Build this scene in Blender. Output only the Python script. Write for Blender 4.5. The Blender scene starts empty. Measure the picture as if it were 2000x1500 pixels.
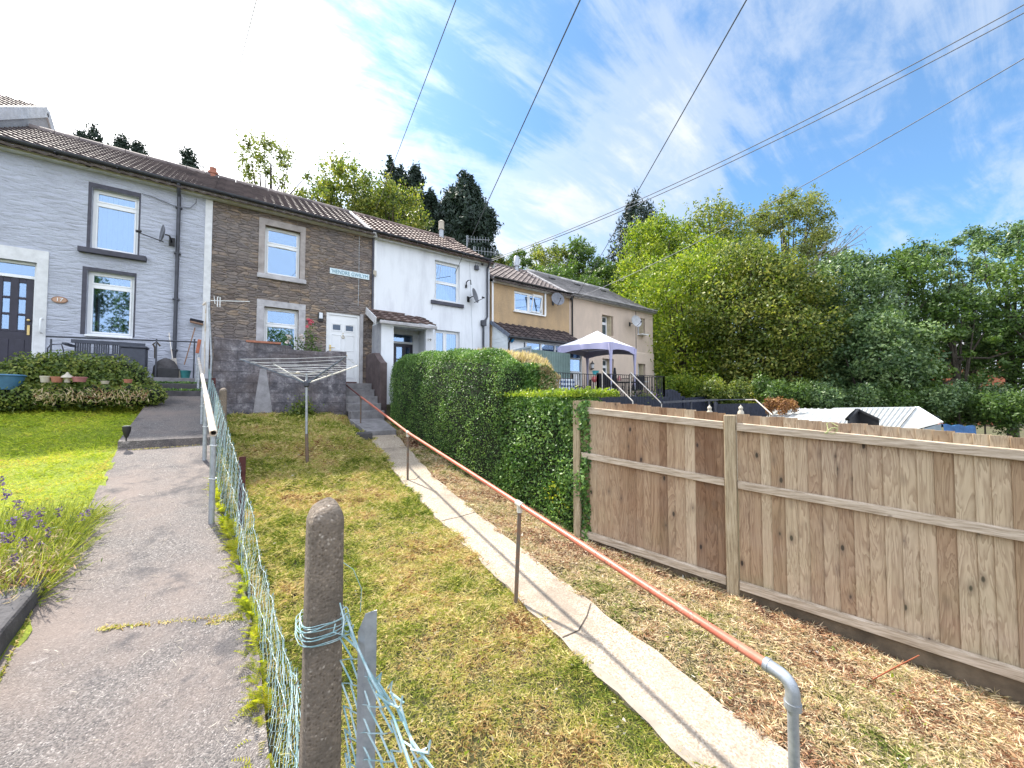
import bpy, math, random
import numpy as np
from mathutils import Vector, Matrix
R = math.radians
S = bpy.context.scene
COL = S.collection
# ------------------------------------------------------------------ camera, sky, sun, exposure
YAW, PITCH, FPX = R(36.0), R(2.0), 750.0        # ultra wide phone camera, heading between +Y (houses) and +X
fwd = Vector((math.sin(YAW)*math.cos(PITCH), math.cos(YAW)*math.cos(PITCH), math.sin(PITCH)))
rgt = Vector((math.cos(YAW), -math.sin(YAW), 0.0))
upv = rgt.cross(fwd)
cam_d = bpy.data.cameras.new('camera'); cam = bpy.data.objects.new('camera', cam_d); COL.objects.link(cam)
cam.location = (0, 0, 0)                          # eye height is z = 0, the ground slopes below it
cam.rotation_euler = (R(90)+PITCH, 0, -YAW)
cam_d.sensor_width = 36.0; cam_d.lens = 36.0*FPX/2000.0
cam_d.clip_start = 0.02; cam_d.clip_end = 2000.0
S.camera = cam
S.view_settings.view_transform = 'Standard'; S.view_settings.look = 'None'
S.view_settings.gamma = 1.0; S.view_settings.exposure = 1.12
S.render.resolution_x = 1024; S.render.resolution_y = 768
S.cycles.max_bounces = 6; S.cycles.transparent_max_bounces = 12
S.cycles.diffuse_bounces = 3; S.cycles.glossy_bounces = 3; S.cycles.transmission_bounces = 3
S.cycles.caustics_reflective = False; S.cycles.caustics_refractive = False
S.cycles.use_denoising = True

SUN_AZ = math.atan2(-0.25, 0.97)                  # towards the sun, measured from +Y to +X
SUN_EL = R(50.5)
sun_dir = Vector((math.sin(SUN_AZ)*math.cos(SUN_EL), math.cos(SUN_AZ)*math.cos(SUN_EL), math.sin(SUN_EL)))
sd = bpy.data.lights.new('sun', 'SUN'); sd.energy = 5.0; sd.angle = R(1.6); sd.color = (1.0, 0.94, 0.84)
sun = bpy.data.objects.new('sun', sd); COL.objects.link(sun)
sun.rotation_euler = sun_dir.to_track_quat('Z', 'Y').to_euler(); sun.location = (0, 0, 30)

W = bpy.data.worlds.new('World'); S.world = W; W.use_nodes = True
nt = W.node_tree; nt.nodes.clear()
def wn(t, **k):
    n = nt.nodes.new(t)
    for a, b in k.items(): setattr(n, a, b)
    return n
def wl(a, b): nt.links.new(a, b)
def wmath(op, a, b=None, clamp=False):
    n = wn('ShaderNodeMath', operation=op); n.use_clamp = clamp
    for i, s in enumerate((a, b)):
        if s is None: continue
        if isinstance(s, (int, float)): n.inputs[i].default_value = s
        else: wl(s, n.inputs[i])
    return n.outputs[0]
def wramp(fac, stops, interp='EASE'):
    n = wn('ShaderNodeValToRGB'); n.color_ramp.interpolation = interp
    e = n.color_ramp.elements
    while len(e) < len(stops): e.new(0.5)
    for x, (p, c) in zip(e, stops): x.position = p; x.color = (c[0], c[1], c[2], 1)
    wl(fac, n.inputs[0]); return n.outputs[0]
sky = wn('ShaderNodeTexSky', sky_type='NISHITA'); sky.sun_disc = False
sky.sun_elevation = SUN_EL; sky.sun_rotation = SUN_AZ; sky.altitude = 200; sky.air_density = 1.0; sky.dust_density = 0.6; sky.ozone_density = 2.2
tc = wn('ShaderNodeTexCoord'); sp = wn('ShaderNodeSeparateXYZ'); wl(tc.outputs['Generated'], sp.inputs[0])
zz = wmath('ADD', wmath('MAXIMUM', sp.outputs[2], 0.0), 0.22)
cx = wmath('DIVIDE', sp.outputs[0], zz); cy = wmath('DIVIDE', sp.outputs[1], zz)
cmb = wn('ShaderNodeCombineXYZ'); wl(cx, cmb.inputs[0]); wl(cy, cmb.inputs[1])
def cloud_noise(scale, rot, sx, sy, loc, detail=9, rough=0.6, dist=0.4):
    mp = wn('ShaderNodeMapping'); mp.inputs['Rotation'].default_value = (0, 0, R(rot))
    mp.inputs['Scale'].default_value = (sx, sy, 1); mp.inputs['Location'].default_value = loc
    wl(cmb.outputs[0], mp.inputs[0])
    n = wn('ShaderNodeTexNoise'); n.inputs['Scale'].default_value = scale; n.inputs['Detail'].default_value = detail
    n.inputs['Roughness'].default_value = rough; n.inputs['Distortion'].default_value = dist
    wl(mp.outputs[0], n.inputs['Vector']); return n.outputs[0]
big = cloud_noise(0.9, 20, 1.0, 1.0, (3.1, 1.7, 0), 5, 0.5, 0.2)
wisp = cloud_noise(2.1, -38, 0.55, 1.9, (0.4, 5.3, 0), 10, 0.66, 0.7)
fine = cloud_noise(7.5, 15, 0.9, 1.3, (9.4, 2.3, 0), 8, 0.62, 0.5)
# thick bright cloud bank round the sun (upper left) thinning away from it
dotn = wn('ShaderNodeVectorMath', operation='DOT_PRODUCT'); wl(tc.outputs['Generated'], dotn.inputs[0])
gx = Vector((math.sin(R(-14))*math.cos(R(33)), math.cos(R(-14))*math.cos(R(33)), math.sin(R(33))))
dotn.inputs[1].default_value = gx
near_sun = wmath('POWER', wmath('MAXIMUM', dotn.outputs['Value'], 0.0), 30.0)
horizon = wmath('POWER', wmath('SUBTRACT', 1.0, wmath('MAXIMUM', sp.outputs[2], 0.0), True), 7.0)
cov = wmath('ADD', wmath('MULTIPLY', big, 0.46), wmath('MULTIPLY', wisp, 0.62))
cov = wmath('ADD', cov, wmath('MULTIPLY', fine, 0.26))
cov = wmath('ADD', cov, wmath('MULTIPLY', near_sun, 0.60))
cov = wmath('ADD', cov, wmath('MULTIPLY', horizon, 0.30))
def patch(px, py, power, amt):                     # broad clear or cloudy regions of this sky, by compass direction
    global cov
    d = (fwd + rgt*((px-1000.0)/FPX) + upv*((750.0-py)/FPX)).normalized()
    n = wn('ShaderNodeVectorMath', operation='DOT_PRODUCT'); wl(tc.outputs['Generated'], n.inputs[0]); n.inputs[1].default_value = d
    cov = wmath('ADD', cov, wmath('MULTIPLY', wmath('POWER', wmath('MAXIMUM', n.outputs['Value'], 0.0), power), amt))
patch(820, 40, 30, -0.11); patch(1060, 200, 60, -0.12); patch(1340, 215, 160, 0.10); patch(1300, 20, 50, -0.08); patch(1600, 170, 50, -0.06); patch(1750, 420, 30, -0.06); patch(1080, 430, 60, 0.16); patch(650, 270, 120, 0.10)
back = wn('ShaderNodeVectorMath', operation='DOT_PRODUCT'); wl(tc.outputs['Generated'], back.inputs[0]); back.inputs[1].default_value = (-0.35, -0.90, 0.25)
fill_bank = wmath('MULTIPLY', wmath('ADD', back.outputs['Value'], 0.10), 1.9, True)      # unseen bright cloud added behind the camera to lighten the shaded house fronts
cov = wmath('ADD', cov, wmath('MULTIPLY', fill_bank, 0.5))
cfac = wramp(cov, [(0.54, (0.10,)*3), (0.71, (0.52,)*3), (0.90, (1,)*3)])
tint = wn('ShaderNodeMix', data_type='RGBA', blend_type='MULTIPLY'); tint.inputs[0].default_value = 1.0
wl(sky.outputs[0], tint.inputs[6]); tint.inputs[7].default_value = (0.46, 0.78, 0.93, 1)
ccol = wn('ShaderNodeMix', data_type='RGBA'); wl(wmath('POWER', wmath('MAXIMUM', dotn.outputs['Value'], 0.0), 9.0), ccol.inputs[0])
ccol.inputs[6].default_value = (3.4, 3.65, 3.95, 1); ccol.inputs[7].default_value = (15, 15, 15.5, 1)
ccb = wn('ShaderNodeMix', data_type='RGBA'); wl(fill_bank, ccb.inputs[0]); wl(ccol.outputs[2], ccb.inputs[6]); ccb.inputs[7].default_value = (7.0, 7.6, 8.7, 1)
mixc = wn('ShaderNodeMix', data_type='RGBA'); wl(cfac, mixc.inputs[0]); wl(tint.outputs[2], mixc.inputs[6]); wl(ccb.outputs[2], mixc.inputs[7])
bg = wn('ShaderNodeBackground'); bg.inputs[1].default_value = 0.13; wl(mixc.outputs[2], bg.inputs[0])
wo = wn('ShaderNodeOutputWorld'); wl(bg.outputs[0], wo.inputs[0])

# ------------------------------------------------------------------ measuring helpers (turn a measured direction into a place on a real plane)
def ray(px, py):
    return fwd + rgt*((px-1000.0)/FPX) + upv*((750.0-py)/FPX)
def on_y(px, py, Y): d = ray(px, py); return d*(Y/d.y)
def on_x(px, py, X): d = ray(px, py); return d*(X/d.x)
def at_d(px, py, dist): return ray(px, py)*dist
FY = 12.0                                          # the terrace's front wall plane
def F(px, py): p = on_y(px, py, FY); return p.x, p.z
# ------------------------------------------------------------------ tags
def tag(o, label, cat, group=None):
    o['label'] = label; o['category'] = cat
    if group: o['group'] = group
    return o
def empty(name, loc, label, cat, group=None):
    o = bpy.data.objects.new(name, None); COL.objects.link(o); o.location = loc; o.empty_display_size = 0.2
    return tag(o, label, cat, group)
def struct(o, kind='structure'): o['kind'] = kind; return o
def wloc(o):
    v = Vector((0, 0, 0))
    while o is not None: v += Vector(o.location); o = o.parent
    return v
def link_mesh(name, me, mat, parent, base):
    if mat: me.materials.append(mat)
    o = bpy.data.objects.new(name, me); COL.objects.link(o)
    if parent is not None: o.parent = parent
    o.location = base
    return o
class MB:
    def __init__(s): s.v = []; s.f = []; s.r = []; s.cur = None
    def add(s, vs, fs):
        b = len(s.v); s.v.extend([tuple(v) for v in vs]); s.f.extend([tuple(i+b for i in f) for f in fs])
        s.r.extend([0.5 if s.cur is None else s.cur]*len(fs)); return s
    def box(s, x0, x1, y0, y1, z0, z1):
        if x1 < x0: x0, x1 = x1, x0
        if y1 < y0: y0, y1 = y1, y0
        if z1 < z0: z0, z1 = z1, z0
        return s.add([(x0,y0,z0),(x1,y0,z0),(x1,y1,z0),(x0,y1,z0),(x0,y0,z1),(x1,y0,z1),(x1,y1,z1),(x0,y1,z1)],
                     [(0,3,2,1),(4,5,6,7),(0,1,5,4),(1,2,6,5),(2,3,7,6),(3,0,4,7)])
    def obox(s, c, ax, ay, az):                    # centre and three half axes
        c = Vector(c); ax = Vector(ax); ay = Vector(ay); az = Vector(az)
        vs = [c+ax*i+ay*j+az*k for k in (-1,1) for (i,j) in ((-1,-1),(1,-1),(1,1),(-1,1))]
        return s.add(vs, [(0,3,2,1),(4,5,6,7),(0,1,5,4),(1,2,6,5),(2,3,7,6),(3,0,4,7)])
    def bar(s, p, q, w, h, up=(0,0,1)):
        p = Vector(p); q = Vector(q); d = q-p
        sd_ = d.cross(Vector(up)).normalized(); u = sd_.cross(d).normalized()
        return s.obox((p+q)/2, d/2, sd_*(w/2), u*(h/2))
    def tube(s, pts, r, n=8, cap=True, closed=False):
        pts = [Vector(p) for p in pts]; m = len(pts)
        rs = list(r) if isinstance(r, (list, tuple)) else [r]*m
        vs = []; prev = None
        for i, p in enumerate(pts):
            a = pts[max(i-1, 0)]; b = pts[min(i+1, m-1)]; d = (b-a)
            if d.length < 1e-9: d = Vector((0,0,1))
            d.normalize()
            if prev is None:
                u = d.cross(Vector((0,0,1)));
                if u.length < 1e-3: u = d.cross(Vector((1,0,0)))
                u.normalize()
            else:
                u = prev - d*prev.dot(d)
                if u.length < 1e-6: u = d.cross(Vector((1,0,0)))
                u.normalize()
            prev = u; w = d.cross(u)
            for k in range(n):
                t = 2*math.pi*k/n; vs.append(p + (u*math.cos(t)+w*math.sin(t))*rs[i])
        fs = [(i*n+k, i*n+(k+1)%n, (i+1)*n+(k+1)%n, (i+1)*n+k) for i in range(m-1) for k in range(n)]
        if cap: fs.append(tuple(range(n-1, -1, -1))); fs.append(tuple((m-1)*n+k for k in range(n)))
        return s.add(vs, fs)
    def lathe(s, prof, c=(0,0,0), n=20, axis=None):
        c = Vector(c); vs = []
        q = Vector((0,0,1)).rotation_difference(Vector(axis)) if axis is not None else None
        for (r, z) in prof:
            for k in range(n):
                t = 2*math.pi*k/n; v = Vector((r*math.cos(t), r*math.sin(t), z))
                if q: v = q @ v
                vs.append(c+v)
        m = len(prof)
        fs = [(i*n+k, i*n+(k+1)%n, (i+1)*n+(k+1)%n, (i+1)*n+k) for i in range(m-1) for k in range(n)]
        fs.append(tuple(range(n-1, -1, -1))); fs.append(tuple((m-1)*n+k for k in range(n)))
        return s.add(vs, fs)
    def poly_x(s, pts, x0, x1):                     # (y,z) outline swept along X
        n = len(pts)
        vs = [(x0, y, z) for y, z in pts]+[(x1, y, z) for y, z in pts]
        fs = [tuple(range(n)), tuple(range(2*n-1, n-1, -1))]+[(i, n+i, n+(i+1)%n, (i+1)%n) for i in range(n)]
        return s.add(vs, fs)
    def poly_y(s, pts, y0, y1):                     # (x,z) outline swept along Y
        n = len(pts)
        vs = [(x, y0, z) for x, z in pts]+[(x, y1, z) for x, z in pts]
        fs = [tuple(range(n-1, -1, -1)), tuple(range(n, 2*n))]+[(i, (i+1)%n, n+(i+1)%n, n+i) for i in range(n)]
        return s.add(vs, fs)
    def build(s, name, mat, parent=None, bevel=0.0, smooth=False, base=None, rot=None):
        v = np.array(s.v, dtype=float)
        if parent is not None:
            pw = wloc(parent); off = pw; loc = (0, 0, 0)
        else:
            off = Vector(((v[:,0].min()+v[:,0].max())/2, (v[:,1].min()+v[:,1].max())/2, v[:,2].min())) if base is None else Vector(base)
            loc = off
        v = v-np.array(off)
        me = bpy.data.meshes.new(name); me.from_pydata(v.tolist(), [], s.f)
        a = me.attributes.new('rnd', 'FLOAT', 'FACE'); a.data.foreach_set('value', np.array(s.r, dtype=np.float32))
        me.update()
        if smooth:
            me.polygons.foreach_set('use_smooth', [True]*len(me.polygons)); me.set_sharp_from_angle(angle=R(38))
        o = link_mesh(name, me, mat, parent, loc)
        if bevel:
            b = o.modifiers.new('bevel', 'BEVEL'); b.width = bevel; b.segments = 2; b.limit_method = 'ANGLE'; b.angle_limit = R(40)
        return o
def quads_obj(name, V, mat, parent=None, rnd=None, base=None, nv=4):
    """V: (N,nv,3) array of free polygons"""
    N = V.shape[0]; V = V.reshape(-1, 3).astype(np.float64)
    if parent is not None: off = np.array(wloc(parent)); loc = (0,0,0)
    else:
        off = np.array(base) if base is not None else np.array([V[:,0].mean(), V[:,1].mean(), V[:,2].min()]); loc = tuple(off)
    V = (V-off).astype(np.float32)
    me = bpy.data.meshes.new(name); me.vertices.add(N*nv); me.vertices.foreach_set('co', V.ravel())
    me.loops.add(N*nv); me.loops.foreach_set('vertex_index', np.arange(N*nv, dtype=np.int32))
    me.polygons.add(N); me.polygons.foreach_set('loop_start', np.arange(0, N*nv, nv, dtype=np.int32))
    me.polygons.foreach_set('loop_total', np.full(N, nv, dtype=np.int32))
    a = me.attributes.new('rnd', 'FLOAT', 'FACE')
    a.data.foreach_set('value', (np.random.rand(N) if rnd is None else rnd).astype(np.float32))
    me.update(calc_edges=True); me.validate()
    return link_mesh(name, me, mat, parent, loc)
def unit(a): return a/np.maximum(np.linalg.norm(a, axis=1, keepdims=True), 1e-9)
def leaf_quads(P, size, aspect=0.5, axis=None, jitter=1.0, rng=None, nrm=None):
    rng = rng or np.random.default_rng(1); N = len(P)
    a = rng.normal(size=(N, 3))*jitter
    if axis is not None: a = a+axis
    a = unit(a); b = rng.normal(size=(N, 3))
    if nrm is not None: b = np.cross(a, nrm+rng.normal(size=(N,3))*0.45)
    b = unit(b-a*np.sum(a*b, axis=1, keepdims=True))
    s = (size*(0.6+0.8*rng.random(N)))[:, None]
    w = s*aspect*0.5
    return np.stack([P-a*s*0.5, P+b*w-a*s*0.05, P+a*s*0.5, P-b*w-a*s*0.05], axis=1)
# ------------------------------------------------------------------ materials
class NM:
    def __init__(s, name):
        s.m = bpy.data.materials.new(name); s.m.use_nodes = True; s.t = s.m.node_tree; s.t.nodes.clear()
        s.out = s.n('ShaderNodeOutputMaterial'); s.b = s.n('ShaderNodeBsdfPrincipled'); s.l(s.b.outputs[0], s.out.inputs[0])
    def n(s, t, **k):
        n = s.t.nodes.new(t)
        for a, b in k.items(): setattr(n, a, b)
        return n
    def l(s, a, b): s.t.links.new(a, b)
    def put(s, sock, v):
        if isinstance(v, bpy.types.NodeSocket): s.l(v, sock)
        elif isinstance(v, (tuple, list)) and len(v) == 3 and sock.type == 'RGBA': sock.default_value = (*v, 1)
        else: sock.default_value = v
    def co(s, scale=(1,1,1), rot=(0,0,0), warp=0.0, wscale=2.0, loc=(0,0,0)):
        t = s.n('ShaderNodeTexCoord').outputs['Object']
        if warp:
            no = s.n('ShaderNodeTexNoise'); s.l(t, no.inputs['Vector']); no.inputs['Scale'].default_value = wscale; no.inputs['Detail'].default_value = 3
            sub = s.n('ShaderNodeVectorMath', operation='SUBTRACT'); s.l(no.outputs['Color'], sub.inputs[0]); sub.inputs[1].default_value = (.5,.5,.5)
            sc = s.n('ShaderNodeVectorMath', operation='SCALE'); s.l(sub.outputs[0], sc.inputs[0]); sc.inputs['Scale'].default_value = warp
            ad = s.n('ShaderNodeVectorMath', operation='ADD'); s.l(t, ad.inputs[0]); s.l(sc.outputs[0], ad.inputs[1]); t = ad.outputs[0]
        mp = s.n('ShaderNodeMapping'); mp.inputs['Scale'].default_value = scale; mp.inputs['Rotation'].default_value = rot; mp.inputs['Location'].default_value = loc
        s.l(t, mp.inputs[0]); return mp.outputs[0]
    def noise(s, scale, detail=5, rough=0.55, co=None, dist=0.0, col=False):
        n = s.n('ShaderNodeTexNoise'); n.inputs['Scale'].default_value = scale; n.inputs['Detail'].default_value = detail
        n.inputs['Roughness'].default_value = rough; n.inputs['Distortion'].default_value = dist
        s.l(co if co is not None else s.co(), n.inputs['Vector']); return n.outputs['Color' if col else 0]
    def vor(s, scale, co=None, feature='F1', rand=1.0, out='Distance'):
        n = s.n('ShaderNodeTexVoronoi', feature=feature); n.inputs['Scale'].default_value = scale; n.inputs['Randomness'].default_value = rand
        s.l(co if co is not None else s.co(), n.inputs['Vector']); return n.outputs[out]
    def ramp(s, fac, stops, interp='LINEAR'):
        n = s.n('ShaderNodeValToRGB'); n.color_ramp.interpolation = interp; e = n.color_ramp.elements
        while len(e) < len(stops): e.new(0.5)
        for x, (p, c) in zip(e, stops):
            if isinstance(c, (int, float)): c = (c, c, c)
            x.position = p; x.color = (*c[:3], 1)
        s.l(fac, n.inputs[0]); return n.outputs[0]
    def mix(s, fac, a, b, mode='MIX'):
        n = s.n('ShaderNodeMix', data_type='RGBA', blend_type=mode)
        s.put(n.inputs[0], fac); s.put(n.inputs[6], a); s.put(n.inputs[7], b); return n.outputs[2]
    def math(s, op, a, b=0.0, clamp=False):
        n = s.n('ShaderNodeMath', operation=op); n.use_clamp = clamp; s.put(n.inputs[0], a); s.put(n.inputs[1], b); return n.outputs[0]
    def attr(s, name='rnd'):
        n = s.n('ShaderNodeAttribute'); n.attribute_name = name; return n.outputs['Fac']
    def sepz(s, co=None):
        n = s.n('ShaderNodeSeparateXYZ'); s.l(co if co is not None else s.co(), n.inputs[0]); return n.outputs
    def bump(s, h, strength=0.5, dist=0.02, prev=None):
        n = s.n('ShaderNodeBump'); n.inputs['Strength'].default_value = strength; n.inputs['Distance'].default_value = dist
        s.l(h, n.inputs['Height'])
        if prev is not None: s.l(prev, n.inputs['Normal'])
        return n.outputs[0]
    def done(s, col, rough=0.7, normal=None, metal=0.0, spec=0.5, coat=0.0):
        s.put(s.b.inputs['Base Color'], col); s.put(s.b.inputs['Roughness'], rough); s.b.inputs['Metallic'].default_value = metal
        s.b.inputs['Specular IOR Level'].default_value = spec; s.b.inputs['Coat Weight'].default_value = coat
        if normal is not None: s.l(normal, s.b.inputs['Normal'])
        return s.m
def plain(name, c, rough=0.6, var=0.25, scale=6.0, bump=0.15, metal=0.0, spec=0.5, c2=None, bs=60, bd=0.004):
    m = NM(name); c2 = c2 or tuple(x*(1-var) for x in c)
    f = m.ramp(m.noise(scale, 6, 0.65), [(0.35, 0.0), (0.68, 1.0)])
    col = m.mix(f, c, c2)
    nb = m.bump(m.noise(bs, 4, 0.6), bump, bd) if bump else None
    return m.done(col, m.math('ADD', m.math('MULTIPLY', f, 0.12), rough), nb, metal, spec)
def foliage(name, dark, mid, light, rough=0.5, trans=0.35, patch=0.9, spec=0.4, tint=None):
    m = NM(name); r = m.attr(); p = m.noise(patch, 3, 0.5)
    f = m.math('ADD', m.math('MULTIPLY', r, 0.55), m.math('MULTIPLY', m.math('SUBTRACT', p, 0.25), 0.9))
    st = [(0.12, dark), (0.48, mid), (0.86, light)]
    if tint: st.append((0.985, tint))
    col = m.ramp(f, st)
    m.done(col, rough, None, 0, spec)
    tr = m.n('ShaderNodeBsdfTranslucent'); m.l(m.mix(1.0, col, (1.15, 1.25, 0.55), 'MULTIPLY'), tr.inputs[0])
    mx = m.n('ShaderNodeMixShader'); mx.inputs[0].default_value = trans
    m.l(m.b.outputs[0], mx.inputs[1]); m.l(tr.outputs[0], mx.inputs[2]); m.l(mx.outputs[0], m.out.inputs[0])
    return m.m
MT = {}
def mk_materials():
    # painted rubble wall (pale blue grey masonry paint over coursed stone)
    m = NM('grey_painted_stone')
    co = m.co((2.3, 2.3, 9.5), warp=0.07, wscale=3.2)
    e = m.vor(1.0, co, 'DISTANCE_TO_EDGE', 0.85); cell = m.vor(1.0, co, 'F1', 0.85, 'Color')
    cs = m.sepz(cell)[0]
    h = m.math('ADD', m.math('MULTIPLY', m.ramp(e, [(0.0, 0.0), (0.22, 0.8), (0.5, 1.0)]), 0.5), m.math('MULTIPLY', m.noise(4.2, 8, 0.72, m.co((1,1,3.6))), 2.2))
    h = m.math('ADD', h, m.math('MULTIPLY', cs, 0.5))
    dirt = m.ramp(m.noise(1.6, 7, 0.7, m.co((1,1,1.6))), [(0.42, 0.0), (0.75, 1.0)])
    col = m.mix(dirt, (0.50, 0.53, 0.62), (0.39, 0.41, 0.48))
    col = m.mix(m.ramp(m.noise(30, 4, 0.7), [(0.62, 0.0), (0.72, 0.5)]), col, (0.26, 0.28, 0.32))
    MT['grey_wall'] = m.done(col, 0.8, m.bump(h, 0.85, 0.030))
    # bare brown stone
    m = NM('brown_rubble_stone')
    co = m.co((4.3, 4.3, 14.5), warp=0.05, wscale=3.5)
    e = m.vor(1.0, co, 'DISTANCE_TO_EDGE', 0.66); cell = m.sepz(m.vor(1.0, co, 'F1', 0.66, 'Color'))
    st = m.ramp(cell[0], [(0.0, (0.14, 0.11, 0.10)), (0.3, (0.24, 0.18, 0.145)), (0.55, (0.28, 0.23, 0.20)), (0.8, (0.36, 0.26, 0.18)), (1.0, (0.44, 0.32, 0.22))])
    st = m.mix(m.ramp(m.noise(14, 6, 0.7), [(0.3, 0.0), (0.75, 0.7)]), st, (0.10, 0.088, 0.082))
    mort = m.ramp(m.math('ADD', e, m.math('MULTIPLY', m.math('SUBTRACT', m.noise(11, 4, 0.7), 0.5), 0.10)), [(0.03, 1.0), (0.085, 0.0)])
    zone = m.ramp(m.noise(0.75, 3, 0.5), [(0.38, 0.10), (0.62, 0.85)])     # pointing survives in patches
    col = m.mix(m.math('MULTIPLY', mort, zone), st, (0.30, 0.255, 0.22))
    stain = m.ramp(m.noise(0.9, 5, 0.6, m.co(loc=(4, 2, 7))), [(0.40, 0.0), (0.68, 0.75)])
    col = m.mix(m.ramp(m.noise(26, 5, 0.8), [(0.62, 0.0), (0.70, 0.7)]), m.mix(stain, col, (0.20, 0.18, 0.18)), (0.36, 0.33, 0.30))
    MT['stone'] = m.done(col, 0.9, m.bump(m.math('ADD', m.ramp(e, [(0, 0), (0.12, 1)]), m.math('MULTIPLY', m.noise(24, 5, 0.7), 0.8)), 1.0, 0.035))
    # dark sooty blockwork of the garden wall
    m = NM('sooty_blockwork')
    br = m.n('ShaderNodeTexBrick'); br.offset = 0.5
    cc = m.co((1,1,1), warp=0.02); s3 = m.sepz(cc); cb = m.n('ShaderNodeCombineXYZ'); m.l(s3[0], cb.inputs[0]); m.l(s3[2], cb.inputs[1]); m.l(cb.outputs[0], br.inputs['Vector'])
    br.inputs['Scale'].default_value = 1.0; br.inputs['Brick Width'].default_value = 0.62; br.inputs['Row Height'].default_value = 0.235; br.inputs['Mortar Size'].default_value = 0.009
    br.inputs['Color1'].default_value = (0.6,0.6,0.6,1); br.inputs['Color2'].default_value = (0.9,0.9,0.9,1); br.inputs['Mortar'].default_value = (0.48,0.48,0.48,1)
    a = m.ramp(m.noise(5.5, 10, 0.8), [(0.36, (0.036, 0.036, 0.044)), (0.52, (0.095, 0.092, 0.105)), (0.62, (0.20, 0.195, 0.21)), (0.76, (0.48, 0.48, 0.48))])
    a = m.mix(m.ramp(m.noise(1.5, 4, 0.6), [(0.45, 0.0), (0.7, 0.6)]), a, (0.10, 0.078, 0.070))
    col = m.mix(0.75, a, br.outputs['Color'], 'MULTIPLY')
    MT['block'] = m.done(m.mix(1.0, col, (1.75, 1.70, 1.70), 'MULTIPLY'), 0.93, m.bump(m.math('ADD', m.math('MULTIPLY', br.outputs['Fac'], -0.6), m.noise(28, 6, 0.75)), 0.8, 0.02))
    MT['block_pale'] = plain('pale_render_patch', (0.33, 0.32, 0.34), 0.9, 0.35, 7, 0.5)
    # white render
    m = NM('white_render')
    z = m.noise(0.8, 5, 0.65, m.co((2.2, 2.2, 0.5)))
    col = m.mix(m.ramp(z, [(0.45, 0.0), (0.75, 0.85)]), (0.74, 0.77, 0.82), (0.50, 0.52, 0.57))
    col = m.mix(m.ramp(m.noise(2.5, 8, 0.75), [(0.60, 0.0), (0.78, 0.4)]), col, (0.52, 0.48, 0.50))
    MT['white_wall'] = m.done(col, 0.85, m.bump(m.noise(55, 5, 0.7), 0.35, 0.01))
    def dash(name, c1, c2, c3):
        m = NM(name)
        sp_ = m.ramp(m.vor(70, None, 'F1', 1.0), [(0.12, 1.0), (0.5, 0.0)])
        col = m.mix(m.ramp(m.noise(0.9, 6, 0.65, m.co((1.6,1.6,0.7))), [(0.4, 0.0), (0.7, 1.0)]), c1, c2)
        col = m.mix(m.ramp(m.noise(38, 3, 0.8), [(0.55, 0.0), (0.68, 0.65)]), col, c3)
        return m.done(col, 0.92, m.bump(sp_, 0.8, 0.012))
    MT['orange_wall'] = dash('tan_pebbledash', (0.54, 0.375, 0.215), (0.36, 0.265, 0.17), (0.17, 0.125, 0.09))
    MT['beige_wall'] = dash('beige_pebbledash', (0.66, 0.53, 0.43), (0.54, 0.44, 0.36), (0.36, 0.29, 0.25))
    MT['beige_clean'] = dash('cream_render_base', (0.68, 0.55, 0.45), (0.60, 0.49, 0.40), (0.52, 0.43, 0.36))
    # roof tiles
    def tile(name, c1, c2, c3):
        m = NM(name); r = m.attr()
        col = m.ramp(m.math('ADD', m.math('MULTIPLY', r, 0.6), m.math('MULTIPLY', m.noise(5, 6, 0.7), 0.45)), [(0.2, c1), (0.5, c2), (0.85, c3)])
        col = m.mix(m.ramp(m.noise(17, 5, 0.75), [(0.60, 0.0), (0.70, 0.6)]), col, (0.26, 0.25, 0.21))
        return m.done(col, 0.72, m.bump(m.noise(60, 4, 0.6), 0.3, 0.006), spec=0.35)
    MT['tile'] = tile('weathered_concrete_tile', (0.10, 0.082, 0.085), (0.165, 0.135, 0.132), (0.24, 0.20, 0.19))
    MT['tile_brown'] = tile('brown_concrete_tile', (0.085, 0.058, 0.056), (0.145, 0.10, 0.09), (0.21, 0.155, 0.135))
    MT['tile_dark'] = tile('dark_porch_tile', (0.035, 0.026, 0.028), (0.06, 0.045, 0.045), (0.10, 0.075, 0.07))
    MT['slate'] = tile('grey_slate', (0.20, 0.195, 0.20), (0.32, 0.31, 0.32), (0.52, 0.50, 0.49))
    MT['upvc'] = plain('white_upvc', (0.80, 0.82, 0.84), 0.28, 0.06, 4, 0.0)
    MT['white_paint'] = plain('aged_white_paint', (0.70, 0.71, 0.73), 0.5, 0.25, 5, 0.15)
    MT['surround'] = plain('pale_render_surround', (0.50, 0.49, 0.51), 0.85, 0.38, 4.5, 0.4)
    MT['surround_up'] = plain('buff_render_surround', (0.40, 0.36, 0.345), 0.85, 0.35, 4.5, 0.4)
    MT['dark_paint'] = plain('charcoal_paint', (0.060, 0.060, 0.085), 0.55, 0.35, 8, 0.25)
    MT['gutter'] = plain('dark_grey_gutter', (0.050, 0.055, 0.075), 0.4, 0.4, 8, 0.1)
    MT['gutter_grey'] = plain('grey_blue_gutter', (0.16, 0.19, 0.25), 0.45, 0.4, 8, 0.1)
    MT['navy_door'] = plain('dark_navy_door', (0.022, 0.020, 0.040), 0.35, 0.4, 6, 0.05)
    MT['black'] = plain('black_metal', (0.018, 0.018, 0.022), 0.45, 0.4, 12, 0.1)
    MT['blackfabric'] = plain('black_fabric', (0.02, 0.02, 0.028), 0.9, 0.4, 12, 0.4)
    MT['bench'] = plain('charcoal_resin', (0.060, 0.068, 0.095), 0.55, 0.3, 9, 0.15)
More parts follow.
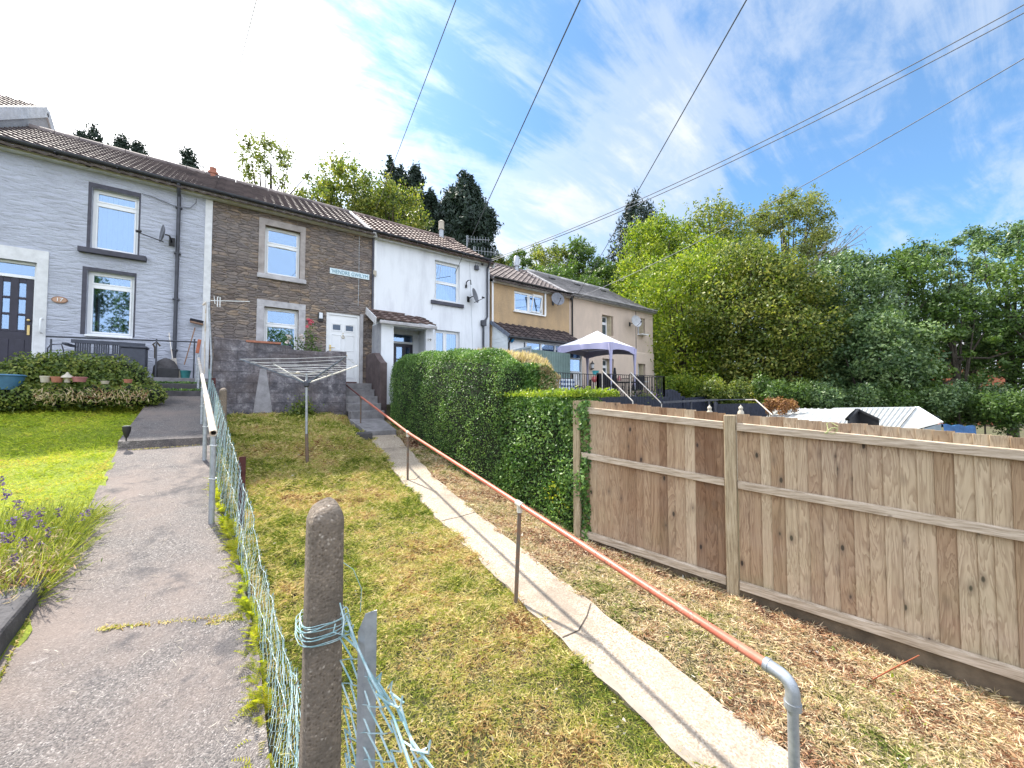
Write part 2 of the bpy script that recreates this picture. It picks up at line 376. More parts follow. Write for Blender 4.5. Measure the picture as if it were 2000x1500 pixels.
    MT['dish'] = plain('grey_dish', (0.16, 0.17, 0.20), 0.5, 0.35, 9, 0.15)
    MT['dish_pale'] = plain('pale_grey_dish', (0.42, 0.43, 0.45), 0.45, 0.3, 9, 0.1)
    MT['steel'] = plain('galvanised_steel', (0.42, 0.45, 0.49), 0.42, 0.35, 18, 0.25, 0.55)
    MT['galv_bright'] = plain('bright_galvanised_pipe', (0.66, 0.66, 0.64), 0.4, 0.4, 9, 0.2, 0.25, c2=(0.50, 0.38, 0.27))
    MT['alu'] = plain('aluminium', (0.62, 0.60, 0.55), 0.4, 0.25, 20, 0.05, 0.5)
    MT['rust_post'] = plain('rusty_painted_post', (0.12, 0.115, 0.10), 0.6, 0.5, 14, 0.3, 0.1, c2=(0.19, 0.10, 0.06))
    m = NM('red_oxide_rail')
    col = m.mix(m.ramp(m.noise(3.0, 6, 0.7), [(0.45, 0), (0.7, 1)]), (0.46, 0.125, 0.080), (0.56, 0.21, 0.14))
    col = m.mix(m.ramp(m.noise(26, 6, 0.75), [(0.575, 0.0), (0.63, 0.95)]), col, (0.14, 0.075, 0.055))
    col = m.mix(m.ramp(m.noise(9, 7, 0.8, m.co(loc=(5,1,2))), [(0.60, 0.0), (0.66, 0.8)]), col, (0.72, 0.50, 0.42))
    MT['red_rail'] = m.done(col, 0.42, m.bump(m.noise(70, 4, 0.6), 0.25, 0.002))
    MT['red_metal'] = plain('oxide_red_metal', (0.11, 0.03, 0.028), 0.7, 0.5, 12, 0.3)
    MT['terracotta'] = plain('terracotta', (0.42, 0.17, 0.11), 0.75, 0.35, 14, 0.25)
    MT['pink_pot'] = plain('pink_clay', (0.42, 0.17, 0.17), 0.7, 0.3, 14, 0.2)
    MT['cream_pot'] = plain('cream_stoneware', (0.50, 0.45, 0.37), 0.7, 0.3, 14, 0.2)
    MT['teal'] = plain('teal_plastic', (0.05, 0.25, 0.26), 0.45, 0.3, 8, 0.05)
    MT['blue_plastic'] = plain('blue_plastic', (0.06, 0.17, 0.30), 0.45, 0.3, 8, 0.05)
    MT['turq'] = plain('turquoise_glaze', (0.10, 0.52, 0.58), 0.35, 0.2, 8, 0.05)
    MT['red_pot'] = plain('red_glaze', (0.50, 0.09, 0.09), 0.35, 0.2, 8, 0.05)
    MT['oldwood'] = plain('old_tool_handle', (0.30, 0.18, 0.12), 0.7, 0.4, 12, 0.2)
    MT['orange_tool'] = plain('orange_handle', (0.42, 0.13, 0.07), 0.6, 0.3, 12, 0.1)
    MT['brass'] = plain('brass', (0.60, 0.45, 0.20), 0.3, 0.2, 12, 0.0, 0.9)
    MT['letters'] = plain('blue_grey_lettering', (0.16, 0.33, 0.42), 0.6, 0.2, 12, 0.0)
    MT['plate'] = plain('enamel_sign_plate', (0.66, 0.78, 0.84), 0.4, 0.15, 12, 0.0)
    MT['glow'] = plain('lamp_glass', (0.70, 0.74, 0.80), 0.2, 0.1, 8, 0.0)
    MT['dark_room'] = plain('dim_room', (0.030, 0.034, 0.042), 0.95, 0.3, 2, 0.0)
    MT['blind'] = plain('white_blind_fabric', (0.40, 0.50, 0.60), 0.8, 0.1, 3, 0.1)
    MT['curtain'] = plain('pale_curtain', (0.34, 0.42, 0.55), 0.8, 0.15, 3, 0.1)
    MT['cladding'] = plain('white_cladding', (0.74, 0.80, 0.83), 0.4, 0.1, 4, 0.0)
    MT['green_panel'] = plain('sage_green_panel', (0.17, 0.25, 0.235), 0.6, 0.25, 4, 0.1)
    MT['grey_panel'] = plain('blue_grey_panel', (0.25, 0.30, 0.34), 0.6, 0.2, 4, 0.1)
    MT['canopy'] = plain('lilac_white_polyester', (0.42, 0.41, 0.60), 0.75, 0.1, 2, 0.1)
    MT['canopy_top'] = plain('white_polyester', (0.84, 0.83, 0.88), 0.75, 0.06, 2, 0.1)
    MT['navy_wood'] = plain('navy_stained_boards', (0.016, 0.022, 0.045), 0.6, 0.5, 8, 0.3)
    MT['tarp'] = plain('blue_tarpaulin', (0.03, 0.14, 0.36), 0.5, 0.5, 5, 0.3)
    MT['brick'] = plain('orange_red_brick', (0.42, 0.13, 0.07), 0.85, 0.35, 6, 0.3)
    MT['asbestos'] = plain('pale_metal_sheet', (0.40, 0.41, 0.41), 0.55, 0.25, 4, 0.15, c2=(0.29, 0.30, 0.29))
    MT['wire'] = plain('black_cable', (0.16, 0.17, 0.20), 0.6, 0.2, 3, 0.0)
    MT['wire_pale'] = plain('pale_cable', (0.45, 0.48, 0.52), 0.6, 0.2, 3, 0.0)
    MT['yellow_cord'] = plain('yellow_cord', (0.45, 0.50, 0.22), 0.6, 0.2, 30, 0.1)
    m = NM('turquoise_plastic_wire')
    col = m.mix(m.ramp(m.noise(14, 5, 0.7), [(0.42, 0), (0.62, 1)]), (0.20, 0.34, 0.36), (0.42, 0.52, 0.53))
    col = m.mix(m.ramp(m.noise(9, 4, 0.7, m.co(loc=(5,5,5))), [(0.655, 0.0), (0.675, 1.0)]), col, (0.24, 0.055, 0.035))
    MT['mesh_wire'] = m.done(col, 0.42, None)
    # weathered fence timber, board grain runs along z (object space)
    def timber(name, greyness, warm=0.0):
        m = NM(name); r = m.attr()
        cb = m.n('ShaderNodeCombineXYZ'); m.put(cb.inputs[0], m.math('MULTIPLY', r, 37.0)); m.put(cb.inputs[2], m.math('MULTIPLY', r, 11.0))
        ad = m.n('ShaderNodeVectorMath', operation='ADD'); m.l(m.co(warp=0.015, wscale=6), ad.inputs[0]); m.l(cb.outputs[0], ad.inputs[1])
        mp = m.n('ShaderNodeMapping'); m.l(ad.outputs[0], mp.inputs[0]); mp.inputs['Scale'].default_value = (5.0, 5.0, 0.55)
        g = m.noise(1.6, 4, 0.5, mp.outputs[0], 0.9)
        rings = m.math('FRACT', m.math('MULTIPLY', g, 13.0))
        rings = m.ramp(rings, [(0.0, 0.0), (0.55, 0.5), (0.85, 1.0), (1.0, 0.0)])
        base = m.ramp(m.math('ADD', m.math('MULTIPLY', r, 0.75), m.math('MULTIPLY', m.noise(1.5, 3, 0.5), 0.3)),
                      [(0.08, (0.19, 0.105, 0.06)), (0.28, (0.33, 0.21, 0.13)), (0.55, (0.47, 0.34, 0.225)), (0.88, (0.60, 0.48, 0.34))])
        base = m.mix(m.ramp(m.noise(0.9, 4, 0.6, m.co(loc=(1,8,3))), [(0.45, 0.0), (0.72, greyness)]), base, (0.44, 0.355, 0.27))
        col = m.mix(m.math('MULTIPLY', rings, 0.6), base, m.mix(1.0, base, (0.40, 0.31, 0.28), 'MULTIPLY'))
        mp2 = m.n('ShaderNodeMapping'); m.l(ad.outputs[0], mp2.inputs[0]); mp2.inputs['Scale'].default_value = (7.5, 7.5, 3.4)
        kn = m.vor(1.0, mp2.outputs[0], 'F1', 1.0)
        k1 = m.ramp(kn, [(0.07, 0.9), (0.11, 0.0)]); k2 = m.ramp(kn, [(0.11, 0.5), (0.28, 0.0)])
        col = m.mix(k2, col, (0.15, 0.10, 0.075)); col = m.mix(k1, col, (0.035, 0.028, 0.025))
        gz = m.sepz()[2]
        alg = m.math('MULTIPLY', m.ramp(m.noise(1.1, 4, 0.6, m.co(loc=(7,1,2))), [(0.45, 0.0), (0.7, 0.55)]), m.ramp(gz, [(0.0, 1.0), (1.3, 0.25)]))
        col = m.mix(alg, col, (0.26, 0.255, 0.12))
        if warm: col = m.mix(warm, col, (0.62, 0.44, 0.36), 'MULTIPLY')
        mp3 = m.n('ShaderNodeMapping'); m.l(ad.outputs[0], mp3.inputs[0]); mp3.inputs['Scale'].default_value = (90, 90, 3)
        return m.done(col, 0.82, m.bump(m.math('ADD', m.noise(1.0, 4, 0.6, mp3.outputs[0]), m.math('MULTIPLY', rings, -0.6)), 0.5, 0.004), spec=0.25)
    MT['board'] = timber('weathered_fence_board', 0.6)
    m = NM('weathered_rail_timber')
    g = m.noise(3.0, 6, 0.65, m.co((4, 1.2, 22), warp=0.03, wscale=5))
    col = m.ramp(g, [(0.3, (0.26, 0.20, 0.14)), (0.5, (0.47, 0.385, 0.295)), (0.7, (0.64, 0.55, 0.45))])
    kn = m.vor(3.2, m.co((1, 1, 1.0)), 'F1', 1.0)
    col = m.mix(m.ramp(kn, [(0.055, 1.0), (0.10, 0.0)]), col, (0.06, 0.04, 0.035))
    MT['rail_wood'] = m.done(col, 0.8, m.bump(g, 0.35, 0.004), spec=0.25)
    m = NM('green_tinged_post')
    g = m.noise(3.0, 6, 0.65, m.co((22, 22, 1.4), warp=0.03, wscale=5))
    col = m.ramp(g, [(0.3, (0.22, 0.165, 0.105)), (0.5, (0.38, 0.305, 0.20)), (0.72, (0.52, 0.43, 0.31))])
    MT['post_wood'] = m.done(col, 0.85, m.bump(g, 0.4, 0.004), spec=0.25)
    # ground surfaces
    m = NM('old_tarmac_path')
    peb = m.vor(150, m.co(warp=0.01, wscale=30), 'F1', 1.0, 'Color'); pd = m.vor(150, m.co(warp=0.01, wscale=30), 'F1', 1.0)
    a = m.ramp(m.sepz(peb)[0], [(0.0, (0.075, 0.068, 0.068)), (0.5, (0.150, 0.132, 0.125)), (0.88, (0.20, 0.178, 0.168)), (1.0, (0.34, 0.31, 0.295))])
    col = m.mix(m.ramp(m.noise(1.3, 6, 0.65), [(0.42, 0.0), (0.66, 0.75)]), a, (0.225, 0.178, 0.155))
    col = m.mix(m.ramp(m.noise(1.7, 8, 0.75, m.co(loc=(3,3,3))), [(0.52, 0.0), (0.62, 0.8)]), col, (0.062, 0.057, 0.062))
    col = m.mix(m.ramp(m.noise(2.6, 8, 0.8, m.co(loc=(9,1,0))), [(0.63, 0.0), (0.68, 0.8)]), col, (0.42, 0.38, 0.36))
    MT['tarmac'] = m.done(col, 0.9, m.bump(m.math('ADD', m.math('MULTIPLY', pd, -1.0), m.math('MULTIPLY', m.noise(7, 6, 0.7), 1.6)), 0.8, 0.007))
    m = NM('exposed_concrete_path')
    peb = m.vor(105, m.co(warp=0.01, wscale=30), 'F1', 1.0, 'Color')
    a = m.ramp(m.sepz(peb)[0], [(0.0, (0.19, 0.14, 0.095)), (0.35, (0.34, 0.275, 0.21)), (1.0, (0.52, 0.45, 0.365))])
    col = m.mix(m.ramp(m.noise(1.8, 6, 0.65), [(0.35, 0.0), (0.70, 0.6)]), a, (0.33, 0.27, 0.215))
    col = m.mix(m.ramp(m.noise(5.5, 7, 0.7, m.co(loc=(2,7,1))), [(0.58, 0.0), (0.74, 0.6)]), col, (0.27, 0.225, 0.18))
    col = m.mix(m.ramp(m.noise(0.9, 8, 0.75, m.co(loc=(5,2,4))), [(0.50, 0.0), (0.62, 0.7)]), col, (0.21, 0.17, 0.135))
    MT['concrete_path'] = m.done(col, 0.88, m.bump(m.noise(75, 6, 0.75), 0.6, 0.006))
    MT['path_edge'] = plain('damp_concrete_edge', (0.36, 0.31, 0.255), 0.9, 0.4, 7, 0.5)
    MT['crack'] = plain('dark_joint', (0.07, 0.055, 0.045), 0.95, 0.3, 7, 0.3)
    MT['concrete'] = plain('grey_concrete', (0.26, 0.25, 0.26), 0.9, 0.45, 5, 0.5, bs=40, bd=0.01)
    MT['concrete_dark'] = plain('damp_dark_concrete', (0.095, 0.09, 0.095), 0.9, 0.5, 6, 0.6, bs=30, bd=0.012)
    m = NM('aggregate_concrete_post')
    pd = m.vor(120, m.co(warp=0.02, wscale=14), 'F1', 1.0); pc = m.sepz(m.vor(120, m.co(warp=0.02, wscale=14), 'F1', 1.0, 'Color'))
    col = m.ramp(pc[0], [(0.0, (0.10, 0.075, 0.055)), (0.6, (0.21, 0.165, 0.125)), (0.93, (0.27, 0.215, 0.165)), (1.0, (0.45, 0.39, 0.33))])
    col = m.mix(m.ramp(pd, [(0.30, 0.0), (0.6, 0.85)]), col, (0.185, 0.15, 0.12))
    col = m.mix(m.ramp(m.noise(6, 5, 0.6), [(0.46, 0), (0.62, 0.75)]), col, (0.095, 0.078, 0.062))
    MT['conc_post'] = m.done(col, 0.92, m.bump(m.math('ADD', m.math('MULTIPLY', pd, -0.5), m.math('MULTIPLY', m.noise(40, 8, 0.8), 1.2)), 0.8, 0.006))
    m = NM('rough_garden_ground')
    a = m.ramp(m.noise(16, 8, 0.75), [(0.30, (0.022, 0.017, 0.010)), (0.5, (0.060, 0.048, 0.022)), (0.72, (0.13, 0.10, 0.05))])
    col = m.mix(m.ramp(m.noise(1.1, 5, 0.6), [(0.42, 0.0), (0.66, 0.7)]), a, (0.075, 0.095, 0.025))
    MT['ground'] = m.done(col, 0.95, m.bump(m.noise(40, 6, 0.8), 0.9, 0.03))
    m = NM('lawn_turf')
    a = m.ramp(m.noise(22, 8, 0.75), [(0.30, (0.10, 0.14, 0.012)), (0.55, (0.22, 0.27, 0.018)), (0.75, (0.32, 0.34, 0.03))])
    MT['turf'] = m.done(a, 0.95, m.bump(m.noise(50, 6, 0.8), 0.8, 0.02))
    # foliage
    MT['hedge_leaf'] = foliage('privet_leaf', (0.030, 0.085, 0.018), (0.085, 0.185, 0.036), (0.30, 0.45, 0.13), 0.5, 0.28, 2.6, 0.5, tint=(0.34, 0.24, 0.09))
    MT['hedge_top'] = foliage('young_privet_leaf', (0.09, 0.15, 0.02), (0.22, 0.30, 0.035), (0.42, 0.46, 0.06), 0.45, 0.4, 2.0)
    MT['hedge_dry'] = foliage('dry_privet_tips', (0.26, 0.18, 0.09), (0.52, 0.40, 0.24), (0.74, 0.62, 0.42), 0.7, 0.3, 2.0)
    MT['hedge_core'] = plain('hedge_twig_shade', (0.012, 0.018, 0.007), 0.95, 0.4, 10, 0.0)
    MT['shrub'] = foliage('mixed_shrub_leaf', (0.045, 0.08, 0.018), (0.13, 0.19, 0.038), (0.32, 0.33, 0.075), 0.5, 0.3, 3.0, tint=(0.24, 0.13, 0.05))
    MT['lf_dark'] = foliage('dark_conifer_leaf', (0.008, 0.018, 0.014), (0.018, 0.038, 0.026), (0.040, 0.068, 0.042), 0.6, 0.12, 0.5)
    MT['lf_olive'] = foliage('olive_green_leaf', (0.035, 0.065, 0.016), (0.135, 0.185, 0.036), (0.40, 0.38, 0.09), 0.5, 0.40, 0.9)
    MT['lf_bright'] = foliage('lime_green_leaf', (0.04, 0.085, 0.012), (0.18, 0.26, 0.028), (0.46, 0.48, 0.06), 0.5, 0.45, 0.9)
    MT['lf_pale'] = foliage('pale_birch_leaf', (0.07, 0.10, 0.03), (0.16, 0.19, 0.06), (0.28, 0.29, 0.11), 0.5, 0.45, 0.4)
    MT['lf_mid'] = foliage('mid_green_leaf', (0.028, 0.062, 0.018), (0.085, 0.155, 0.036), (0.19, 0.27, 0.07), 0.5, 0.35, 0.4)
    MT['lf_blue'] = foliage('blue_green_leaf', (0.022, 0.055, 0.020), (0.085, 0.150, 0.055), (0.30, 0.40, 0.17), 0.42, 0.26, 1.1)
    MT['lav_stem'] = foliage('lavender_stem', (0.11, 0.14, 0.03), (0.30, 0.34, 0.06), (0.52, 0.50, 0.12), 0.6, 0.3, 4.0)
    MT['lf_rust'] = foliage('russet_leaf', (0.12, 0.05, 0.02), (0.26, 0.12, 0.05), (0.38, 0.22, 0.09), 0.6, 0.3, 1.5)
    MT['bark'] = plain('bark', (0.085, 0.07, 0.055), 0.9, 0.4, 5, 0.5)
    MT['bark_pale'] = plain('pale_bark', (0.28, 0.26, 0.23), 0.85, 0.4, 5, 0.4)
    MT['petal_pink'] = plain('pink_petal', (0.62, 0.12, 0.16), 0.6, 0.3, 30, 0.0)
    MT['petal_white'] = plain('white_petal', (0.78, 0.70, 0.66), 0.6, 0.2, 30, 0.0)
    MT['lavender'] = foliage('lavender_flower', (0.07, 0.04, 0.13), (0.15, 0.09, 0.26), (0.30, 0.20, 0.42), 0.7, 0.2, 5.0)
    def blades(name, stops, patch=1.2):
        m = NM(name); r = m.attr(); p = m.noise(patch, 4, 0.6)
        q = m.noise(patch*5, 3, 0.6)
        f = m.math('ADD', m.math('MULTIPLY', r, 0.58), m.math('ADD', m.math('MULTIPLY', m.math('SUBTRACT', p, 0.5), 1.7), m.math('MULTIPLY', m.math('SUBTRACT', q, 0.22), 0.75)))
        col = m.ramp(f, stops); m.done(col, 0.65, None, 0, 0.3)
        tr = m.n('ShaderNodeBsdfTranslucent'); m.l(col, tr.inputs[0])
        mx = m.n('ShaderNodeMixShader'); mx.inputs[0].default_value = 0.3
        m.l(m.b.outputs[0], mx.inputs[1]); m.l(tr.outputs[0], mx.inputs[2]); m.l(mx.outputs[0], m.out.inputs[0]); return m.m
    MT['blade_mid'] = blades('mown_rough_grass', [(0.06, (0.07, 0.12, 0.012)), (0.28, (0.22, 0.29, 0.03)), (0.50, (0.50, 0.46, 0.10)), (0.74, (0.80, 0.66, 0.34)), (0.92, (0.46, 0.26, 0.10)), (1.0, (0.22, 0.11, 0.05))])
    MT['blade_right'] = blades('cut_bramble_litter', [(0.02, (0.14, 0.20, 0.03)), (0.16, (0.30, 0.28, 0.08)), (0.36, (0.56, 0.45, 0.24)), (0.56, (0.70, 0.58, 0.40)), (0.74, (0.46, 0.26, 0.14)), (0.92, (0.20, 0.085, 0.05)), (1.0, (0.09, 0.04, 0.03))])
    MT['blade_lawn'] = blades('lawn_grass', [(0.1, (0.18, 0.28, 0.022)), (0.45, (0.42, 0.52, 0.036)), (0.8, (0.64, 0.64, 0.07)), (0.98, (0.56, 0.40, 0.12))])
    MT['fern'] = foliage('fern_frond', (0.12, 0.17, 0.01), (0.36, 0.40, 0.03), (0.60, 0.52, 0.06), 0.5, 0.4, 3.0)
    MT['seed'] = blades('pale_dead_leaf', [(0.1, (0.40, 0.34, 0.24)), (0.9, (0.70, 0.66, 0.58))])
    # window glass: clear with a strong sky reflection
    m = NM('window_glass'); m.t.nodes.remove(m.b)
    tr = m.n('ShaderNodeBsdfTransparent'); tr.inputs[0].default_value = (0.78, 0.84, 0.88, 1)
    gl = m.n('ShaderNodeBsdfGlossy'); gl.inputs['Roughness'].default_value = 0.02; gl.inputs[0].default_value = (0.50, 0.68, 0.92, 1)
    fr = m.n('ShaderNodeLayerWeight'); fr.inputs[0].default_value = 0.5
    fac = m.math('ADD', m.math('MULTIPLY', fr.outputs['Fresnel'], 0.5), 0.26, True)
    mx = m.n('ShaderNodeMixShader'); m.l(fac, mx.inputs[0]); m.l(tr.outputs[0], mx.inputs[1]); m.l(gl.outputs[0], mx.inputs[2]); m.l(mx.outputs[0], m.out.inputs[0])
    MT['glass'] = m.m
mk_materials()
# ------------------------------------------------------------------ terrain
YL = [-300,-60,-3,0,7.2,10,10.9,12,20,34,60,120,400]; ZL = [-9,-6,-2.45,-1.925,-.70,-.11,.10,.2,1.0,3.5,6,8,9]
YM = [-300,-60,-3,.5,2.7,4.5,6.3,7.3,7.7,8.0,10.8,12,20,34,60,120,400]; ZM = [-9,-6,-2.45,-2.03,-1.82,-1.62,-1.40,-1.12,-1.00,-.82,-.40,0,1.0,3.5,6,8,9]
YP = [-300,-60,-3,.5,2.7,4.5,6.2,8.6,10.1,12,20,34,60,120,400]; ZP = [-9,-6,-2.45,-2.03,-1.82,-1.62,-1.40,-.87,-.68,0,1.0,3.5,6,8,9]
YN = [-300,-60,-3,4,8,11,12,14,20,34,60,120,400]; ZN = [-9,-6,-2.75,-2.55,-2.2,-.9,-.3,0,1.0,3.5,6,8,9]
YF = [-300,-60,-3,8,16,22,34,60,120,400]; ZF = [-9,-6,-2.9,-2.8,-2.2,-1.2,1.5,5,8,9]
def sm(a, lo, hi):
    t = np.clip((a-lo)/(hi-lo), 0, 1); return t*t*(3-2*t)
def ground_z(X, Y, rough=True):
    X = np.asarray(X, float); Y = np.asarray(Y, float)
    zl = np.interp(Y, YL, ZL); zm = np.interp(Y, YM, ZM); zp = np.interp(Y, YP, ZP); zn = np.interp(Y, YN, ZN); zf = np.interp(Y, YF, ZF)
    edge = np.interp(Y, [1.3, 2.6, 3.1, 4.07, 4.8, 10.2], [.16, .15, .12, .04, -.08, -.40])
    w = sm(X, edge+.01, edge+.20); z = zl*(1-w)+zm*w
    w = sm(X, 1.9, 2.15); z = z*(1-w)+zp*w
    z = z-.115*np.clip(X-2.7, 0, 2.0)*np.interp(Y, [-3, 5, 10], [1, 1, .3])
    w = sm(X, 4.75, 5.6); z = z*(1-w)+zn*w
    w = sm(X, 17, 24); z = z*(1-w)+zf*w
    if rough:
        z = z+.012*np.sin(X*3.1+Y*1.7)+.010*np.sin(X*5.3-Y*4.1)+.008*np.sin(Y*8.3+X*2.2)
    return z
def gz(x, y): return float(ground_z(x, y))
def P_t(px, py):
    d = ray(px, py); t = 0.5
    while t < 60:
        p = d*t
        if p.z < gz(p.x, p.y): return p
        t += 0.01
    return p
gx_ = np.unique(np.concatenate([[-600,-300,-150,-80,-50,-35,-25,-18,-13,-10,-8,-7], np.arange(-6, 6.01, .07), np.arange(6.3, 30, .8), [32,36,42,50,65,90,150,300,600]]))
gy_ = np.unique(np.concatenate([[-600,-300,-150,-80,-40,-20,-10,-6,-4,-3,-2], np.arange(-1.5, 12.2, .08), np.arange(12.5, 40, 1.0), [42,46,52,60,75,100,150,300,600]]))
GX, GY = np.meshgrid(gx_, gy_); GZ = ground_z(GX, GY)
nx, ny = len(gx_), len(gy_)
idx = np.arange(nx*ny).reshape(ny, nx)
fc = np.stack([idx[:-1,:-1], idx[:-1,1:], idx[1:,1:], idx[1:,:-1]], -1).reshape(-1, 4)
me = bpy.data.meshes.new('ground'); me.from_pydata(np.stack([GX, GY, GZ], -1).reshape(-1, 3).tolist(), [], fc.tolist())
me.polygons.foreach_set('use_smooth', [True]*len(me.polygons))
ground = link_mesh('ground', me, MT['ground'], None, (0,0,0)); struct(ground)
# lawn turf sheet on the left garden, its edge ragged against the path
def sheet(name, xl, xr, y0, y1, mat, lift, step=.08, nxs=10, thick=0.0, zfun=None, wob=0.0):
    zfun = zfun or (lambda x, y: ground_z(x, y)); ys = np.arange(y0, y1+1e-6, step); mb = MB(); rows = []
    for y in ys:
        a = xl(y)+wob*math.sin(y*9.1)+wob*.6*math.sin(y*23.7); b = xr(y)+wob*math.sin(y*7.7+1)+wob*.6*math.sin(y*19.1)
        rows.append([(x, y, float(zfun(x, y))+lift) for x in np.linspace(a, b, nxs)])
    vs = [v for r in rows for v in r]; fs = [(i*nxs+k, i*nxs+k+1, (i+1)*nxs+k+1, (i+1)*nxs+k) for i in range(len(rows)-1) for k in range(nxs-1)]
    mb.add(vs, fs)
    if thick:
        n = len(rows); low = lambda v: (v[0], v[1], v[2]-thick)
        for side in (0, nxs-1):
            for i in range(n-1):
                a, b = rows[i][side], rows[i+1][side]; mb.add([a, b, low(b), low(a)], [(0,1,2,3)])
        for r in (rows[0], rows[-1]):
            for k in range(nxs-1): mb.add([r[k], r[k+1], low(r[k+1]), low(r[k])], [(0,1,2,3)])
    o = mb.build(name, mat, smooth=True, base=((xl(y0)+xr(y0))/2, (y0+y1)/2, 0)); return o
LXL = lambda y: float(np.interp(y, [-1, 2.5, 5, 7.14, 10.1], [-.86, -.90, -1.04, -1.21, -1.25]))
LXR = lambda y: float(np.interp(y, [-1, 1.3, 2.6, 3.1, 4.07, 4.8, 10.2], [.16, .17, .15, .11, .03, -.10, -.42]))
struct(sheet('lawn', lambda y: -7.0, lambda y: LXL(y)+.03, 2.2, 10.6, MT['turf'], .02, nxs=40, wob=.02))
zflat = lambda x, y: np.interp(y, YL, ZL)
struct(sheet('tarmac_path', LXL, LXR, -1.0, 7.16, MT['tarmac'], .03, thick=.14, zfun=lambda x, y: zflat(x, y)+.006*np.sin(x*7+y*5)+.004*np.sin(y*13+x*3)))
up_slab = sheet('upper_path_slab', LXL, LXR, 7.14, 10.06, MT['tarmac'], .13, thick=.24, zfun=zflat); struct(up_slab)
PXL = lambda y: float(np.interp(y, [-.6, 1.15, 8.66], [1.90, 2.00, 2.40]))
PXR = lambda y: PXL(y)+float(np.interp(y, [0, 3, 6, 8.66], [.53, .54, .56, .60]))
zpp = lambda x, y: np.interp(y, YP, ZP)
struct(sheet('concrete_path', PXL, PXR, -.6, 8.66, MT['concrete_path'], .035, thick=.12, zfun=zpp, wob=.012))
mb = MB()
for (x0, y0, x1, y1) in ((2.065,2.20,2.24,2.19),(2.24,2.19,2.43,2.28),(2.43,2.28,2.585,2.38),(2.19,4.55,2.45,4.56),(2.45,4.56,2.72,4.60),(2.36,7.75,2.93,7.72),(2.28,6.2,2.5,6.18),(2.5,6.18,2.62,6.3)):
    z = lambda y: float(zpp(0, y))+.0375
    mb.add([(x0,y0-.006,z(y0)),(x1,y1-.006,z(y1)),(x1,y1+.006,z(y1)),(x0,y0+.006,z(y0))], [(0,1,2,3)])
for (x0, y0, x1, y1) in ():
    mb.add([(x0,y0-.003,z(y0)),(x1,y1-.003,z(y1)),(x1,y1+.002,z(y1)),(x0,y0+.002,z(y0))], [(0,1,2,3)])
struct(mb.build('path_joints', MT['crack'], base=(2.3,4,0)))
struct(sheet('path_margin', lambda y: PXL(y)-.012, lambda y: PXL(y)+.012+.045*max(0,math.sin(y*1.1+.4))*max(0.0,min(1.0,(3.4-y)/1.2)), -.6, 3.6, MT['path_edge'], .0395, nxs=3, zfun=zpp, wob=.010))
mb = MB(); mb.add([(2.37,8.64,-.90),(3.02,8.62,-.90),(3.16,10.12,-.80),(2.36,10.12,-.80),(2.37,8.64,-.735),(3.02,8.62,-.735),(3.16,10.12,-.54),(2.36,10.12,-.54)],
       [(0,3,2,1),(4,5,6,7),(0,1,5,4),(1,2,6,5),(2,3,7,6),(3,0,4,7)])
struct(mb.build('path_landing', MT['concrete'], bevel=.012))
o = MB().box(2.10,2.42,8.35,8.62,-1.05,-.74).build('edging_stone', MT['concrete_dark'], bevel=.03); tag(o, 'mossy concrete edging block where the long path meets the landing', 'edging stone')
# patios and steps
def block(name, mat, label, cat, *b, bevel=.01):
    mb = MB()
    for x in b: mb.box(*x)
    return tag(mb.build(name, mat, bevel=bevel), label, cat)
struct(MB().box(-7.5,-.37,10.88,12.02,-.6,.42).build('patio', MT['concrete'], bevel=.01))
struct(MB().box(-.30,2.38,10.86,12.02,-.6,.415).build('patio', MT['concrete'], bevel=.01))
block('garden_steps', MT['concrete_dark'], 'mossy concrete steps climbing to the grey house patio', 'steps', (-1.35,-.43,10.02,10.95,-.5,.13), (-1.35,-.43,10.32,10.95,.13,.28))
ds = MB()
for k, (y, z) in enumerate(((10.10,-.345),(10.40,-.155),(10.70,.035),(11.0,.225))): ds.box(2.385, 3.22, y, 12.02 if k == 3 else y+.5, -.9, z)
ds.box(2.385, 3.22, 11.28, 12.02, .225, .40)
tag(ds.build('entrance_steps', MT['concrete'], bevel=.008), 'grey concrete steps leading up to the white front door', 'steps')
# garden wall of sooty blocks with a pale patch
gw = empty('garden_wall', (1.0, 10.75, -.6), 'dark sooty block retaining wall below the stone house window', 'garden wall')
wb = MB()
wb.poly_y([(-.36,-.7),(2.38,-.7),(2.38,1.19),(1.93,1.19),(1.90,1.15),(1.15,1.16),(1.12,1.24),(-.36,1.33)], 10.62, 10.86)
wb.build('wall_body', MT['block'], gw, bevel=.012)
pp = MB(); a0, a1, b0, b1 = [F(x, y) for x, y in ((0,0),(0,0),(0,0),(0,0))]
q = [on_y(px, py, 10.615) for px, py in ((494,806),(532,806),(520,720),(508,720))]
pp.poly_y([(p.x, p.z) for p in q], 10.612, 10.622); pp.build('render_patch', MT['block_pale'], gw)
cp = MB(); c0 = on_y(480,672,10.74); c1 = on_y(548,676,10.74)
cp.box(c0.x, c1.x, 10.60, 10.88, 1.262, 1.31); cp.build('coping_stone', MT['terracotta'], gw, bevel=.006)
sw = MB(); sw.poly_x([(10.55,-.5),(12.0,-.5),(12.0,1.28),(11.2,1.28),(10.75,1.02),(10.55,.95)], 3.24, 3.42)
tag(sw.build('boundary_wall', plain('brown_render', (0.115,0.085,0.085), .9, .4, 4, .6), bevel=.01), 'low brown rendered wall between the entrance steps and white porch', 'wall')
kb = MB(); kb.poly_x([(.6,-2.2),(3.85,-1.6),(3.85,-1.16),(3.3,-1.20),(.6,-1.54)], -1.38, -.95)
tag(kb.build('planter_kerb', MT['concrete_dark'], bevel=.02), 'dark concrete kerb holding the lavender bed beside the tarmac path', 'kerb')
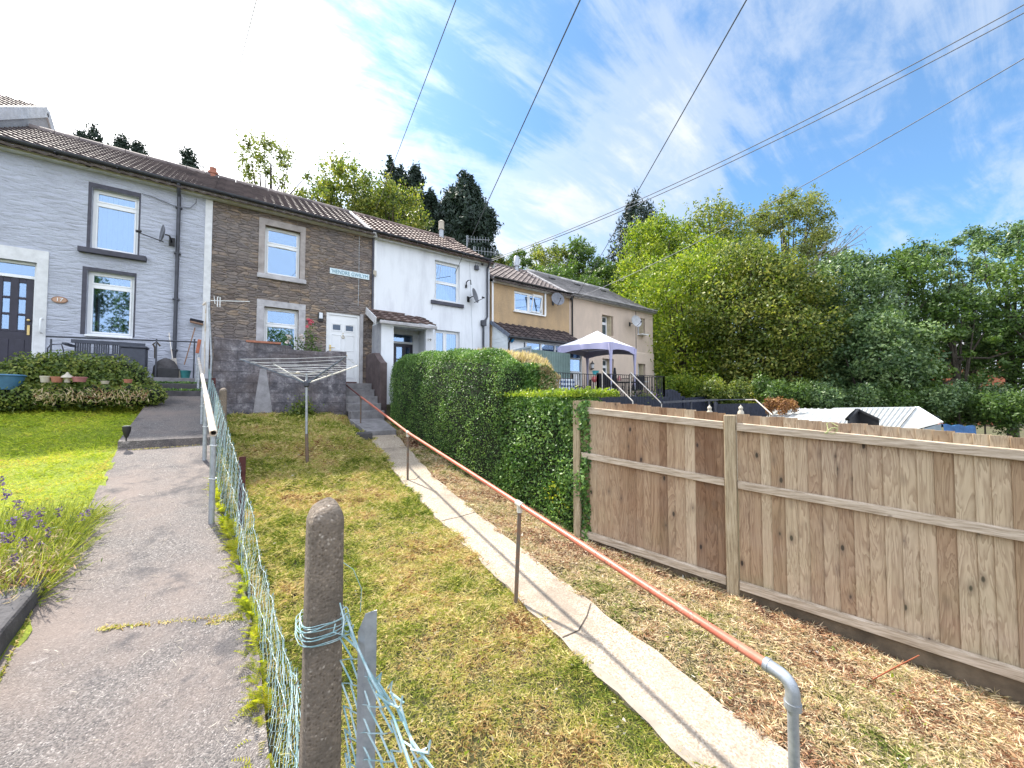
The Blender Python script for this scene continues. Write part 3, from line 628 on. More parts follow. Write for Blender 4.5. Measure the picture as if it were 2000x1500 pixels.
# ------------------------------------------------------------------ houses
def wall_with_holes(mb, X0, X1, Z0, Z1, Y, holes, depth=.14):
    xs = sorted({X0, X1, *[h[0] for h in holes], *[h[1] for h in holes]}); zs = sorted({Z0, Z1, *[h[2] for h in holes], *[h[3] for h in holes]})
    for i in range(len(xs)-1):
        for j in range(len(zs)-1):
            cx_, cz_ = (xs[i]+xs[i+1])/2, (zs[j]+zs[j+1])/2
            if any(h[0] < cx_ < h[1] and h[2] < cz_ < h[3] for h in holes): continue
            mb.add([(xs[i],Y,zs[j]),(xs[i+1],Y,zs[j]),(xs[i+1],Y,zs[j+1]),(xs[i],Y,zs[j+1])], [(0,1,2,3)])
    for (a, b, c, d) in holes:
        y2 = Y+depth
        mb.add([(a,Y,c),(b,Y,c),(b,Y,d),(a,Y,d),(a,y2,c),(b,y2,c),(b,y2,d),(a,y2,d)], [(0,4,5,1),(1,5,6,2),(2,6,7,3),(3,7,4,0)])
def tiled_roof(mb, X0, X1, Ye, Ze, Yr, Zr, tile=.21, course=.27, amp=.018, lip=.038, rng=random.Random(3), slate=False):
    L = math.hypot(Yr-Ye, Zr-Ze); n = max(1, round(L/course)); sy, sz = (Yr-Ye)/L, (Zr-Ze)/L; ny_, nz_ = -sz, sy
    per = 1 if slate else 8; m = int((X1-X0)/tile*per)
    us = [X0+(X1-X0)*i/m for i in range(m+1)]
    def wave(u):
        if slate: return 0.0
        t = (u/tile) % 1.0; return amp*(math.sin(2*math.pi*t)*.7+.3*math.sin(4*math.pi*t))
    for k in range(n):
        s0, s1 = L*k/n, L*(k+1)/n; off = .5*tile if (slate and k % 2) else 0.0
        vs = []
        for i, u in enumerate(us):
            h = wave(u)
            vs += [(u, Ye+sy*s0+ny_*(h+lip), Ze+sz*s0+nz_*(h+lip)), (u, Ye+sy*s1+ny_*(h+.002), Ze+sz*s1+nz_*(h+.002)), (u, Ye+sy*s0+ny_*(h-.004), Ze+sz*s0+nz_*(h-.004))]
        b = len(mb.v); mb.v.extend(vs)
        for i in range(m):
            mb.f.append((b+3*i, b+3*i+3, b+3*i+4, b+3*i+1)); mb.f.append((b+3*i+2, b+3*i+5, b+3*i+3, b+3*i))
            if i % per == 0: rv = rng.random()
            mb.r += [rv, rv*.4]
def window(parent, x0, x1, z0, z1, Y=FY, rec=.11, trans=None, mull=None, sill=None, surround=None, blind=None, fw=.05, vent=False, frame_mat='upvc', sash=False, label=None, head=None):
    y = Y+rec; f = MB()
    f.box(x0,x1,y,y+.06,z1-fw,z1); f.box(x0,x1,y,y+.06,z0,z0+fw); f.box(x0,x0+fw,y,y+.06,z0+fw,z1-fw); f.box(x1-fw,x1,y,y+.06,z0+fw,z1-fw)
    cells = [(x0+fw, x1-fw, z0+fw, z1-fw)]
    if trans is not None:
        f.box(x0+fw,x1-fw,y-.004,y+.062,trans-.028,trans+.028); cells = [(x0+fw,x1-fw,z0+fw,trans-.028),(x0+fw,x1-fw,trans+.028,z1-fw)]
    if mull is not None:
        f.box(mull-.03,mull+.03,y-.004,y+.062,z0+fw,z1-fw); cells = [(x0+fw,mull-.03,z0+fw,z1-fw),(mull+.03,x1-fw,z0+fw,z1-fw)]
    for (a, b, c, d) in cells:                        # opening sash inside the frame
        s = .032 if not sash else .022
        f.box(a,b,y-.012,y+.04,d-s,d); f.box(a,b,y-.012,y+.04,c,c+s); f.box(a,a+s,y-.012,y+.04,c+s,d-s); f.box(b-s,b,y-.012,y+.04,c+s,d-s)
        if vent: f.box((a+b)/2-.16,(a+b)/2+.16,y-.026,y-.012,d-.02,d-.006)
    w = f.build('window', MT[frame_mat], parent, bevel=.004)
    if label: w['label'] = label
    for (a, b, c, d) in cells:
        MB().box(a+.02,b-.02,y+.012,y+.016,c+.02,d-.02).build('pane', MT['glass'], w)
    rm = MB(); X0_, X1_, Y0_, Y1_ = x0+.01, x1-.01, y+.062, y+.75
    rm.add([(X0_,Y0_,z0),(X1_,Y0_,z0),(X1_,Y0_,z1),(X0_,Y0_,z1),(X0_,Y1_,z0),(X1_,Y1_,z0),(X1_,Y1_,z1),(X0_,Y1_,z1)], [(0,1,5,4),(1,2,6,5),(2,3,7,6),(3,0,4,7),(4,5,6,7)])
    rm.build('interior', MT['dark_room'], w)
    if blind:
        bl = MB()
        if blind == 'vertical' or blind == 'vertical_open':
            n = int((x1-x0)/.088); tw = .2 if blind == 'vertical' else .75
            for k in range(n):
                xx = x0+.07+(x1-x0-.14)*k/max(1, n-1); wdt = .040 if blind == 'vertical' else .020
                bl.obox((xx, y+.13, (z0+z1)/2), (wdt, wdt*math.tan(tw)*.6, 0), (-.0006,.0015,0), (0,0,(z1-z0)/2-.03))
        else:                                         # gathered net curtains
            n = 46; vs = []
            for k in range(n+1):
                xx = x0+.05+(x1-x0-.10)*k/n; yy = y+.14+.018*math.sin(k*1.15)
                vs += [(xx, yy, z0+.03), (xx, yy, z1-.03)]
            bl.add(vs, [(2*k,2*k+2,2*k+3,2*k+1) for k in range(n)])
        bl.build('blind', MT['blind' if blind != 'curtain' else 'curtain'], w)
    if sill:
        m_, ov, pr, th = sill; MB().box(x0-ov,x1+ov,Y-pr,Y+rec+.01,z0-th,z0-.002).build('sill', MT[m_], w, bevel=.006)
    if surround:
        m_, l_, r_, t_, b_, pr = surround; s = MB()
        s.box(x0-l_,x1+r_,Y-pr,Y+.002,z1,z1+t_); s.box(x0-l_,x0,Y-pr,Y+.002,z0-b_,z1); s.box(x1,x1+r_,Y-pr,Y+.002,z0-b_,z1)
        if b_ > 0: s.box(x0,x1,Y-pr,Y+.002,z0-b_,z0-.1)
        s.build('surround', MT[m_], w, bevel=.005)
    return w
EAVE = 4.93; RY, RZ = 15.0, 6.80
def eaves(parent, X0, X1, Z, Y=FY, gm='gutter', fasc='white_paint', brk=True):
    fb = MB(); fb.box(X0,X1,Y-.16,Y-.13,Z-.02,Z+.15); fb.box(X0,X1,Y-.13,Y+.0,Z-.02,Z-.005)
    fb.build('fascia', MT[fasc], parent)
    g = MB(); n = 8; prof = [(Y-.222+.062*math.cos(math.pi+math.pi*k/n), Z+.155+.062*math.sin(math.pi+math.pi*k/n)) for k in range(n+1)]
    inner = [(Y-.222+.054*math.cos(2*math.pi-math.pi*k/n), Z+.155+.054*math.sin(2*math.pi-math.pi*k/n)) for k in range(n+1)]
    g.poly_x(prof+inner, X0, X1)
    if brk:
        k = X0+.4
        while k < X1: g.box(k-.012,k+.012,Y-.287,Y-.16,Z+.085,Z+.1); k += .9
    g.build('gutter', MT[gm], parent)
def shell(mb, X0, X1, Z0, Ze, Yr=RY, Zr=RZ, Yb=18.0, Y=FY):
    Yf = Y+.001
    mb.add([(X0,Yf,Z0),(X0,Yb,Z0),(X0,Yb,Ze),(X0,Yr,Zr-.06),(X0,Yf,Ze)], [(0,4,3,2,1)])
    mb.add([(X1,Yf,Z0),(X1,Yb,Z0),(X1,Yb,Ze),(X1,Yr,Zr-.06),(X1,Yf,Ze)], [(0,1,2,3,4)])
    mb.add([(X0,Yb,Z0),(X1,Yb,Z0),(X1,Yb,Ze),(X0,Yb,Ze)], [(1,0,3,2)])
def roof(parent, X0, X1, Ze, Yr, Zr, mat, tile=.21, course=.25, Yb=18.2, over=.24, slate=False, seed=1, ridge=True, amp=.016):
    r = MB(); t = (Zr-Ze)/(Yr-FY); z_e = Ze-over*t+.16
    tiled_roof(r, X0, X1, FY-over, z_e, Yr, Zr+.10, tile, course, slate=slate, rng=random.Random(seed), amp=amp)
    r.add([(X0,Yr,Zr+.10),(X1,Yr,Zr+.10),(X1,Yb,Ze+.1),(X0,Yb,Ze+.1)], [(0,1,2,3)])
    r.add([(X0,FY-over,z_e-.02),(X1,FY-over,z_e-.02),(X1,Yr,Zr+.03),(X0,Yr,Zr+.03)], [(3,2,1,0)])
    for X in (X0, X1):
        r.add([(X,FY-over,z_e-.03),(X,Yr,Zr+.02),(X,Yr,Zr+.12),(X,FY-over,z_e+.03)], [(0,1,2,3)])
    o = r.build('roof', MT[mat], parent)
    if ridge:
        rb = MB(); x = X0; rr = random.Random(seed+9)
        while x < X1-.05:
            w_ = min(.44, X1-x); rb.cur = rr.random(); rb.tube([(x, Yr, Zr+.085), (x+w_-.012, Yr, Zr+.085+rr.uniform(-.004,.004))], .105, 12); x += w_
        rb.build('ridge', MT[mat], o)
    return o
Z0 = -.4
# --- grey painted house (number 17)
XA, XB, XC, XD = -4.35, -.50, 3.44, 7.68
h1 = empty('terraced_house', (-2.4, FY, Z0), 'pale grey painted stone house with dark door, leftmost of the terrace', 'house')
uw = (F(180,372)[0], F(272,388)[0], F(230,494)[1], F(230,376)[1]); lw = (F(170,540)[0], F(263,545)[0], F(215,656)[1], F(215,533)[1])
dr = (-4.12, F(69,600)[0], .42, F(60,512)[1])
mb = MB(); wall_with_holes(mb, XA, XB, Z0, EAVE, FY, [uw, lw, dr]); shell(mb, XA, XB, Z0, EAVE); mb.build('wall', MT['grey_wall'], h1)
window(h1, *uw, trans=uw[3]-.30, blind='vertical', sill=('dark_paint', .16, .11, .11), surround=('dark_paint', .055, .03, .10, 0, .006))
window(h1, *lw, trans=lw[3]-.30, blind='vertical_open', sill=('upvc', .0, .05, .04), surround=('dark_paint', .07, .03, .07, 0, .006))
d = MB(); y = FY+.10; x0, x1, z0, z1 = dr; zt = 2.42
d.box(x0+.05,x1-.05,y,y+.05,z0,z0+.9); zz0 = z0+.9
for xx in np.linspace(x0+.05, x1-.05-.11, 4): d.box(xx,xx+.11 if xx > x0+.1 and xx < x1-.2 else xx+.11,y,y+.05,zz0,zt)
xs_ = np.linspace(x0+.05, x1-.16, 4)
for k in range(4):
    zc = zz0+(zt-zz0-.1)*k/3
    for i in range(3): d.box(xs_[i]+.11, xs_[i+1], y+.003, y+.047, zc, zc+.09 if k == 3 else zc+.05)
for i in range(3):
    d.box(xs_[i]+.10, xs_[i+1]+.01, y-.012, y, z0+.15, z0+.75)
dob = d.build('door', MT['navy_door'], h1, bevel=.006)
MB().box(x0+.08,x1-.08,y+.02,y+.024,zz0,zt-.02).build('pane', MT['glass'], dob)
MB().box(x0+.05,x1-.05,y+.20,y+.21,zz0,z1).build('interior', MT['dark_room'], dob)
fr = MB(); fr.box(x1-.05,x1,y-.02,y+.06,z0,z1); fr.box(x0,x0+.05,y-.02,y+.06,z0,z1); fr.box(x0+.05,x1-.05,y-.02,y+.06,z1-.05,z1); fr.box(x0+.05,x1-.05,y-.02,y+.06,zt,zt+.06); fr.build('frame', MT['upvc'], dob, bevel=.004)
MB().box(x0+.05,x1-.05,y+.02,y+.024,zt+.06,z1-.05).build('pane', MT['glass'], dob)
hd = MB(); hd.lathe([(.0,0),(.022,.004),(.022,.03),(0,.036)], (x1-.10,y-.02,z0+1.15), 12, axis=(0,-1,0)); hd.box(x1-.12,x1-.085,y-.02,y,z0+.85,z0+1.05); hd.build('handle', MT['brass'], dob)
s_ = MB(); xo = F(92,600)[0]; zo = F(60,487)[1]
s_.box(x1, xo, FY-.022, FY, z0, zo); s_.box(x0-.3, x1, FY-.022, FY, z1, zo); s_.build('surround', MT['white_paint'], dob)
gh = MB(); xh = (x1+xo)/2+.02; za, zb = F(78,650)[1], F(78,622)[1]
gh.tube([(xh,FY-.02,za),(xh,FY-.08,za+.02),(xh,FY-.09,za+.06),(xh,FY-.09,zb-.06),(xh,FY-.08,zb-.02),(xh,FY-.02,zb)], .016, 10); gh.build('grab_handle', MT['upvc'], h1, smooth=True)
MB().box(F(396,600)[0], XB-.002, FY-.018, FY, Z0, EAVE-.03).build('corner_strip', MT['white_paint'], h1)
eaves(h1, XA, XB, EAVE); roof(h1, XA+.012, XB, EAVE, RY, RZ, 'tile', seed=11)
dp = MB(); xd = F(347,500)[0]; dp.tube([(xd,FY-.22,EAVE+.10),(xd,FY-.2,EAVE-.02),(xd,FY-.06,EAVE-.16),(xd,FY-.06,.5)], .036, 10)
for zz_ in (1.1, 2.3, 3.4, 4.5): dp.box(xd-.06,xd+.06,FY-.10,FY,zz_,zz_+.03)
dp.build('downpipe', MT['gutter'], h1, smooth=True)
MB().lathe([(.0,0),(.05,0),(.05,.02),(0,.03)], (F(177,342)[0], FY-.161, EAVE+.04), 14, axis=(0,-1,0)).build('vent', MT['black'], h1)
fl = MB(); pfl = on_y(416, 345, RY); fl.lathe([(.12,-.3),(.12,.0),(.14,.0),(.14,.06),(.09,.06),(.09,.20)], (pfl.x, RY, RZ+.16), 14); fl.build('chimney_pot', MT['terracotta'], h1, smooth=True)
# --- brown stone house
h2 = empty('terraced_house', (1.47, FY, Z0), 'bare brown stone house with white front door and street name plate', 'house')
uw = (F(517,500)[0], F(586,500)[0], F(550,540)[1], F(550,446)[1]); lw = (F(516,620)[0], F(583,620)[0], F(550,676)[1]-.25, F(550,602)[1])
dr = (F(637,650)[0], F(703,650)[0], .42, F(670,612)[1])
mb = MB(); wall_with_holes(mb, XB+.004, XC, Z0, EAVE, FY, [uw, lw, dr]); shell(mb, XB+.004, XC, Z0, EAVE); mb.build('wall', MT['stone'], h2)
window(h2, *uw, trans=uw[3]-.46, vent=True, rec=.12, surround=('surround_up', .14, .13, .17, 0, .02), sill=('surround', .16, .06, .12))
window(h2, *lw, trans=lw[3]-.46, vent=True, rec=.12, surround=('surround', .17, .17, .17, 0, .02), sill=('surround', .14, .06, .1))
x0, x1, z0, z1 = dr; y = FY+.06; d = MB(); d.box(x0+.07,x1-.07,y,y+.045,z0+.04,z1-.07)
lx0, lx1 = x0+.07, x1-.07; xm = (lx0+lx1)/2
def panel(a, b, c, e_): d.box(a,b,y-.012,y,c,c+.014); d.box(a,b,y-.012,y,e_-.014,e_); d.box(a,a+.014,y-.012,y,c+.014,e_-.014); d.box(b-.014,b,y-.012,y,c+.014,e_-.014)
for sx in (-1, 1):
    a, b = (lx0+.09, xm-.05) if sx < 0 else (xm+.05, lx1-.09)
    panel(a, b, z0+.16, z0+.72); panel(a, b, z0+.95, z0+1.42); panel(a-.01, b+.01, z0+1.52, z0+1.74)
dob = d.build('door', MT['upvc'], h2, bevel=.003)
for a, b in ((lx0+.115, xm-.075), (xm+.075, lx1-.115)): MB().box(a,b,y-.006,y-.002,z0+1.555,z0+1.705).build('pane', plain('dark_door_glass', (.06,.10,.16), .08, .2, 4, 0), dob)
fr = MB(); fr.box(x0,x0+.07,y-.03,y+.06,z0,z1); fr.box(x1-.07,x1,y-.03,y+.06,z0,z1); fr.box(x0+.07,x1-.07,y-.03,y+.06,z1-.07,z1); fr.build('frame', MT['upvc'], dob, bevel=.004)
MB().box(x0+.07,x1-.07,y-.04,y+.05,z0,z0+.04).build('threshold', MT['red_metal'], dob)
hw = MB(); hw.box(xm-.12,xm+.12,y-.014,y,z0+.80,z0+.84); hw.build('letterbox', MT['brass'], dob)
hw = MB(); hw.box(lx0+.03,lx0+.07,y-.02,y,z0+.92,z0+1.1); hw.tube([(lx0+.05,y-.02,z0+1.02),(lx0+.05,y-.05,z0+1.02),(lx0+.17,y-.05,z0+1.02)], .009, 8); hw.build('handle', MT['brass'], dob)
hw = MB(); hw.tube([(xm+.03*math.cos(t), y-.02, z0+1.36+.045*math.sin(t)) for t in np.linspace(0, 2*math.pi, 14)], .007, 6); hw.lathe([(0,0),(.012,0),(.012,.02),(0,.02)], (xm,y-.012,z0+1.47), 10, axis=(0,-1,0)); hw.build('knocker', MT['brass'], dob)
# a pale moulding strip right of the door
ms = MB(); ms.box(x1,x1+.09,FY-.03,FY+.0,z0,z1+.03); ms.build('door_moulding', MT['surround'], h2, bevel=.008)
eaves(h2, XB, XC, EAVE); roof(h2, XB, XC-.05, EAVE, RY, RZ, 'tile', seed=12)
vr = MB(); n_ = 14
for k in range(n_):
    t0, t1 = k/n_, (k+1)/n_; ye = FY-.24; ze = EAVE-.24*(RZ-EAVE)/3+.16
    p = Vector((XC-.05, ye+(RY-ye)*t0, ze+(RZ+.1-ze)*t0+.05)); q = Vector((XC-.05, ye+(RY-ye)*(t1-.01), ze+(RZ+.1-ze)*(t1-.01)+.05)); vr.bar(p, q, .09, .05+.012*math.sin(k*2.1))
vr.build('mortar_verge', MT['white_paint'], h2)
st = Vector((F(626,619)[0], FY, F(626,619)[1]))
ll = MB(); ll.box(st.x-.065,st.x+.065,FY-.03,FY,st.z-.14,st.z+.12); lo = ll.build('outside_light', MT['black'], h2, bevel=.008)
MB().box(st.x-.045,st.x+.045,FY-.085,FY-.031,st.z-.06,st.z+.11).build('lamp_shade', MT['glow'], lo, bevel=.008)
cb = MB(); xc_ = F(700,560)[0]; cb.tube([(xc_,FY-.02,EAVE-.05),(xc_+.008,FY-.012,3.6),(xc_-.006,FY-.02,2.75)], .007, 5); cb.build('cable', MT['wire_pale'], h2)
dk = MB(); dk.box(XC-.055,XC-.002,FY-.05,FY,2.65,EAVE-.02); dk.build('edge_strip', MT['dark_paint'], h2)
def text_mesh(body, size, depth=.004, font_scale=(1, 1), space=1.0):
    cu = bpy.data.curves.new('txt', 'FONT'); cu.body = body; cu.size = size; cu.extrude = depth; cu.align_x = 'CENTER'; cu.align_y = 'CENTER'; cu.space_character = space
    ob = bpy.data.objects.new('txt', cu); COL.objects.link(ob); bpy.context.view_layer.update()
    me = bpy.data.meshes.new_from_object(ob.evaluated_get(bpy.context.evaluated_depsgraph_get()))
    bpy.data.objects.remove(ob); bpy.data.curves.remove(cu); return me
def letters(body, size, w, name, mat, parent, pos):
    me = text_mesh(body, size); co = np.empty(len(me.vertices)*3); me.vertices.foreach_get('co', co); co = co.reshape(-1, 3)
    k = w/(co[:,0].max()-co[:,0].min()); co[:,0] *= k; co = np.stack([co[:,0], -co[:,2], co[:,1]], 1); me.vertices.foreach_set('co', co.ravel()); me.materials.clear()
    return link_mesh(name, me, mat, parent, Vector(pos)-wloc(parent))
a, b = F(644,530), F(723,541); zc = (a[1]+b[1])/2
sg = empty('street_name_plate', ((a[0]+b[0])/2, FY, zc-.09), 'pale blue street name plate high on the brown stone wall', 'street sign')
pl = MB(); pl.box(a[0], b[0]-.03, FY-.022, FY-.002, zc-.085, zc+.085); pl.build('sign_board', MT['plate'], sg, bevel=.008)
letters('\u2019HENDRE GWILYM', .155, (b[0]-a[0])*.90, 'lettering', MT['letters'], sg, ((a[0]+b[0])/2-.015, FY-.026, zc-.004))
a = F(117,586); np_ = empty('house_number_plaque', (a[0], FY, a[1]-.07), 'oval terracotta house number plaque beside the dark door', 'house number')
pq = MB(); n = 28; ring = [(a[0]+.115*math.cos(2*math.pi*k/n), a[1]+.072*math.sin(2*math.pi*k/n)) for k in range(n)]; pq.poly_y(ring, FY-.022, FY-.001); pq.build('plaque', MT['oldwood'], np_)
pq = MB(); ring = [(a[0]+.098*math.cos(2*math.pi*k/n), a[1]+.056*math.sin(2*math.pi*k/n)) for k in range(n)]; pq.poly_y(ring, FY-.027, FY-.0225); pq.build('plaque_face', plain('tan_glaze', (.50,.30,.20), .5), np_)
letters('17', .10, .085, 'numerals', MT['upvc'], np_, (a[0], FY-.031, a[1]))
# --- white rendered house (number 19)
h3 = empty('terraced_house', (5.5, FY, Z0), 'white rendered house with small tiled porch and sash window', 'house')
uw = (F(849,550)[0], F(887,550)[0], F(868,590)[1], F(868,514)[1]); lw = (F(849,660)[0], F(887,660)[0], F(868,700)[1], F(868,648)[1])
mb = MB(); wall_with_holes(mb, XC+.004, XD, Z0, EAVE, FY, [(uw[0], uw[1]+.22, uw[2], uw[3]+.05), (lw[0], lw[1]+.22, lw[2], lw[3]+.05), (3.85, 4.72, .40, 2.02)]); shell(mb, XC+.004, XD, Z0, EAVE); mb.build('wall', MT['white_wall'], h3)
window(h3, uw[0], uw[1]+.22, uw[2], uw[3]+.05, trans=(uw[2]+uw[3])/2, sash=True, blind='curtain', rec=.10, fw=.07, sill=('dark_paint', .14, .07, .12))
window(h3, lw[0], lw[1]+.22, lw[2], lw[3]+.05, mull=(lw[0]+lw[1]+.22)/2-.06, blind='vertical', rec=.10, fw=.06)
MB().box(XC+.008, F(735,500)[0], FY-.02, FY, Z0, EAVE-.03).build('corner_strip', MT['upvc'], h3)
eaves(h3, XC, XD+.02, EAVE); roof(h3, XC+.05, XD+.06, EAVE, RY, RZ, 'tile_brown', tile=.24, course=.30, seed=13, amp=.022)
bb = MB(); ye = FY-.26; ze = EAVE-.26*(RZ-EAVE)/3+.08; bb.bar((XD+.05, ye, ze), (XD+.05, RY, RZ+.02), .03, .16); bb.build('bargeboard', MT['white_paint'], h3)
dp = MB(); xd = XD-.13; dp.tube([(xd,FY-.24,EAVE+.10),(xd,FY-.2,EAVE-.02),(xd,FY-.06,EAVE-.15),(xd,FY-.06,2.98),(xd-.07,FY-.06,2.86),(xd-.15,FY-.06,2.80),(xd-.17,FY-.06,2.65),(xd-.17,FY-.06,0)], .038, 10)
dp.box(xd-.26,xd-.08,FY-.13,FY,2.62,2.82); dp.build('downpipe', MT['gutter'], h3, smooth=True)
flu = MB(); pf = on_y(862, 462, RY-.15); flu.lathe([(.10,-.4),(.10,.22),(.085,.22),(.085,.26)], (pf.x, RY-.15, RZ+.10), 16); fo = flu.build('flue', MT['steel'], h3, smooth=True)
MB().lathe([(.125,.26),(.125,.30),(.115,.30),(.115,.56),(.125,.56),(.125,.60),(.05,.66)], (pf.x, RY-.15, RZ+.10), 16).build('flue_cowl', MT['cream_pot'], fo, smooth=True)
ab = MB(); p = F(768+0,0); zz1 = F(838,664)[1]
# porch
PY = 11.1; px0, px1 = 3.42, 5.02; pt = 2.22
pw_ = MB(); op = (on_y(769,650,PY).x, on_y(832,650,PY).x, on_y(800,640,PY).z)
pw_.box(px0,px0+.02,PY+.12,FY,-.2,pt); pw_.box(px0,op[0],PY,PY+.12,-.2,pt); pw_.box(op[1],px1,PY,PY+.12,-.2,pt); pw_.box(op[0],op[1],PY,PY+.12,op[2],pt); pw_.box(px1-.12,px1,PY+.12,FY,-.2,pt); pw_.box(px0+.02,px1-.12,PY+.12,FY,pt-.05,pt)
po = pw_.build('porch', MT['white_wall'], h3)
MB().box(px0-.012,px0-.002,PY+.02,FY,1.0,pt-.05).build('side_render', plain('stained_render', (.42,.43,.45), .9, .45, 3, .3, c2=(.25,.26,.30)), po)
pr_ = MB(); tiled_roof(pr_, px0-.18, px1+.04, PY-.13, pt+.02, FY, pt+.44, .3, .30, rng=random.Random(5)); pr_.box(px0-.1,px1-.6,FY-.06,FY,pt+.44,pt+.48); pr_.build('porch_roof', MT['tile_brown'], po)
pg = MB(); pg.box(px0-.10,px1+.05,PY-.20,PY-.13,pt-.12,pt-.02); pg.build('porch_gutter', MT['surround'], po, bevel=.02)
pv = MB(); pv.obox((px0-.2,(PY+FY)/2-.08,pt+.18),(.015,0,0),(0,.50,.235),(0,-.03,.09)); pv.build('bargeboard', MT['white_paint'], po)
x0, x1, z0, z1 = 3.85, 4.72, .40, 2.02; y = FY+.03; d = MB(); d.box(x0,x1,y,y+.05,z0,z0+.75)
for xx in (x0, (x0+x1)/2-.2, (x0+x1)/2+.1, x1-.1): d.box(xx, xx+.1, y, y+.05, z0+.75, 1.72)
d.box(x0+.1,x1-.1,y+.003,y+.047,1.2,1.24); d.box(x0+.1,x1-.1,y+.003,y+.047,1.62,1.72); do = d.build('door', MT['navy_door'], h3)
MB().box(x0+.02,x1-.02,y+.03,y+.034,z0+.75,z1-.01).build('pane', MT['glass'], do); MB().box(x0,x1,y-.01,y+.06,1.725,1.79).build('transom', MT['upvc'], do)
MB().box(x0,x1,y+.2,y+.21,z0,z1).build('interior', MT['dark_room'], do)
p = on_y(838, 664, PY); hn = empty('house_number_sign', (p.x, PY, p.z-.05), 'small black number on the white porch pillar', 'house number')
MB().box(p.x-.085,p.x+.085,PY-.006,PY-.001,p.z-.055,p.z+.055).build('plate', MT['white_paint'], hn); letters('19', .10, .11, 'numerals', MT['black'], hn, (p.x, PY-.012, p.z))
# --- tan pebbledash house with lean-to
E4 = 4.34; R4 = 6.18; XE = 11.8
h4 = empty('terraced_house', (9.7, FY, Z0), 'tan pebbledash house with lean to sun room and open window', 'house')
a = (F(1004,585)[0], F(1062,585)[0], F(1030,611)[1], F(1030,572)[1])
mb = MB(); wall_with_holes(mb, XD+.07, XE, Z0, E4, FY, [a]); shell(mb, XD+.07, XE, Z0, E4, Zr=R4); mb.build('wall', MT['orange_wall'], h4)
w = window(h4, *a, mull=(a[0]+a[1])/2+.0, blind='curtain', rec=.06, sill=('upvc', .04, .08, .05), fw=.055)
sw_ = MB(); xm = (a[0]+a[1])/2+.05; hh = a[3]-a[2]-.14
for (u, v, w1, w2) in ((0,0,.5,.04),(0,hh-.04,.5,.04),(0,0,.04,hh),(.46,0,.04,hh)):
    c_ = Vector((xm+u+w1/2, 0, 0)); zc_ = v+w2/2; sl = .30
    sw_.obox((xm+u+w1/2, FY-.02-sl*zc_*0+(-.26*zc_), a[2]+.07+zc_), (w1/2,0,0), (0,.018,.004), (0,-.26*w2/2,w2/2))
sw_.build('open_sash', MT['upvc'], w)
for q_ in ((a[1]+.02,a[1]+.10,FY-.06,FY,a[2]-.02,E4-.02), (XD+.09,XD+.16,FY-.05,FY,2.7,E4-.03)): MB().box(*q_).build('white_pipe', MT['upvc'], h4, bevel=.02)
eaves(h4, XD+.07, XE+.02, E4, gm='black'); roof(h4, XD+.07, XE, E4, RY, R4, 'tile', tile=.24, course=.30, seed=14, amp=.022)
flu = MB(); pf = on_y(1009, 531, RY-.2); flu.lathe([(.10,-.4),(.10,.16),(.14,.16),(.14,.60),(.1,.66)], (pf.x, RY-.2, R4+.02), 14); flu.build('flue', MT['steel'], h4, smooth=True)
vr = MB()
for k in range(12):
    t0, t1 = k/12, (k+1)/12; ye = FY-.24; ze = E4-.24*(R4-E4)/3+.16
    vr.bar((XE-.02, ye+(RY-ye)*t0, ze+(R4+.1-ze)*t0+.055), (XE-.02, ye+(RY-ye)*(t1-.01), ze+(R4+.1-ze)*(t1-.01)+.055), .10, .05)
vr.build('mortar_verge', MT['surround'], h4)
LX0, LX1, LY = 7.80, 11.50, 10.98; LZ = 2.12
lt = MB(); lt.box(LX0,LX0+.06,LY,FY,-.3,LZ); lt.poly_x([(LY,LZ),(FY,LZ),(FY,LZ+.62)], LX0, LX0+.06)
for k in range(14): lt.box(LX0-.012,LX0-.002,LY+.01,FY,.2+k*.15,.2+k*.15+.135)
lo = lt.build('sun_room', MT['cladding'], h4)
ft = MB()
ft.box(LX0+.06,LX1,LY,LY+.07,LZ-.12,LZ); ft.box(LX0+.06,LX1,LY,LY+.07,.95,1.05); ft.box(LX0+.06,LX1,LY,LY+.07,-.3,.4)
xs_ = np.linspace(LX0+.06, LX1-.07, 6)
for x_ in xs_: ft.box(x_, x_+.07, LY-.01, LY+.08, .4, LZ-.12)
for x_ in xs_[1:-1]: ft.box(x_+.07, x_+.68, LY-.004, LY+.075, LZ-.60, LZ-.54)
fo = ft.build('sun_room_frame', MT['upvc'], lo, bevel=.004)
MB().box(LX0+.13+.63,LX1-.07,LY+.03,LY+.034,1.05,LZ-.12).build('pane', MT['glass'], fo)
MB().box(LX0+.13+.63,LX1-.07,LY+.5,LY+.51,.95,LZ).build('interior', MT['grey_panel'], fo)
dd = MB(); dd.box(LX0+.13,LX0+.72,LY+.01,LY+.05,.1,LZ-.12); dd.box(LX0+.22,LX0+.60,LY-.008,LY+.01,1.35,1.80); dd.box(LX0+.22,LX0+.60,LY-.008,LY+.01,.3,1.1); dd.build('sun_room_door', MT['upvc'], lo, bevel=.01)
rr_ = MB(); tiled_roof(rr_, LX0-.06, LX1+.05, LY-.16, LZ+.02, FY, LZ+.72, .3, .30, rng=random.Random(6), amp=.03); rr_.build('sun_room_roof', MT['tile_dark'], lo)
gt = MB(); gt.tube([(LX0-.1,LY-.22,LZ-.02),(LX1+.08,LY-.22,LZ-.02)], .05, 8); gt.tube([(LX0+.0,LY-.22,LZ-.04),(LX0+.0,LY-.06,LZ-.2),(LX0+.0,LY-.06,0)], .035, 8); gt.build('gutter', MT['black'], lo, smooth=True)
bg_ = MB(); bg_.bar((LX0-.08,LY-.2,LZ+.02),(LX0-.08,FY,LZ+.70),.03,.13); bg_.build('bargeboard', MT['gutter_grey'], lo)
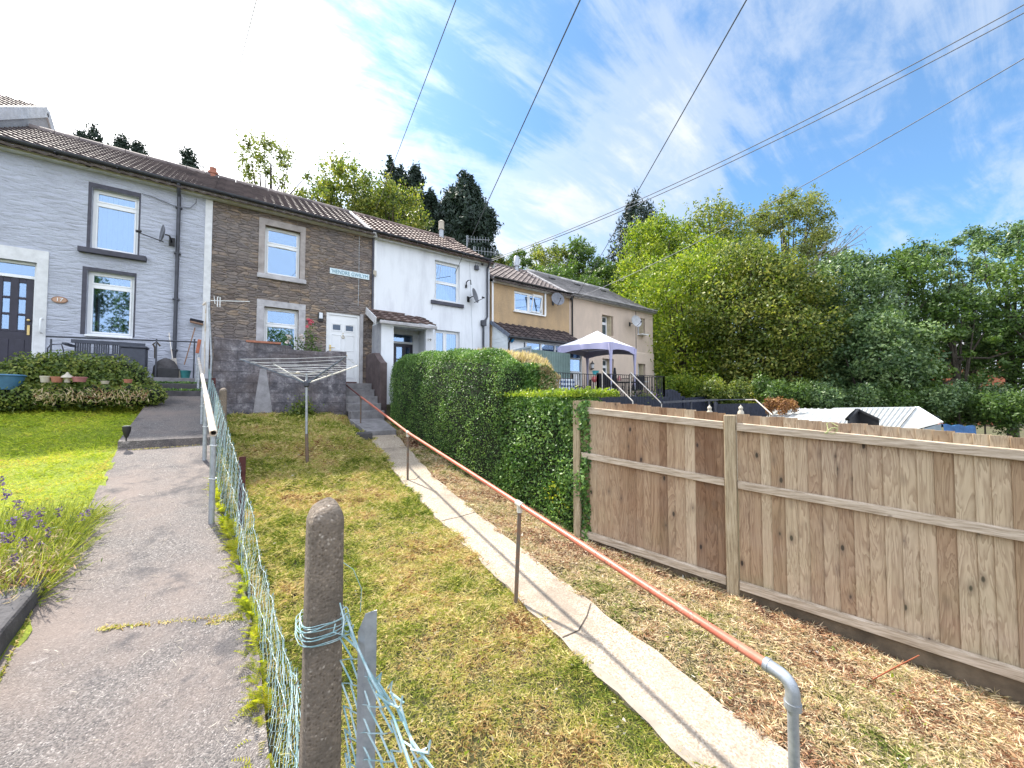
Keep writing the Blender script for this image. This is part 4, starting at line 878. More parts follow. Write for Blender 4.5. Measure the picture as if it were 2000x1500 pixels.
# --- beige pebbledash house at the end
E5, R5, XF, XG = 4.42, 6.28, 16.5, 17.95
h5 = empty('terraced_house', (14.8, FY, Z0), 'beige pebbledash end house with slate roof and deep window reveals', 'house')
def FR(p0, p1): return (F(*p0)[0], F(*p1)[0], F(*p1)[1], F(*p0)[1])
a = FR((1176,614),(1198,657)); b = FR((1176,700),(1198,748)); c = FR((1245,620),(1260,655)); e = FR((1245,710),(1260,745)); dr = FR((1118,682),(1136,752))
mb = MB(); wall_with_holes(mb, XE+.01, XG, Z0, E5, FY, [a, b, c, e, dr], .3); shell(mb, XE+.01, XG, Z0, E5, Zr=R5); mb.build('wall', MT['beige_wall'], h5)
for q_ in (a, b): window(h5, q_[0], q_[1]-.18, q_[2], q_[3], trans=q_[3]-.36, rec=.24, fw=.05)
for q_ in (c, e): window(h5, q_[0], q_[1]-.15, q_[2], q_[3], rec=.24, fw=.05, sill=('upvc', .02, .3, .05))
for q_ in (a, b, c, e):
    MB().box(q_[1]-.182, q_[1]-.16, FY-.004, FY+.30, q_[2], q_[3]).build('reveal', plain('cream_reveal', (.60,.52,.36), .8), h5)
y = FY+.12; d = MB(); d.box(dr[0]+.05,dr[1]-.05,y,y+.05,.2,dr[3]-.42); d.box(dr[0]+.14,dr[1]-.14,y-.01,y,1.0,dr[3]-.55); d.box(dr[0]+.14,dr[1]-.14,y-.01,y,.3,.9)
do = d.build('door', MT['upvc'], h5, bevel=.01); f = MB(); f.box(dr[0],dr[0]+.05,y-.02,y+.06,.2,dr[3]); f.box(dr[1]-.05,dr[1],y-.02,y+.06,.2,dr[3]); f.box(dr[0]+.05,dr[1]-.05,y-.02,y+.06,dr[3]-.05,dr[3]); f.box(dr[0]+.05,dr[1]-.05,y-.02,y+.06,dr[3]-.42,dr[3]-.36); f.build('frame', MT['upvc'], do)
MB().box(dr[0]+.05,dr[1]-.05,y+.02,y+.024,dr[3]-.36,dr[3]-.05).build('pane', MT['glass'], do)
zb_ = F(1260,690)[1]; wl_ = MB(); wall_with_holes(wl_, XE+.012, XG+.02, Z0, F(1180,680)[1]-.05, FY-.03, [(q_[0],q_[1],q_[2],min(q_[3],99)) for q_ in (b, e)]+[dr], .03)
wl_.add([(XE+.012,FY-.03,F(1180,680)[1]-.05),(XG+.02,FY-.03,F(1180,680)[1]-.05),(XG+.02,FY,F(1180,680)[1]),(XE+.012,FY,F(1180,680)[1])], [(0,1,2,3)])
wl_.build('render_base', MT['beige_clean'], h5)
jt = MB(); jt.box(XF-.02,XF+.015,FY-.012,FY,F(1180,680)[1],E5); jt.build('joint_line', MT['concrete_dark'], h5)
for k in range(int((XG-XE)/.5)): MB().box(XE+.05+k*.5, XE+.05+k*.5+.3, FY-.20, FY-.16, E5+.02, E5+.08).build('eaves_vent', MT['dark_paint'], h5)
eaves(h5, XE+.03, XG+.05, E5, gm='surround', brk=False); roof(h5, XE+.03, XG+.05, E5, RY, R5, 'slate', tile=.28, course=.24, seed=15, slate=True)
for px_, py_ in ((1078,551),(1127,563),(1178,573)):
    t_ = .72; X_ = on_y(px_, py_, FY+3*t_).x; hv = MB(); hv.obox((X_, FY+3*t_, E5+.14+1.9*t_), (.16,0,0), (0,.085,.053), (0,-.02,.035)); hv.build('roof_vent', MT['black'], h5)
dp = MB(); xd = XE+.14; dp.tube([(xd,FY-.22,E5+.10),(xd,FY-.06,E5-.12),(xd,FY-.06,.3)], .034, 8); dp.lathe([(.02,0),(.07,.02),(.07,.16),(.02,.18)], (xd-.1,FY-.12,E5-.2), 10); dp.build('downpipe', MT['black'], h5, smooth=True)
# --- taller neighbour whose gable rises past the grey roof
h0 = empty('terraced_house', (-6.5, FY, Z0), 'taller rendered house whose gable shows above the roof at far left', 'house')
mb = MB(); X0_, X1_ = -9.0, XA-.03
t_ = (7.95-5.4)/(16.1-FY)
mb.add([(X1_,FY,Z0),(X1_,20.2,Z0),(X1_,20.2,5.4),(X1_,16.1,7.95),(X1_,FY,5.4)], [(0,1,2,3,4)]); mb.add([(X0_,FY,Z0),(X1_,FY,Z0),(X1_,FY,5.4),(X0_,FY,5.4)], [(0,1,2,3)]); mb.add([(X0_,20.2,Z0),(X1_,20.2,Z0),(X1_,20.2,5.4),(X0_,20.2,5.4)], [(1,0,3,2)]); mb.add([(X0_,FY,Z0),(X0_,20.2,Z0),(X0_,20.2,5.4),(X0_,16.1,7.95),(X0_,FY,5.4)], [(4,3,2,1,0)])
mb.build('wall', plain('pale_grey_render', (.42,.42,.43), .9, .2, 2, .3), h0)
rm = MB(); tiled_roof(rm, X0_, X1_-.02, FY-.2, 5.4-.1, 16.1, 8.07); rm.add([(X0_,16.1,8.07),(X1_,16.1,8.07),(X1_,20.3,5.45),(X0_,20.3,5.45)], [(0,1,2,3)]); rm.build('roof', MT['tile'], h0)
bb = MB(); bb.bar((X1_+.02,FY-.2,5.28),(X1_+.02,16.1,7.98),.035,.26); bb.bar((X1_+.02,16.1,7.98),(X1_+.02,20.3,5.38),.035,.26); bb.build('bargeboard', MT['white_paint'], h0)
# ------------------------------------------------------------------ garden objects
# right hand rail: red pipe on four posts down the long path
def gzp(x, y): return float(np.interp(y, YP, ZP))
hr = empty('handrail', (2.04, 4, -1.7), 'long red oxide pipe handrail running down the concrete path', 'handrail')
P4 = at_d(1560, 1338, 1.54); P3 = at_d(1015, 985, 3.4); P2 = at_d(797, 845, 6.4); P1 = at_d(705, 775, 9.2)
P0 = on_y(676, 752, 11.15); PT = on_y(670, 722, 11.35)
bend = P3+(P4-P3)*.955
rl = MB(); rl.tube([P4*.0+bend, P3, P2, P1], .021, 14, cap=True); rl.build('rail', MT['red_rail'], hr, smooth=True)
rl = MB(); rl.tube([P1, P0, PT], .019, 12); rl.build('rail', MT['red_metal'], hr, smooth=True)
el = MB(); dv = (P4-P3).normalized(); e0 = bend; cpts = [e0-dv*.02, e0+dv*.02]
for k in range(1, 8):
    t = k/8*math.pi/2; c0 = e0+dv*.02+Vector((0,0,-.055)); hv_ = Vector((dv.x, dv.y, 0)).normalized(); cpts.append(c0+hv_*(.055*math.sin(t))+Vector((0,0,.055*math.cos(t))))
cpts += [cpts[-1]+Vector((0,0,-.025)), cpts[-1]+Vector((0,0,-.065))]
el.tube(cpts, [.027,.026]+[.0255]*7+[.027,.029], 18); el.tube([e0-dv*.03, e0-dv*.012], .0285, 18); el.tube([cpts[-1]+Vector((0,0,.022)), cpts[-1]+Vector((0,0,-.004))], .031, 18)
el.build('elbow', MT['steel'], hr, smooth=True)
pe = cpts[-1]; po_ = MB(); po_.tube([pe+Vector((0,0,.01)), Vector((pe.x-.01, pe.y, -2.25))], .020, 16); po_.build('post', MT['steel'], hr, smooth=True)
for P, dx in ((P3, -.05), (P2, 0), (P1, 0)):
    b_ = MB(); b_.tube([P+Vector((0,0,-.02)), Vector((P.x+dx, P.y, gz(P.x, P.y)-.1))], .018 if P is not P1 else .016, 12); b_.build('post', MT['rust_post'], hr, smooth=True)
    f_ = MB(); dr_ = (P3-P2).normalized(); f_.tube([P-dr_*.045, P+dr_*.045], .0275, 14); f_.tube([P, P+Vector((0,0,-.07))], .0255, 14); f_.build('pipe_fitting', MT['galv_bright'] if P is not P1 else MT['rust_post'], hr, smooth=True)
# left hand rail, pale galvanised pipe beside the chain link
hl = empty('handrail', (-.3, 7, -.9), 'pale galvanised pipe handrail between the tarmac path and chain link fence', 'handrail')
A = on_y(417, 846, 4.4); B = on_y(402, 770, 6.4); C_ = on_y(396, 742, 7.9); D = on_y(388, 700, 10.2)
r_ = MB()
def hollow(mb, p, q, ro, ri, n=18):
    d_ = (q-p).normalized(); u = d_.cross(Vector((0,0,1))).normalized(); w_ = d_.cross(u); vs = []
    for (c, r) in ((p, ro), (q, ro), (q, ri), (p, ri)):
        for k in range(n): t = 2*math.pi*k/n; vs.append(c+(u*math.cos(t)+w_*math.sin(t))*r)
    mb.add(vs, [(a*n+k, a*n+(k+1)%n, ((a+1)%4)*n+(k+1)%n, ((a+1)%4)*n+k) for a in range(4) for k in range(n)])
hollow(r_, A, B, .030, .022); r_.build('rail', MT['galv_bright'], hl, smooth=True)
r_ = MB(); hollow(r_, B+Vector((0,0,.004)), D, .024, .018); r_.build('rail', MT['galv_bright'], hl, smooth=True)
r_ = MB(); j = B+(A-B)*-.02; r_.tube([B-(A-B)*.09, B+(A-B)*.04], .033, 14); r_.build('sleeve', MT['steel'], hl, smooth=True)
for P in (A+(B-A)*.02, B, C_, D-(D-C_)*.02):
    b_ = MB(); b_.tube([Vector((P.x+.002, P.y, P.z-.026)), Vector((P.x+.004, P.y, gz(P.x, P.y)-.08))], .023, 14); 
    ph = b_.build('post', MT['steel'], hl, smooth=True)
    f_ = MB()
    for zz_ in (.12, .42): f_.tube([(P.x+.003+.027*math.cos(t), P.y+.027*math.sin(t), P.z-zz_+.004*math.sin(2*t)) for t in np.linspace(0, 2*math.pi, 13)], .0035, 5)
    f_.build('tie_wire', MT['upvc'], ph)
# concrete fence posts
def conc_post(name, x, y, z0, z1, w, label, seed=0, lean=0.0):
    rng = random.Random(seed); nz_, n = 26, 20; vs = []
    for i in range(nz_+1):
        t = i/nz_ if i < 10 else 0; z = z0+(z1-.10-z0)*(i/10) if i < 10 else z1-.10+.10*math.sin((i-10)/(nz_-10)*math.pi/2); t = (z-z0)/(z1-z0); top = max(0.0, (z-(z1-.07))/.07)
        s = math.sqrt(max(0.02, 1-top**2.2*.86)); ww = w*(1.10-.16*t)
        for k in range(n):
            a = 2*math.pi*k/n+math.pi/4; c, s_ = math.cos(a), math.sin(a); p = 5.0
            rr_ = ww/2*(abs(c)**p+abs(s_)**p)**(-1/p)*(1+rng.uniform(-.008,.008))
            hz = z-(.022*top*(0.5+0.5*math.cos(a-4.2)))
            vs.append((x+c*rr_*s+lean*t, y+s_*rr_*s, hz))
    mb = MB(); mb.add(vs, [(i*n+k, i*n+(k+1)%n, (i+1)*n+(k+1)%n, (i+1)*n+k) for i in range(nz_) for k in range(n)]+[tuple(nz_*n+k for k in range(n))])
    o = mb.build(name, MT['conc_post'], smooth=True, base=(x, y, z0)); return tag(o, label, 'concrete post', 'concrete fence posts')
CPX, CPY = .232, 1.315
conc_post('concrete_post', CPX, CPY, -2.05, -.315, .105, 'rough aggregate concrete post in the foreground, bound with turquoise wire', 4, .008)
q = on_y(436, 757, 7.6); conc_post('concrete_post', q.x, 7.6, -1.3, q.z, .105, 'lichened concrete post near the sooty garden wall', 5)
# wire binding on the near post
wbm = MB(); rng = random.Random(8)
for k in range(9):
    zc_ = -.690+.006*(k-4)+rng.uniform(-.006,.006); pts = []; ph = rng.uniform(0, 6)
    for t in np.linspace(0, 2*math.pi, 33):
        c, s_ = math.cos(t), math.sin(t); rr_ = .052*(abs(c)**4+abs(s_)**4)**(-1/4)+.006+rng.uniform(0,.002)+(.012*max(0, -c) if k % 2 else 0)
        pts.append((CPX+c*rr_+.004, CPY+s_*rr_, zc_+.009*math.sin(t+ph)))
    wbm.tube(pts, .0014, 6)
for (ax, az) in ((.062,-.68),(.066,-.70),(.058,-.66)):
    wbm.tube([(CPX+ax+.011*math.cos(t), CPY-.045+.004*math.sin(2*t), az+.018*math.sin(t)) for t in np.linspace(0, 5.6, 16)], .0022, 6)
pz = at_d(706, 1092, 1.22)
wbm.tube([at_d(704,1195,1.2), at_d(706,1150,1.22)*1.0, at_d(690,1112,1.25), at_d(662,1093,1.28)], .0010, 5)
wbm.tube([at_d(664,1178,1.12), at_d(672,1210,1.08), at_d(668,1240,1.06), at_d(651,1235,1.06), at_d(655,1218,1.07)], .0022, 6)
tag(wbm.build('wire_binding', MT['mesh_wire'], smooth=True), 'turquoise coated wire wound round the foreground concrete post', 'wire')
# chain link: a sheet u (along) v (up), woven from zigzag wires
def chain_link(name, keys, cell, wr, label, seed=1, ends=True, group=None, umax=None, crumple=.004, sides=4):
    K = np.array(keys, float); rng = np.random.default_rng(seed)
    L = np.concatenate([[0], np.cumsum(np.hypot(np.diff(K[:,0]), np.diff(K[:,1])))]); total = L[-1]
    def S_(u, v):
        c = [np.interp(u, L, K[:,i]) for i in range(K.shape[1])]
        x = c[0]*(1-v)+c[3]*v+.02*math.sin(v*3.1)*math.sin(u*2.3); y = c[1]*(1-v)+c[4]*v; z = c[2]*(1-v)+c[5]*v
        w_ = crumple*(math.sin(u*17+v*5)+math.sin(u*31-v*9+1.3)); return Vector((x+w_, y+w_*.6, z+w_*.5*v))
    mb = MB(); n = int(total/cell)
    for i in range(n):
        u0 = (i+.5)*cell; ht = np.interp(u0, L, np.linalg.norm(K[:,3:6]-K[:,0:3], axis=1)); m = max(3, int(ht/(cell*.62)))
        pts = []
        for k in range(m+1):
            u = u0+(.5 if (k+i) % 2 else -.5)*cell*.98; v = k/m
            p = S_(min(max(u, 0), total), v); o_ = (.0022 if (k+i) % 2 else -.0022); pts.append(p+Vector((o_, 0, 0)))
        if ends:
            t = pts[-1]; pts.append(t+Vector((.004, 0, .016+.01*rng.random()))); pts.append(t+Vector((.012*rng.random()-.006, .010, .004)))
        mb.tube(pts, wr, sides, cap=False)
    for v in (0.97, .5):
        mb.tube([S_(u, v)+Vector((.003, 0, .002*math.sin(u*40))) for u in np.linspace(0, total, int(total/.09)+2)], wr*1.25, 5, cap=False)
    o = mb.build(name, MT['mesh_wire']); return tag(o, label, 'chain link fence')
# keys: bottom x,y,z  top x,y,z
chain_link('chain_link_fence', [
 (.175,1.38,-1.78,.245,1.38,-1.02),(.165,2.0,-1.62,.235,2.0,-1.215),(.16,2.4,-1.55,.215,2.4,-1.20),(.13,3.0,-1.46,.20,3.0,-1.17),(.10,3.3,-1.41,.18,3.3,-1.15),
 (.05,3.8,-1.32,.145,3.8,-.90),(.0,4.3,-1.24,.09,4.3,-.80),(-.05,4.6,-1.19,.045,4.6,-.60),(-.12,5.2,-1.08,-.03,5.2,-.38),(-.20,6.2,-.90,-.11,6.2,-.16),(-.27,7.2,-.72,-.19,7.2,.02),(-.36,8.6,-.45,-.30,8.6,.28),(-.44,10.1,-.2,-.42,10.1,.58)],
 .038, .0013, 'sagging turquoise chain link fence running up beside the tarmac path')
PB = Vector((.285, 1.27, -.68)); PC = at_d(742, 1335, 1.0); PD = at_d(790, 1375, .92); PE = at_d(842, 1500, .82); PF_ = at_d(930, 1800, .70)
def down(p, dz, dx=-.02): return (p.x+dx, p.y+.02, p.z-dz)
chain_link('chain_link_fence', [(*down(PB, 1.0, .03), *PB), (*down(PC, .95), *PC), (*down(PD, .9), *PD), (*down(PE, .85), *PE), (*down(PF_, .8), *PF_)],
 .058, .0026, 'loose end of chain link mesh hanging from the foreground concrete post', seed=5, crumple=.005, sides=7)
tw = MB(); tw.tube([PB+Vector((.01,0,.01)), at_d(700,1268,1.05), at_d(728,1330,1.0), at_d(768,1400,.93), at_d(800,1490,.86), at_d(860,1640,.75)], .0032, 8, cap=False)
tw.tube([at_d(735,1355,.97), at_d(757,1372,.95), at_d(778,1382,.93), at_d(789,1373,.93), at_d(768,1357,.95), at_d(762,1352,.95)], .0028, 7)
tw.tube([at_d(815,1470,.86), at_d(832,1462,.86), at_d(826,1478,.86), at_d(808,1488,.87)], .0028, 7)
tag(tw.build('line_wire', MT['mesh_wire'], smooth=True), 'thick pale line wire curling down from the foreground post', 'wire')
# galvanised angle post with a pointed folded top
ap = MB(); ax, ay, ztop = .318, 1.135, -.60
ru = Vector((rgt.x, rgt.y, 0)); fu = Vector((fwd.x, fwd.y, 0)).normalized(); c0 = Vector((ax, ay, 0)); wv = .024; th = .004
def angle_post(mb, c, z0, ztop, w, slant=.06):
    a = c-ru*w; b_ = c+fu*(-.012); d_ = c+ru*w*1.2
    for (p, q_, s0, s1) in ((a, b_, -slant, -.005), (b_, d_, -.005, 0.0)):
        n_ = (q_-p).cross(Vector((0,0,1))).normalized()*th
        vs = [p+Vector((0,0,z0)), q_+Vector((0,0,z0)), q_+Vector((0,0,ztop+s1)), p+Vector((0,0,ztop+s0))]; vs += [v-n_ for v in vs]
        mb.add(vs, [(0,1,2,3),(7,6,5,4),(0,4,5,1),(1,5,6,2),(2,6,7,3),(3,7,4,0)])
angle_post(ap, c0, -2.05, ztop, wv); tag(ap.build('angle_post', MT['steel']), 'grey galvanised angle iron stake beside the foreground concrete post', 'steel post')
for (px_, py_, Y_, zb, lab) in ((468, 892, 4.9, -1.5, 'oxide red angle iron stake inside the sagging fence'), (414, 738, 8.7, -.8, 'oxide red steel post in front of the sooty garden wall')):
    p = on_y(px_, py_, Y_); m_ = MB(); m_.box(p.x-.006,p.x+.055,Y_-.003,Y_+.003,zb,p.z); m_.box(p.x-.006,p.x,Y_-.05,Y_-.003,zb,p.z); tag(m_.build('angle_post', MT['red_metal']), lab, 'steel post')
# ---- timber fence
fA = Vector((3.77, 3.67, 0)); fB = Vector((4.27, 1.91, 0)); fdir = (fB-fA).normalized(); fC = fB+fdir*2.2; fD = fC+fdir*1.83
fn = Vector((fdir.y, -fdir.x, 0)); fn = fn if fn.x < 0 else -fn            # towards the camera
def ztop_at(s): return float(np.interp(s, [0, 1.83, 3.7, 5.6], [-.117, -.262, -.386, -.52]))
tf = empty('timber_fence', (fB.x, fB.y, -2.2), 'weathered close board timber fence along the right of the garden', 'fence')
def fpt(s, off, z): p = fA+fdir*s+fn*off; return Vector((p.x, p.y, z))
def rail_(mb, s0, s1, za, zb_, h, w, off, zs=0):
    vs = []
    for (s, z) in ((s0, za), (s1, zb_)):
        for (o_, dz) in ((off, 0), (off+w, -.004), (off+w, -h), (off, -h)): vs.append(fpt(s, o_, z+dz))
    mb.add(vs, [(0,1,2,3),(7,6,5,4),(0,4,5,1),(1,5,6,2),(2,6,7,3),(3,7,4,0)])
rng = random.Random(21)
for pi, (s0, s1) in enumerate(((.06, 1.74), (1.86, 4.05), (4.15, 5.9))):
    bd = MB(); s = s0
    tone = {0: (.50, .26), 1: (.60, .25), 2: (.6, .2)}[pi]
    while s < s1-.02:
        w_ = min(rng.choice((.085,.10,.105,.11)), s1-s); bd.cur = min(.98, max(.02, rng.gauss(tone[0]-(.16 if pi == 0 and s > .7 else 0), tone[1])))
        if rng.random() < .10: bd.cur = .03
        top = ztop_at(s)+.085+rng.uniform(-.006,.006); bot = ztop_at(s)-1.70
        o0, o1 = -.006, -.018; vs = []
        for (ss, oa, ob) in ((s, o0+.004, o0-.018), (s+w_+.014, o1+.003, o1-.004)):
            vs += [fpt(ss, oa, bot), fpt(ss, ob, bot), fpt(ss, ob, top), fpt(ss, oa, top)]
        bd.add(vs, [(0,1,2,3),(7,6,5,4),(0,4,5,1),(1,5,6,2),(2,6,7,3),(3,7,4,0)]); s += w_
    bd.build('board_panel', MT['board'], tf)
    for dz, h, w_ in ((0, .082, .040), (-.60, .078, .040), (-1.62, .085, .045)):
        rb = MB(); rail_(rb, s0, s1, ztop_at(s0)+dz*(1 if pi else 1), ztop_at(s1)+dz, h, w_, 0.0); rb.build('rail', MT['rail_wood'], tf, bevel=.004)
MT['gap_fill'] = plain('brown_gap_board', (0.17, 0.13, 0.088), .95, .5, 6, .5)  # added brown board standing in for the shadow gap under the bottom rail
for s0, s1 in ((.06, 1.74), (1.86, 4.05), (4.15, 5.9)):
    gb = MB(); rail_(gb, s0, s1, ztop_at(s0)-1.70, ztop_at(s1)-1.70, .62, .02, -.012); gb.build('gap_board', MT['gap_fill'], tf)
for s, w_ in ((0, .095), (1.80, .105), (4.10, .105), (5.95,.1)):
    p = MB(); c = fA+fdir*s+fn*.012; zt_ = ztop_at(s)+.075; zb_ = ztop_at(s)-2.1
    p.obox((c.x, c.y, (zt_+zb_)/2), fdir*w_/2, fn*.052, (0,0,(zt_-zb_)/2)); p.build('post', MT['post_wood'], tf, bevel=.006)
yc = MB(); s = 2.62; pts = [fpt(s+.05*math.cos(t)*(1 if k % 2 else .7), .047, ztop_at(s)+.01+.03*math.sin(t*1.4)) for k, t in enumerate(np.linspace(0, 8, 26))]
yc.tube(pts, .003, 5); yc.tube([fpt(s-.02,.045,ztop_at(s)-.0), fpt(s-.03,.012,ztop_at(s)+.07), fpt(s-.01,-.02,ztop_at(s)+.09), fpt(s+.05,.012,ztop_at(s)+.05)], .003, 5)
tag(yc.build('cord', MT['yellow_cord']), 'short yellow green cord knotted over the timber fence rail', 'cord')
# ---- rotary clothes dryer
hub = Vector((1.005, 7.30, .25)); th0 = R(-30)
rd = empty('rotary_dryer', (1.0, 7.3, gz(1.0, 7.3)), 'folding rotary clothes dryer standing in the rough grass', 'clothes dryer')
gzb = gz(1.0, 7.3); p_ = MB(); p_.tube([(1.04, 7.3, gzb-.05), (1.02, 7.3, gzb+.5)], .026, 12); p_.build('ground_tube', MT['rust_post'], rd, smooth=True)
p_ = MB(); p_.tube([(1.02, 7.3, gzb+.42), hub], .020, 12); p_.tube([hub, hub+Vector((0,0,.16))], .017, 10); p_.build('pole', MT['steel'], rd, smooth=True)
p_ = MB(); p_.lathe([(.02,-.08),(.045,-.06),(.05,0),(.035,.03),(.02,.04)], hub, 14); p_.build('hub', MT['gutter'], rd, smooth=True)
tips = []
for k, ang in enumerate((150, 60, -30, 240)):
    a = R(ang); dv_ = ru*math.cos(a)+fu*math.sin(a); tip = hub+dv_*1.02+Vector((0, 0, .36+(.03 if k == 2 else 0)-(.05 if k == 3 else 0))); tips.append((ang, tip, dv_))
    m_ = MB(); m_.bar(hub+dv_*.04, tip, .016, .020); ar = m_.build('arm', MT['alu'] if k in (0, 1) else MT['gutter_grey'], rd)
    m_ = MB(); mid = hub+(tip-hub)*.48; m_.bar(hub+Vector((0,0,.15)), mid, .008, .012); m_.build('strut', MT['alu'], ar)
tips.sort(key=lambda t: t[0]); ln = MB()
for i in range(4):
    a, b = tips[i][1], tips[(i+1) % 4][1]
    for k in range(6):
        f = .36+.64*k/5; p = hub+(a-hub)*f; q_ = hub+(b-hub)*f; m_ = (p+q_)/2-Vector((0,0,.012)); ln.tube([p, m_, q_], .0026, 5)
ln.build('washing_line', MT['upvc'], rd)
pg = MB(); c = at_d(582, 731, 6.3); pg.lathe([(0,0),(.03,.005),(.035,.02),(.02,.045),(0,.05)], c, 10); tag(pg.build('peg_bag', MT['cream_pot'], smooth=True), 'small pale peg bag hanging under the rotary dryer', 'peg bag')
# ---- bench, rail and clutter on the grey house patio
bn = empty('bench', (-1.6, 11.3, .42), 'charcoal slatted garden bench against the grey house', 'bench')
b0 = on_y(140, 668, 11.55); b1 = on_y(284, 676, 11.55); bx0, bx1 = b0.x, b1.x; bz = 1.18
m_ = MB(); m_.box(bx0,bx1,11.50,11.56,bz-.07,bz); m_.box(bx0,bx1,11.50,11.56,bz-.32,bz-.26)
n = 30
for k in range(n):
    if k % 8 == 7: continue
    xx = bx0+.06+(bx1-bx0-.12)*k/(n-1); m_.box(xx-.011,xx+.011,11.515,11.545,bz-.26,bz-.07)
m_.build('backrest', MT['bench'], bn)
MB().box(bx0,bx1,11.06,11.50,.80,.85).build('seat', MT['bench'], bn, bevel=.01)
for xx in (bx0, bx1-.06):
    for yy in (11.06, 11.50): MB().box(xx,xx+.06,yy,yy+.055,.42,.80 if yy < 11.2 else bz-.32).build('leg', MT['bench'], bn)
    MB().box(xx-.01,xx+.07,11.03,11.50,1.02,1.06).build('armrest', MT['bench'], bn, bevel=.008)
m_ = MB(); a = on_y(90,657,10.95); b = on_y(385,668,10.95)
m_.tube([a, b], .016, 8); zf = .42
for px_ in (100, 306, 380):
    p = on_y(px_, 662, 10.95); m_.tube([(p.x, 10.95, p.z), (p.x, 10.95, .42)], .014, 8)
m_.tube([on_y(92,712,10.95), on_y(93,680,10.95), on_y(99,673,10.95), on_y(120,672,10.95), on_y(124,684,10.95), on_y(124,712,10.95)], .011, 7)
tag(m_.build('patio_railing', MT['gutter'], smooth=True), 'thin dark rail across the front of the grey house patio', 'railing')
m_ = MB(); c = on_y(268, 700, 10.97); m_.box(c.x-.26,c.x+.12,11.0,11.3,.42,1.02); m_.box(c.x-.28,c.x+.14,10.98,11.32,1.02,1.07); tag(m_.build('storage_box', MT['bench'], bevel=.02), 'charcoal storage box at the end of the garden bench', 'box')
# satellite dishes
def dish(name, c, axis, r, mat, label, arm=.45, wallY=FY, tilt=None):
    root = empty(name, (c.x, wallY, c.z), label, 'satellite dish', 'satellite dishes on the terrace'); ax = Vector(axis).normalized(); m_ = MB(); n, rn = 26, 7
    q_ = Vector((0,0,1)).rotation_difference(ax); vs = []; fs = []
    for side, dd_ in ((0, 0), (1, -.012)):
        for i in range(rn+1):
            rr_ = r*i/rn; z = .22*rr_*rr_/r+dd_
            for k in range(n): t = 2*math.pi*k/n; vs.append(c+q_ @ Vector((rr_*math.cos(t), rr_*1.08*math.sin(t), z)))
    for s_ in (0, 1):
        for i in range(rn):
            for k in range(n):
                f_ = (s_*(rn+1)*n+i*n+k, s_*(rn+1)*n+i*n+(k+1)%n, s_*(rn+1)*n+(i+1)*n+(k+1)%n, s_*(rn+1)*n+(i+1)*n+k); fs.append(f_ if s_ == 0 else f_[::-1])
    for k in range(n): fs.append((rn*n+k, rn*n+(k+1)%n, (2*rn+1)*n+(k+1)%n, (2*rn+1)*n+k))
    m_.add(vs, fs); m_.build('reflector', MT[mat], root, smooth=True)
    lo_ = c+q_ @ Vector((0, -r*1.02, .1)); 
    m_ = MB(); dn = Vector((0,0,-1)); e_ = c+ax*arm+dn*r*.75; s0 = c+dn*r*.92; m_.tube([s0, e_], .011, 7); m_.lathe([(.0,-.05),(.028,-.045),(.03,.03),(.02,.05),(0,.05)], e_+Vector((0,0,.03)), 12, axis=(c-e_)); m_.build('feed_arm', MT['black'], root, smooth=True)
    m_ = MB(); bk = Vector((c.x+ax.x*-.12, wallY-.02, c.z-.05)); m_.tube([c-ax*.02, c-ax*.10, Vector((bk.x, wallY-.03, bk.z-.02))], .016, 8); m_.box(bk.x-.05,bk.x+.05,wallY-.02,wallY-.001,bk.z-.12,bk.z+.08); m_.build('wall_bracket', MT['black'], root)
dish('satellite_dish', on_y(320,457,11.72), (-.96,-.26,.10), .20, 'dish', 'old dark satellite dish seen edge on beside the grey downpipe', arm=.42)
dish('satellite_dish', on_y(926,578,11.70), (.62,-.74,.25), .26, 'dish', 'grey oval satellite dish on the white house', arm=.35)
dish('satellite_dish', on_y(1089,585,11.65), (-.42,-.86,.28), .27, 'dish', 'dark mesh satellite dish at the corner of the tan house', arm=.42)
dish('satellite_dish', on_y(1242,628,11.6), (-.30,-.92,.22), .28, 'dish_pale', 'pale grey satellite dish on the beige end house', arm=.42)
def fl_(px_, py_, off=.05): return on_y(px_, py_, FY-off)
m_ = MB(); m_.tube([fl_(911,560,.04), fl_(911,551,.04), fl_(914,548,.12), fl_(919,547,.2), fl_(920,556,.2)], .018, 7); m_.box(fl_(911,556).x-.03, fl_(911,556).x+.03, FY-.05, FY, fl_(911,556).z-.1, fl_(911,556).z); tag(m_.build('wall_bracket', MT['black']), 'black hooked cable bracket above the white house dish', 'bracket')
m_ = MB(); p = fl_(931,523); m_.box(p.x-.075,p.x+.075,FY-.10,FY-.001,p.z-.075,p.z+.075); m_.tube([fl_(929,518,.05), fl_(930,511,.06), fl_(935,511,.05), fl_(933,518,.05)], .008, 5); tag(m_.build('junction_box', MT['gutter'], bevel=.01), 'dark cable junction box near the top of the white house', 'junction box')
m_ = MB(); p = fl_(941,512); m_.lathe([(.02,-.12),(.045,-.08),(.045,.06),(.02,.1)], (p.x, FY-.09, p.z-.02), 10); m_.bar((p.x,FY-.09,p.z), (p.x,FY,p.z+.02), .02, .02); tag(m_.build('cable_insulator', MT['black'], smooth=True), 'black cable insulator beside the white house downpipe', 'insulator')
m_ = MB(); p = fl_(732,536); m_.box(p.x-.05,p.x+.05,FY-.07,FY-.021,p.z-.01,p.z+.12); m_.lathe([(0,0),(.028,.0),(.028,.06),(0,.07)], (p.x, FY-.07, p.z-.05), 12, axis=(0,-1,0)); tag(m_.build('security_camera', MT['cream_pot'], bevel=.006), 'small security camera on the white corner strip', 'camera')
m_ = MB()
for a, b in (((917,505),(924,700)), ((863,515),(843,605))): m_.tube([fl_(a[0],a[1],.01), fl_(b[0],b[1],.01)], .005, 4)
